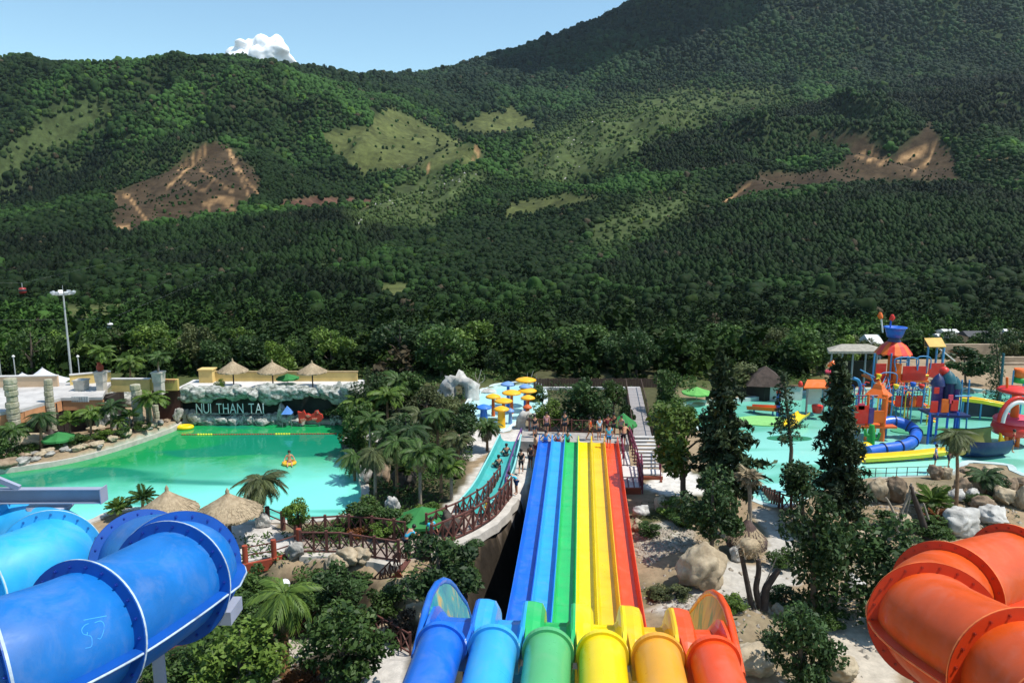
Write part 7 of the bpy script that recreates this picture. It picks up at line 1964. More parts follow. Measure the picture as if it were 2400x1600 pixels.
for k, (px0, px1, r0, y, h) in enumerate(((2190, 2340, 806, 98, 1.2), (2230, 2420, 836, 90, 1.3), (2290, 2420, 866, 84.5, 1.6))):
    a, b = D(px0, r0, y), D(px1, r0, y); zg = float(hill(np.array([a.x]), np.array([max(y, 84.1)]))[0])
    wall('retaining_wall', ('upper', 'middle', 'lowest')[k] + ' pale earth retaining wall on the building site at the right', Vector((a.x, y, 0)), Vector((b.x, y, 0)), zg - .8, max(h, a.z - zg + .8), ry, .5)
wall('low_wall', 'long pale wall behind the lagoon left of the orange roofed hut', D(1790, 915, 66), D(1880, 915, 66), -.2, 1.5, white_c, cap=material('brown_cap', (.14, .08, .05), .8, .2, 2))
hs = root('dark_hut', D(1790, 935, 67), 'dark brown thatched hut behind the lagoon', 'hut'); hs.location.z = 0; mb = MB(); w = 1.7
mb.box((0, 0, .6), (2.6, 2.0, 1.8)); mb.build('wall', dark_in, hs); mb = MB(); mb.lathe([(w * 1.5, 1.4), (w * .9, 2.2), (.05, 3.0)], n=4, smooth=False); mb.build('roof', material('dark_thatch', (.07, .05, .04), .95, .4, 3, .6, 12), hs); hs.rotation_euler.z = .6
# rocks right of the racing slide and along the lagoon
RB = 'boulders along the near bank of the lagoon'; rr = random.Random(77)
for i, (px, base, w, h, mt, v, lab) in enumerate(((1642, 1368, 112, 100, st_tan, 0, 'large smooth tan boulder right of the racing slide beside the white path'), (2248, 1252, 98, 72, st_white, 1, 'big white boulder behind the orange tube slide'), (2330, 1225, 88, 46, st_white, 2, 'flat pale boulder right of the big white one'), (1500, 1210, 44, 34, st_white, 3, 'white boulder under the landing beside the orange lane'), (1548, 1200, 40, 44, st_tan, 4, 'tan boulder at the foot of the exit stairs'), (1728, 1312, 44, 50, st_white, 5, 'pale boulder in the bend of the white path'), (2060, 1170, 60, 62, st_tan, 2, 'rounded tan boulder at the left end of the lagoon bank'), (2095, 1172, 56, 60, st_brown, 6, 'brown boulder second from the left on the lagoon bank'), (2190, 1122, 36, 40, st_brown, 3, 'reddish boulder at the lagoon edge left of the small palm'), (2214, 1122, 32, 32, st_tan, 1, 'tan boulder at the lagoon edge touching the small palm'), (2352, 1180, 60, 46, st_tan, 4, 'rounded tan boulder above the flat pale one'), (2395, 1190, 50, 60, st_tan, 5, 'tan boulder at the right edge above the orange tube'), (2300, 1195, 54, 36, st_brown, 0, 'low brown boulder in the middle of the bank'), (2240, 1172, 44, 34, st_white, 2, 'pale boulder at the foot of the small palm'), (2280, 1170, 42, 28, st_white, 6, 'white boulder below the brown rock wall'), (2120, 1240, 50, 40, st_tan, 3, 'tan boulder under the driftwood tripod'), (1945, 1420, 40, 36, st_tan, 4, 'tan rock between the two dark trees by the lower path'), (1830, 1440, 46, 24, st_tan, 1, 'low rock beside the lower right path'), (2004, 1380, 56, 40, st_white, 5, 'pale rock at the foot of the dark rounded tree'), (2010, 1270, 60, 36, st_tan, 2, 'tan rock at the foot of the tall conifer'), (1965, 1590, 90, 60, st_tan, 6, 'smooth tan boulder at the bottom edge by the lower path'), (1760, 1570, 120, 70, st_tan, 3, 'broad sandy boulder right of the orange start tube'), (1500, 1240, 40, 26, st_tan, 5, 'pale rock at the top of the gravel bed'))):
    p = GG(px, base); Zd = p.y * CT + 16.2 * ST; stone('boulder', lab, p, (w / 2 * Zd / FOC, w / 2 * Zd / FOC * .8, h / 2 * Zd / FOC * 1.12), mt, v, RB if px > 2000 else None)
rw_ = root('rock_bank', G(2300, 1140, .3), 'brown undercut rock wall under the right end of the lagoon', 'rock wall'); O = rw_.location.copy()
for i, (px, base, w, h) in enumerate(((2255, 1160, 36, 80), (2290, 1158, 44, 84), (2330, 1158, 44, 86), (2365, 1158, 30, 90), (2270, 1105, 60, 22), (2325, 1103, 66, 22), (2392, 1150, 40, 60))):
    p = GG(px, base); Zd = p.y + 2; stone('stone', None, p, (w / 2 * Zd / FOC * 1.1, .5, h / 2 * Zd / FOC * .6), [st_brown, st_brown, st_tan][i % 3], i, parent=rw_, origin=O)
SB = 'loose stones right of the racing slide'
places = ['by the white path', 'in the sand', 'on the lagoon bank']
grav = MB(); rr = random.Random(3)
gravel_pts = []
for i in range(650):
    px, py = rr.uniform(1488, 1630), rr.uniform(1232, 1325)
    if inpoly(np.array([px]), np.array([py]), [(1492, 1250), (1560, 1232), (1622, 1240), (1622, 1290), (1560, 1302), (1520, 1325), (1490, 1300)])[0] > 0: gravel_pts.append(GG(px, py))
for i in range(420):
    gravel_pts.append(GG(rr.uniform(2000, 2390), rr.uniform(1150, 1260)))
for i in range(380): gravel_pts.append(GG(rr.uniform(1480, 2060), rr.uniform(1190, 1600)))
for i in range(200): gravel_pts.append(GG(rr.uniform(1560, 1760), rr.uniform(1400, 1440)))
oct_ = [(1, 0, 0), (0, 1, 0), (-1, 0, 0), (0, -1, 0), (0, 0, .7), (0, 0, -.7)]
for p in gravel_pts:
    s_ = rr.uniform(.05, .17); m3 = Matrix.Rotation(rr.uniform(0, 6), 3, 'Z') @ Matrix.Rotation(rr.uniform(-.5, .5), 3, 'X')
    grav.add([m3 @ Vector((a * s_ * rr.uniform(.7, 1.3), b * s_ * rr.uniform(.7, 1.3), c * s_)) + p for a, b, c in oct_], [(0, 1, 4), (1, 2, 4), (2, 3, 4), (3, 0, 4), (1, 0, 5), (2, 1, 5), (3, 2, 5), (0, 3, 5)])
tag(grav.build('gravel', material('pale_gravel', (.36, .31, .25), .95, .3, 3, 0, 1, .1)), kind='stuff')
# driftwood sculptures
drift = material('driftwood', (.34, .29, .23), .9, .4, 4, .5, 16); ddark = material('dark_root_wood', (.065, .048, .040), .9, .4, 4, .5, 16)
def sticks(name, label, segs, cat='driftwood'):
    p0 = GG(*segs[0][0][0][:2]); o = root(name, p0, label, cat)
    for pts, r0, r1, m_ in segs:
        P = [D(px, py, p0.y + dy) for px, py, dy in [(q + (0,))[:3] if len(q) == 2 else q for q in pts]]; P = spline(P, 4)
        mb = MB(); mb.tube(P, list(np.linspace(r0, r1, len(P))), 8); vs = []
        mb.build('limb', m_, o, p0)
    return o, p0
o, p0 = sticks('driftwood_stump', 'dark driftwood stump on splayed roots carrying a straw nest', [([(1764, 1428), (1758, 1400), (1746, 1340), (1735, 1285)], .13, .09, ddark), ([(1782, 1425), (1772, 1380), (1778, 1340), (1777, 1310)], .14, .10, ddark), ([(1790, 1425), (1795, 1380), (1812, 1352), (1826, 1334)], .20, .10, ddark), ([(1766, 1424), (1790, 1375), (1820, 1305)], .05, .02, drift), ([(1755, 1440), (1770, 1410), (1776, 1395)], .06, .04, drift), ([(1800, 1432), (1790, 1400)], .10, .08, drift), ([(1778, 1436), (1782, 1400)], .08, .05, ddark)])
nest_c = D(1757, 1280, p0.y); mb = MB(); vs = []
mb.lathe([(0, -.55), (.16, -.45), (.34, -.15), (.42, .1), (.30, .26), (0, .3)], nest_c, 14); mb.build('nest', straw_edge, o, p0)
mb = MB(); rr = random.Random(9)
for k in range(160):
    a = rr.uniform(0, 6.28); q = nest_c + Vector((math.cos(a) * .42, math.sin(a) * .42, rr.uniform(-.3, .25))); e = q + Vector((rr.uniform(-.3, .3), rr.uniform(-.3, .3), rr.uniform(-.3, .2))); mb.bar(q, e, .012)
tag(mb.build('loose_straw', straw_edge, o, p0), kind='stuff')
sticks('driftwood_tripod', 'bleached driftwood trunks leaning together on the bank behind the orange tube', [([(2172, 1262), (2160, 1215), (2142, 1165), (2134, 1138)], .20, .08, ddark), ([(2165, 1256), (2156, 1210), (2146, 1178), (2140, 1140)], .07, .04, drift), ([(2108, 1252), (2112, 1205), (2128, 1165), (2136, 1132)], .08, .05, drift), ([(2122, 1212), (2130, 1180), (2137, 1150)], .05, .03, drift), ([(2105, 1250), (2100, 1215), (2085, 1180), (2076, 1165)], .09, .04, drift), ([(2112, 1254), (2106, 1245), (2100, 1225)], .06, .05, drift), ([(2176, 1216), (2168, 1190), (2164, 1178)], .06, .03, drift)])
b = GG(1748, 1300); thatch('thatched_umbrella', 'brown shaggy thatched umbrella behind the straw nest stump', b, .95, D(1748, 1262, b.y).z - b.z, D(1748, 1215, b.y).z - D(1748, 1262, b.y).z, None, .06, 91, material('brown_thatch', (.10, .065, .055), .95, .45, 3, .7, 14), .3)
x_fence('railing', 'brown timber railing along the shaded path below the lagoon', [GG(1745, 1150), GG(1782, 1172), GG(1830, 1196), GG(1872, 1208)], 1.0, .5, w=.09)
for px, top, base, lab in ((1128, 866, 925, 'bare leafless tree beside the white rock arch'), (1250, 868, 915, 'bare leafless twigs behind the highest yellow mushroom')):
    sticks('bare_tree', lab, [([(px - 14, base), (px - 10, (base + top) / 2 + 8), (px, top)], .10, .03, drift), ([(px - 9, (base + top) / 2 + 6), (px + 6, (base + top) / 2 - 4), (px + 8, (base + top) / 2 - 16)], .05, .02, drift), ([(px - 8, (base + top) / 2), (px - 14, top + 14), (px - 13, top + 4)], .04, .015, drift)], 'tree')
# ------------------------------------------------------------------ trees and palms of the park
PG = 'palms in the grove by the green pool'
for i, a in enumerate((
 ('yellow green palm over the right end of the pool at the back of the grove', 842, 1000, 948, 100, 'arch', 'light', 17), ('dark palm at the water edge at the left of the grove', 806, 1000, 950, 80, 'arch', 'dark', 15),
 ('bright yellow green palm in the middle of the back row of the grove', 908, 1000, 928, 84, 'arch', 'light', 16), ('tall pale feathery palm behind the bright yellow green one', 935, 980, 896, 90, 'arch', 'mid', 14),
 ('dusty grey green palm left of the rock arch', 985, 1050, 975, 96, 'weep', 'olive', 15), ('narrow grey green palm just left of the dusty one', 945, 1040, 985, 76, 'weep', 'olive', 14),
 ('weeping palm at the pool edge in the front of the grove', 832, 1160, 1070, 84, 'weep', 'mid', 15), ('weeping palm second from the pool in the front of the grove', 880, 1168, 1062, 92, 'weep', 'olive', 15),
 ('tall palm with a thin trunk in the front centre of the grove', 930, 1160, 1040, 90, 'weep', 'mid', 15), ('dense palm left of the green parasol at the front of the grove', 985, 1185, 1062, 100, 'arch', 'mid', 17),
 ('palm over the winding path at the front right of the grove', 1034, 1168, 1072, 86, 'arch', 'mid', 15), ('short yellowish palm beside the tan boulder by the winding path', 1058, 1172, 1095, 66, 'arch', 'light', 13),
 ('palm standing alone between the grove and the mushrooms', 1142, 1056, 998, 72, 'arch', 'mid', 16), ('low palm with yellow fronds under the weeping ones', 955, 1150, 1100, 56, 'stiff', 'light', 12),
 ('slim palm at the back right of the grove', 1026, 1060, 968, 76, 'weep', 'mid', 14), ('short palm in the shade at the middle of the grove', 905, 1110, 1020, 80, 'arch', 'dark', 14),
 ('leaning palm behind the dark boulder in the grove', 965, 1110, 1010, 84, 'weep', 'dark', 14), ('palm left of the dark boulder in the grove', 868, 1080, 985, 80, 'arch', 'mid', 14), ('bushy palm at the right edge of the grove', 1075, 1110, 1030, 70, 'arch', 'olive', 14))):
    lab, px, py, cy_, w, sty, lf, nf = a
    palm('palm_tree', lab, px, py, cy_, w * .92, sty, lf, nf, PG, thick=.085, trunk=bark_pale if i % 2 else bark_palm, dead=3 if i % 3 == 0 else 0)
for i, a in enumerate((('large drooping palm in front of the green pool behind the thatched umbrella', 612, 1228, 1130, 118, 'weep', 'olive', 22, 5, .14), ('small palm between the two large thatched umbrellas and the pool', 335, 1205, 1166, 62, 'stiff', 'mid', 14, 0, .08), ('low palm with yellow tips left of the half hidden thatched umbrella', 276, 1212, 1190, 60, 'stiff', 'light', 14, 0, .07),
   ('yellow green palm against the rough columns on the left bank', 352, 1000, 934, 78, 'arch', 'light', 17, 0, .09), ('palm in front of the dark building opening on the left bank', 214, 1026, 968, 64, 'arch', 'light', 15, 2, .07), ('dark palm in front of the left end of the building', 98, 1054, 976, 66, 'weep', 'dark', 16, 4, .09), ('dark palm right of the slim one before the building', 262, 1020, 955, 66, 'arch', 'dark', 15, 0, .08),
   ('small palm at the foot of the left bank columns', 304, 1012, 975, 46, 'stiff', 'mid', 12, 0, .06), ('palm at the left end of the left bank by the pool edge', 30, 1075, 1010, 70, 'arch', 'mid', 14, 1, .08), ('yellow palm before the dark opening of the building', 165, 1030, 985, 54, 'stiff', 'light', 13, 0, .06), ('small palm against the weathered rocks at the building end', 276, 1016, 985, 48, 'arch', 'light', 13, 0, .06), ('tall palm on the upper deck rising from the red urn planter', 238, 872, 826, 62, 'arch', 'light', 14, 0, .07), ('palm behind the left roof deck in front of the forest', 306, 896, 850, 70, 'arch', 'light', 15, 0, .07), ('thin palm rising over the square planter', 372, 884, 838, 52, 'arch', 'mid', 12, 0, .05),
   ('stout palm with an orange trunk at the bottom left', 668, 1582, 1395, 150, 'weep', 'light', 20, 4, .17), ('small umbrella shaped palm on the lagoon bank at the right', 2240, 1186, 1022, 84, 'weep', 'olive', 20, 8, .085), ('dark low palm on the brown rock wall at the right', 2310, 1160, 1118, 84, 'arch', 'dark', 18, 4, .08),
   ('dry pale palm with withered fans above the thatched brown umbrella', 1756, 1262, 1118, 66, 'fan', 'straw', 13, 4, .10), ('grassy palm clump behind the driftwood trunks', 2185, 1215, 1175, 90, 'stiff', 'light', 18, 2, .06), ('low palm with orange fronds below the grassy clump', 2196, 1240, 1212, 56, 'stiff', 'rust', 10, 0, .05), ('low feathery palm at the bottom left under the blue slide', 600, 1545, 1500, 84, 'stiff', 'light', 14, 0, .06), ('dark palm in the gorge shade under the footbridge', 640, 1440, 1400, 70, 'arch', 'mid', 14, 0, .07))):
    lab, px, py, cy_, w, sty, lf, nf, dead, th = a
    lf_trunk = material('orange_palm_bark', (.36, .19, .09), .9, .4, 5, .5, 18) if 'orange trunk' in lab else (bark_pale if 'dry pale' in lab else bark_palm)
    bse = None
    if 'upper deck' in lab: bse = Vector((XA(238, 56.5), 56.5, RZ(882, 56.5)))
    if 'behind the left roof' in lab: bse = Vector((XA(306, 60), 60, 2.6))
    if 'square planter' in lab: bse = Vector((XA(372, 56.5), 56.5, RZ(888, 56.5)))
    palm('palm_tree', lab, px, py, cy_, w * .92, sty, lf, nf, None, thick=th, trunk=lf_trunk, dead=dead, base=bse)
for a in (
 ('broad bright green tree right of the exit stairs', 1604, 1170, 942, 168, 'open', 'light', 0, .22), ('dark bushy tree over the straw nest at the right', 1672, 1296, 1106, 148, 'round', 'dark', 1, .14), ('dense dark tree left of the tall conifer at the lagoon', 1884, 1210, 1076, 130, 'open', 'dark', 2, .16),
 ('dark rounded tree behind the orange tube slide', 2062, 1455, 1222, 165, 'column', 'dark', 0, .10), ('narrow dark tree in the middle of the right side path', 1912, 1455, 1185, 138, 'column', 'dark', 1, .10), ('glossy dark tree at the bottom right by the lower path', 1878, 1640, 1432, 150, 'round', 'dark', 2, .12),
 ('round dark tree directly behind the riders', 1362, 1010, 886, 120, 'round', 'dark', 0, .12), ('light green round tree left of the one behind the riders', 1286, 1010, 936, 72, 'round', 'light', 1, .10), ('slender mid green tree left of the boardwalk', 1438, 985, 886, 62, 'open', 'mid', 2, .2), ('pale green bushy tree right of the boardwalk', 1578, 985, 864, 92, 'open', 'mid', 0, .12), ('small dark tree between the riders and the boardwalk', 1404, 1010, 944, 54, 'round', 'dark', 2, .1), ('olive tree behind the left conifer', 1752, 940, 850, 96, 'round', 'olive', 1, .15), ('mid green tree left of the lime parasol', 1574, 1010, 930, 80, 'round', 'mid', 1, .12),
 ('low branching dark tree behind the castle tower', 2262, 925, 818, 120, 'low', 'dark', 1, .3),
 ('small round tree with yellow green leaves beside the terrace railing', 698, 1262, 1172, 64, 'round', 'light', 2, .28), ('dark leafy tree under the red timber beam', 590, 1440, 1332, 110, 'round', 'mid', 0, .10), ('light green tree filling the bottom left corner', 560, 1640, 1455, 200, 'round', 'light', 1, .1), ('large bright green tree at the bottom centre left', 800, 1625, 1434, 190, 'round', 'mid', 2, .12), ('dark tree in the gorge below the timber stairs', 790, 1470, 1328, 140, 'round', 'dark', 0, .15), ('broad glossy tree in front of the dark gorge left of the lanes', 1026, 1470, 1262, 190, 'open', 'dark', 1, .30), ('grey green sapling beside the globe lamp', 724, 1480, 1370, 100, 'open', 'mid', 1, .15), ('leafy tree right of the blue tube slide in the gorge', 560, 1500, 1390, 120, 'open', 'mid', 2, .12),
 ('round leafy tree left of the rock arch in the grove', 1084, 1060, 940, 92, 'open', 'dark', 2, .25), ('dark leafy tree at the back left of the grove', 870, 990, 880, 100, 'round', 'dark', 1, .15), ('bamboo like light green tree behind the grove', 965, 975, 862, 100, 'open', 'mid', 2, .1), ('small leafy tree in front of the white rock arch', 1046, 1010, 930, 70, 'open', 'olive', 0, .2)):
    lab, px, py, top, w, kd, lf, v, low = a; tree('leafy_tree', lab, px, py, top, w, kd, lf, v, None, low=low)
for a in (('dark leafy tree in the shade of the gorge beside the lanes', 1092, 1440, 1300, 96, 'round', 'dark', 2, .1), ('leafy tree under the curved railing above the gorge', 1060, 1400, 1275, 110, 'round', 'mid', 1, .1), ('leafy tree under the left footbridge beside the cave', 745, 1420, 1330, 110, 'open', 'mid', 0, .2), ('dark bush like tree left of the timber stairs', 838, 1420, 1345, 100, 'round', 'dark', 1, .1), ('small light tree by the pale stream', 690, 1470, 1410, 90, 'open', 'light', 2, .2), ('bushy mid green tree right of the bottom path railing', 905, 1460, 1375, 100, 'round', 'mid', 0, .1), ('dark tree at the bottom left behind the light green one', 500, 1590, 1470, 130, 'round', 'dark', 1, .1), ('green tree at the bottom left edge below the blue tube', 420, 1640, 1530, 150, 'round', 'mid', 2, .1),
   ('full leafy tree at the left of the grove beside the pool', 835, 1060, 940, 96, 'round', 'mid', 0, .1), ('full dark tree in the centre of the grove', 950, 1080, 965, 100, 'open', 'dark', 1, .2), ('leafy tree at the back centre of the grove', 905, 980, 878, 90, 'open', 'mid', 2, .15), ('olive leafy tree behind the dusty palm', 1000, 1000, 905, 86, 'open', 'olive', 0, .15)):
    lab, px, py, top, w, kd, lf, v, low = a; tree('leafy_tree', lab, px, py, top, w, kd, lf, v, None, low=low)
conifer('conifer', 'tall dark conifer left of the lagoon with wide lower branches', 1718, 1215, 812, 190, 1, None, .5, .8, .12, 26, 4600, cx=1688)
conifer('conifer', 'tallest dense conifer in front of the play towers', 1978, 1252, 826, 150, 2, None, .18, .62, .10, 40, 7200, cx=1966)
conifer('conifer', 'thin airy conifer between the two big ones', 1846, 1178, 862, 86, 3, None, .4, .45, .45, 18, 1500, cx=1836)
conifer('conifer', 'narrow dark conifer in front of the building site at the far right', 2334, 985, 768, 52, 4, None, .3, .4, .12, 26, 1800, cx=2332)
conifer('conifer', 'dark conifer half hidden behind the tall left one', 1678, 1190, 930, 120, 5, None, .35, .6, .12, 24, 2600, cx=1668)
conifer('conifer', 'slim dark conifer behind the thatched terrace at the right end', 862, 905, 855, 26, 6, None, .2, .4, .1, 16, 700, base=Vector((XA(862, 63), 63, 1.0)))
# shrubs: low round clumps
SH = [('reddish green shrubs along the back of the left footbridge', (730, 1258, 1226, 70, 'olive'), (780, 1256, 1222, 76, 'mid'), (830, 1256, 1226, 70, 'olive'), (880, 1258, 1222, 72, 'mid')),]
k = 0
for lab, px, py, top, w, lf in (('olive shrub behind the left footbridge next to the terrace post', 735, 1258, 1228, 66, 'olive'), ('green shrub behind the left footbridge, second from the terrace', 785, 1256, 1222, 74, 'mid'), ('rusty shrub behind the left footbridge, in the middle', 838, 1258, 1230, 60, 'rust'), ('tall mid green shrub at the right end of the shrubs behind the footbridge', 862, 1240, 1170, 120, 'mid'), ('dark shrub at the foot of the front palms of the grove', 918, 1252, 1198, 90, 'mid'), ('yellow green shrub at the foot of the weeping palms by the footbridge', 895, 1262, 1222, 60, 'light'),
    ('dark brown shrub in the sun at the lower centre', 942, 1500, 1428, 84, 'brown'), ('red orange flowering shrub at the bottom edge', 704, 1625, 1566, 90, 'rust'), ('yellow flowering shrub above the red orange one', 722, 1582, 1545, 40, 'light'), ('bright green ground shrub at the foot of the nest stump', 1722, 1432, 1398, 70, 'light'), ('green shrub left of the tan boulder right of the lanes', 1575, 1210, 1170, 70, 'light'), ('shrub at the far side of the gravel bed', 1610, 1235, 1200, 70, 'mid'), ('olive shrub at the near side of the large tan boulder', 1600, 1400, 1372, 60, 'olive'), ('shrub between the nest stump and the narrow tree', 1835, 1330, 1285, 64, 'mid'), ('dark shrub on the sand at the bottom right of the orange start tube', 1800, 1530, 1480, 80, 'dark'), ('shrub at the foot of the narrow dark tree', 1945, 1470, 1425, 80, 'mid'), ('green shrub on the bank left of the driftwood trunks', 2080, 1240, 1200, 70, 'mid'), ('shrub hanging over the gravel by the stairs', 1520, 1260, 1225, 56, 'mid'), ('shrub under the big white boulder', 2130, 1300, 1262, 80, 'dark'), ('low shrub on the sand right of the orange lane', 1545, 1400, 1375, 60, 'olive'), ('dark shrub right of the nest stump', 1840, 1425, 1378, 90, 'dark'), ('round green shrub on the left bank above the green pool', 186, 1044, 1016, 46, 'mid'), ('grassy shrub on the left bank by the flat boulder', 292, 1022, 1000, 34, 'mid'), ('dark green shrubs under the right end of the rock face', 800, 985, 945, 66, 'dark'), ('leafy shrub at the left edge below the columns', 12, 1088, 1030, 60, 'mid'), ('shrub on the left bank in front of the rough columns', 330, 1008, 985, 40, 'mid'), ('shrub on the bank left of the dark bowl', 60, 1066, 1040, 60, 'mid'), ('light shrub on the bank above the flat tan boulder', 240, 1030, 1006, 50, 'light'), ('yellow green shrub at the left foot of the green parasol', 1010, 1218, 1180, 66, 'light'), ('shrub between the white boulders of the lagoon bank', 2290, 1180, 1158, 60, 'mid'), ('olive shrub under the tall conifer', 2010, 1250, 1205, 90, 'olive'), ('shrub behind the big white boulder', 2190, 1260, 1215, 90, 'mid'), ('dark shrub against the brown rock wall', 2345, 1158, 1112, 60, 'dark'),
    ('green shrub at the left end of the brown board fence', 1262, 945, 905, 60, 'mid'), ('shrub at the boardwalk left side', 1470, 1000, 950, 36, 'dark'), ('shrub below the lime parasol', 1585, 1000, 945, 80, 'mid'), ('yellow green hedge by the shaded railing', 1800, 1170, 1150, 80, 'light')):
    tree('shrub', lab, px, py, top, w, 'round' if k % 2 else 'low', lf, k, None, low=.02, cat='shrub'); k += 1
# trees at the near edge of the forest, one by one
rr = random.Random(12); FE = 'trees along the near edge of the forest'; n_fe = 0; FET = []
for i in range(110):
    px = -20 + 2440 * (i + rr.random()) / 110; y = rr.uniform(73, 104)
    if px > 2060 or 1690 < px < 1850: y = rr.uniform(100, 112)
    x = XA(px, y, 860); z = gh(x, y) if y < 84 else float(hill(np.array([x]), np.array([y]))[0])
    row = 800 + FOC * math.tan(math.atan((CAM_Z - z) / y) - PITCH)
    hgt = rr.uniform(2.6, 5.4) * FOC / y; lf = rr.choice(['mid', 'dark', 'mid', 'light', 'olive', 'dark'] if px > 480 else ['light', 'mid', 'light', 'olive'])
    nm = {'mid': 'mid green', 'dark': 'dark', 'light': 'yellow green', 'olive': 'olive'}[lf]; nm = (['low ', 'middling ', 'tall '][min(2, int((hgt * y / FOC - 2.6) / .94))]) + nm
    spot = ('behind the white tents' if px < 230 else 'behind the left roof deck' if px < 420 else 'behind the far terrace' if px < 850 else 'behind the palm grove' if px < 1100 else 'behind the mushroom shades' if px < 1260 else 'behind the board fence' if px < 1540 else 'behind the lime parasol' if px < 1900 else 'behind the play towers' if px < 2200 else 'above the building site')
    FET.append((px, tree('forest_edge_tree', nm + ' tree at the forest edge ' + spot, px, row, row - hgt, hgt * rr.uniform(.7, 1.15), rr.choice(['round', 'open']), lf, i, FE, low=.08, base=Vector((x, y, z)))))
for lab in set(o['label'] for _, o in FET):
    same = sorted([(p, o) for p, o in FET if o['label'] == lab], key=lambda q: q[0])
    for k, (p, o) in enumerate(same):
        if len(same) > 1: o['label'] = lab.replace(' tree at the forest edge', ' forest edge tree') + ', ' + ['first', 'second', 'third', 'fourth', 'fifth', 'sixth', 'seventh', 'eighth', 'ninth', 'tenth'][min(k, 9)] + ' from the left'
# scrub filling the ground between the park and the forest, and undergrowth in the grove: nobody could count it
def undergrowth(name, label, polys, dens, size, leaf, h=.5, seed=0, ytest=None):
    r = np.random.default_rng(seed); P = []
    for poly, z in polys:
        W = np.array(gp(poly, z)); lo, hi = W.min(0), W.max(0); n = int((hi - lo).prod() * dens)
        q = r.uniform(lo, hi, (n, 2)); ok = inpoly(q[:, 0], q[:, 1], [tuple(w) for w in W]) > 0; q = q[ok]
        for other in (POOL, POOL2, KIDS_POOL): q = q[inpoly(q[:, 0], q[:, 1], other) < -.5]
        f = fbm(q[:, 0] / 2.2, q[:, 1] / 2.2, 3, seed + 3); q = q[f > -.15]; f = f[f > -.15]
        zz = park_h(q[:, 0], q[:, 1]); P.append(np.c_[q, zz + r.uniform(0, 1, len(q)) * h * (.4 + np.clip(f, 0, 1) * 1.4)])
    P = np.concatenate(P); me = leaf_mesh(name, P, size, .6, seed + 1, 2.6); o = link_mesh(name, me, leafs[leaf]); tag(o, label, None, None, 'stuff'); return o
undergrowth('scrub', 'low green scrub between the park and the forest', [([(-200, 868), (420, 868), (420, 890), (-200, 895)], -.5), ([(850, 862), (1250, 862), (1250, 905), (1100, 905), (1000, 940), (850, 940)], 0), ([(1540, 862), (1940, 862), (1940, 905), (1600, 935), (1540, 960)], 0)], 26, .34, 'mid', .9, 31)
undergrowth('grove_undergrowth', 'dense undergrowth below the palm grove', [([(800, 960), (1090, 930), (1115, 1010), (1105, 1080), (1060, 1160), (1000, 1210), (870, 1245), (800, 1235), (850, 1165), (810, 1060)], .3)], 60, .26, 'mid', 1.1, 32)
undergrowth('gorge_undergrowth', 'wild plants on the slopes of the gorge', [([(420, 1360), (700, 1330), (900, 1345), (1010, 1330), (1020, 1450), (960, 1530), (880, 1500), (760, 1540), (600, 1640), (300, 1640)], -1.7)], 30, .26, 'mid', .6, 33)
undergrowth('ground_plants', 'low plants and litter on the sandy ground at the right', [([(1480, 1180), (1760, 1180), (1760, 1230), (1620, 1330), (1480, 1330)], .3), ([(1830, 1190), (2110, 1180), (2110, 1300), (1990, 1470), (1880, 1460), (1830, 1300)], .3), ([(1690, 1430), (1930, 1440), (1930, 1640), (1700, 1640)], .3), ([(2030, 1150), (2390, 1165), (2390, 1265), (2100, 1265)], .3)], 9, .18, 'olive', .3, 36)
undergrowth('back_undergrowth', 'dark undergrowth behind the riders', [([(1255, 905), (1480, 905), (1470, 1000), (1270, 1000)], .3)], 30, .26, 'dark', .6, 34)
undergrowth('grass', 'thin grass on the sand right of the lanes', [([(1475, 1210), (1570, 1180), (1625, 1200), (1580, 1228), (1490, 1248)], .3), ([(1500, 1380), (1570, 1372), (1590, 1388), (1520, 1412)], .3), ([(1690, 1395), (1765, 1395), (1770, 1428), (1685, 1432)], .3), ([(1860, 1200), (2050, 1180), (2060, 1290), (1880, 1300)], .3)], 60, .14, 'olive', .22, 35)
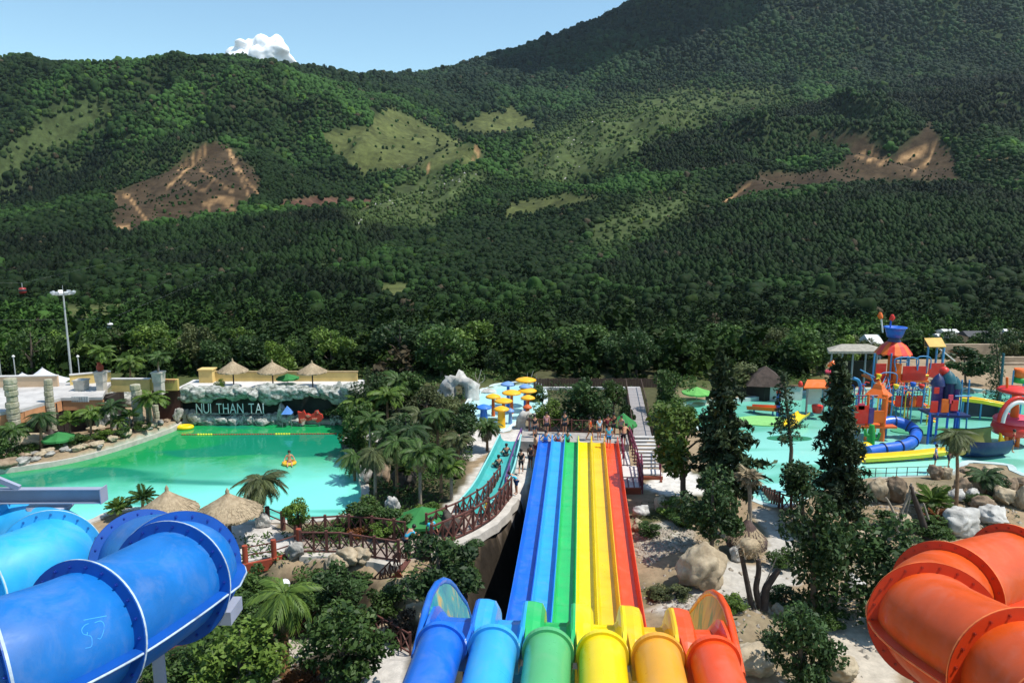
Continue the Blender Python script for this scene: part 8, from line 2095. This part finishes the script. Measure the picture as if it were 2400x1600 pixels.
# ------------------------------------------------------------------ people
def pp_(px, py, z): return Vector(G(px, py, z))
FACE = 3.14
PL = [
 ('person in a cyan top leaning on the footbridge railing', (952, 1302, .3), 'lean', (60, 170, 200), (30, 34, 50), 2.2, 0), ('person in a bright cyan top and navy shorts walking on the footbridge', (1012, 1285, .3), 'walk', (50, 190, 220), (26, 30, 66), .6, 1),
 ('child in yellow clothes by the curved railing', (1141, 1212, .3), 'stand', (236, 200, 60), (220, 180, 60), .2, 0), ('person in dark clothes walking up the white walkway', (1221, 1110, .35), 'walk', (24, 32, 36), (30, 34, 40), 3.0, 0), ('person in cyan bending over on the white walkway', (1210, 1158, .35), 'lean', (66, 200, 226), (24, 60, 110), -1.2, 0),
 ('person in a brown top beside the blue lane', (1243, 1098, .35), 'stand', (90, 62, 60), (40, 40, 52), 2.6, 1), ('person in turquoise at the top of the white walkway', (1254, 1042, .35), 'stand', (40, 150, 180), (30, 40, 60), 1.2, 0), ('bare chested person in red shorts beside the blue lane', (1255, 1072, .35), 'stand', None, (140, 40, 50), 2.0, 0),
 ('rider in cyan sitting at the end of the blue lane', None, 'sit', (60, 180, 225), (30, 90, 170), FACE, 0), ('rider in a white and red top at the end of the light blue lane', None, 'sit', (220, 214, 210), (170, 50, 60), FACE, 0), ('rider in pale blue at the edge of the green lane', None, 'sit', (120, 190, 220), (40, 50, 60), FACE, 1),
 ('person in bright orange stepping off the golden yellow lane', None, 'walk', (226, 84, 34), (60, 50, 30), 1.8, 0), ('person in white and pale blue next to the one in orange', None, 'stand', (170, 205, 226), (50, 60, 80), .4, 0), ('person in light cyan standing on the end of the orange lane', None, 'stand', (86, 205, 236), (36, 120, 180), FACE, 0),
 ('bare chested person bending beside the orange lane', None, 'lean', None, (40, 36, 44), 2.6, 0), ('person in a black top under the green parasol', None, 'stand', (28, 28, 32), (40, 40, 46), 0, 1), ('person in a teal top on the splash deck near the railing', None, 'stand', (30, 70, 74), (36, 36, 50), 0, 0), ('person in a maroon top on the splash deck', None, 'arms', (110, 36, 46), (40, 40, 50), .5, 1), ('person in a grey top at the right end of the splash deck', None, 'stand', (150, 140, 136), (50, 44, 46), -.5, 0), ('person in a black top at the left end of the splash deck', None, 'stand', (30, 36, 44), (60, 60, 70), .3, 0), ('person in a pink top behind the blue lane on the splash deck', None, 'stand', (206, 150, 150), (50, 50, 66), .2, 0)]
SPOT = {8: S(49.4, -2.25, 1.16), 9: S(49.9, -1.4, 1.1), 10: S(49.6, -.75, 1.16), 11: S(50.3, .8, 1.1), 12: S(50.5, 1.45, 1.1), 13: S(48.6, 2.05, 1.13), 14: S(49.7, 3.1, .95), 15: S(51.6, 2.5, 1.1), 16: S(51.7, -1.0, 1.1), 17: S(51.2, 2.05, 1.1), 18: S(51.0, 3.0, 1.1), 19: S(50.7, -3.1, 1.1), 20: S(51.5, -2.3, 1.1)}
for i, (lab, pos, pose, sh, so, rz, sk2) in enumerate(PL):
    p = pp_(*pos) if pos else SPOT[i]
    if i in (8, 9, 10): p = p - Vector((0, 0, .14))
    person(lab, p, pose, sh, so, rz, .72 if 'child' in lab else 1.0, sk2)
for lab, px, py, sh, rz in (('person in dark clothes sliding at the top of the turquoise trough', 1186, 1070, (40, 60, 70), 3.4), ('person in dark clothes lower in the turquoise trough', 1167, 1098, (30, 56, 62), 3.6)):
    p = G(px, py, 1.0 if py < 1080 else .85); person(lab, p - Vector((0, 0, .10)), 'sit', sh, (24, 40, 50), rz)
for lab, px, py, sh, ps in (('person in pink on the lagoon edge behind the small palm', 2222, 1098, (206, 120, 160), 'stand'), ('person in blue and white on the lagoon edge left of the small palm', 2190, 1098, (150, 180, 220), 'stand'), ('person in red on the deck under the red tower', 2372, 1060, (190, 60, 50), 'stand')):
    person(lab, G(px, py, .34), ps, sh, (50, 50, 90), 1.0)
# white cumulus behind the ridge, and a second cloud above the right-hand mountain that throws its shade on the slope
cl_m = bpy.data.materials.new('cloud_white'); cl_m.use_nodes = True; b_ = cl_m.node_tree.nodes['Principled BSDF']; b_.inputs['Base Color'].default_value = (.92, .93, .95, 1); b_.inputs['Roughness'].default_value = 1; b_.inputs['Specular IOR Level'].default_value = 0; b_.inputs['Subsurface Weight'].default_value = .6; b_.inputs['Subsurface Radius'].default_value = (1, 1, 1); b_.inputs['Subsurface Scale'].default_value = 60
def cloud(name, label, puffs, seed=0):
    bm = bmesh.new(); r = random.Random(seed)
    for c, rad in puffs:
        m = Matrix.Translation(c) @ Matrix.Scale(rad, 4); bmesh.ops.create_icosphere(bm, subdivisions=4, radius=1, matrix=m)
    me = bpy.data.meshes.new(name); bm.to_mesh(me); bm.free()
    sc_ = np.mean([p[1] for p in puffs])
    for v in me.vertices:
        q = v.co / sc_ * .8; v.co += Vector((mnoise.fractal(q * 1.4, .9, 2, 5), mnoise.fractal(q * 1.4 + Vector((9, 0, 0)), .9, 2, 5), mnoise.fractal(q * 1.4 + Vector((0, 9, 0)), .9, 2, 5))) * sc_ * .30
    me.materials.append(cl_m); o = link_mesh(name, me)
    rm = o.modifiers.new('merge', 'REMESH'); rm.mode = 'VOXEL'; rm.voxel_size = sc_ * .13; rm.use_smooth_shade = True
    sm = o.modifiers.new('soften', 'SMOOTH'); sm.iterations = 3; sm.factor = .6
    tag(o, label, None, None, 'stuff'); return o
Yc = 7000
pf = []
for px, py, r_ in ((545, 128, 14), (570, 118, 18), (565, 100, 12), (595, 116, 22), (618, 105, 22), (648, 100, 17), (655, 118, 20), (640, 130, 26), (608, 135, 24), (672, 145, 20), (640, 160, 26), (560, 140, 24)):
    pf.append((D(px, py, Yc + random.uniform(-60, 60)), r_ * Yc / FOC))
cloud('cloud', 'small white cumulus cloud rising behind the left ridge', pf, 1)
tgt = D(1500, 95, 1640); sdir = SUN_DIR; cpos = tgt + sdir * 900
pf = []
for k in range(48):
    t = (k % 16) / 15; q = D(1200 + 500 * t, (172 if k < 16 else 205 if k < 32 else 150) - 165 * t + random.uniform(-12, 12), (1640 if k < 16 else 1560 if k < 32 else 1720) + random.uniform(-30, 30)) + sdir * (900 / sdir.z * .9)
    pf.append((q, random.uniform(46, 70)))
cloud('cloud', 'white cloud above the right hand mountain shading its upper slope', pf, 2)
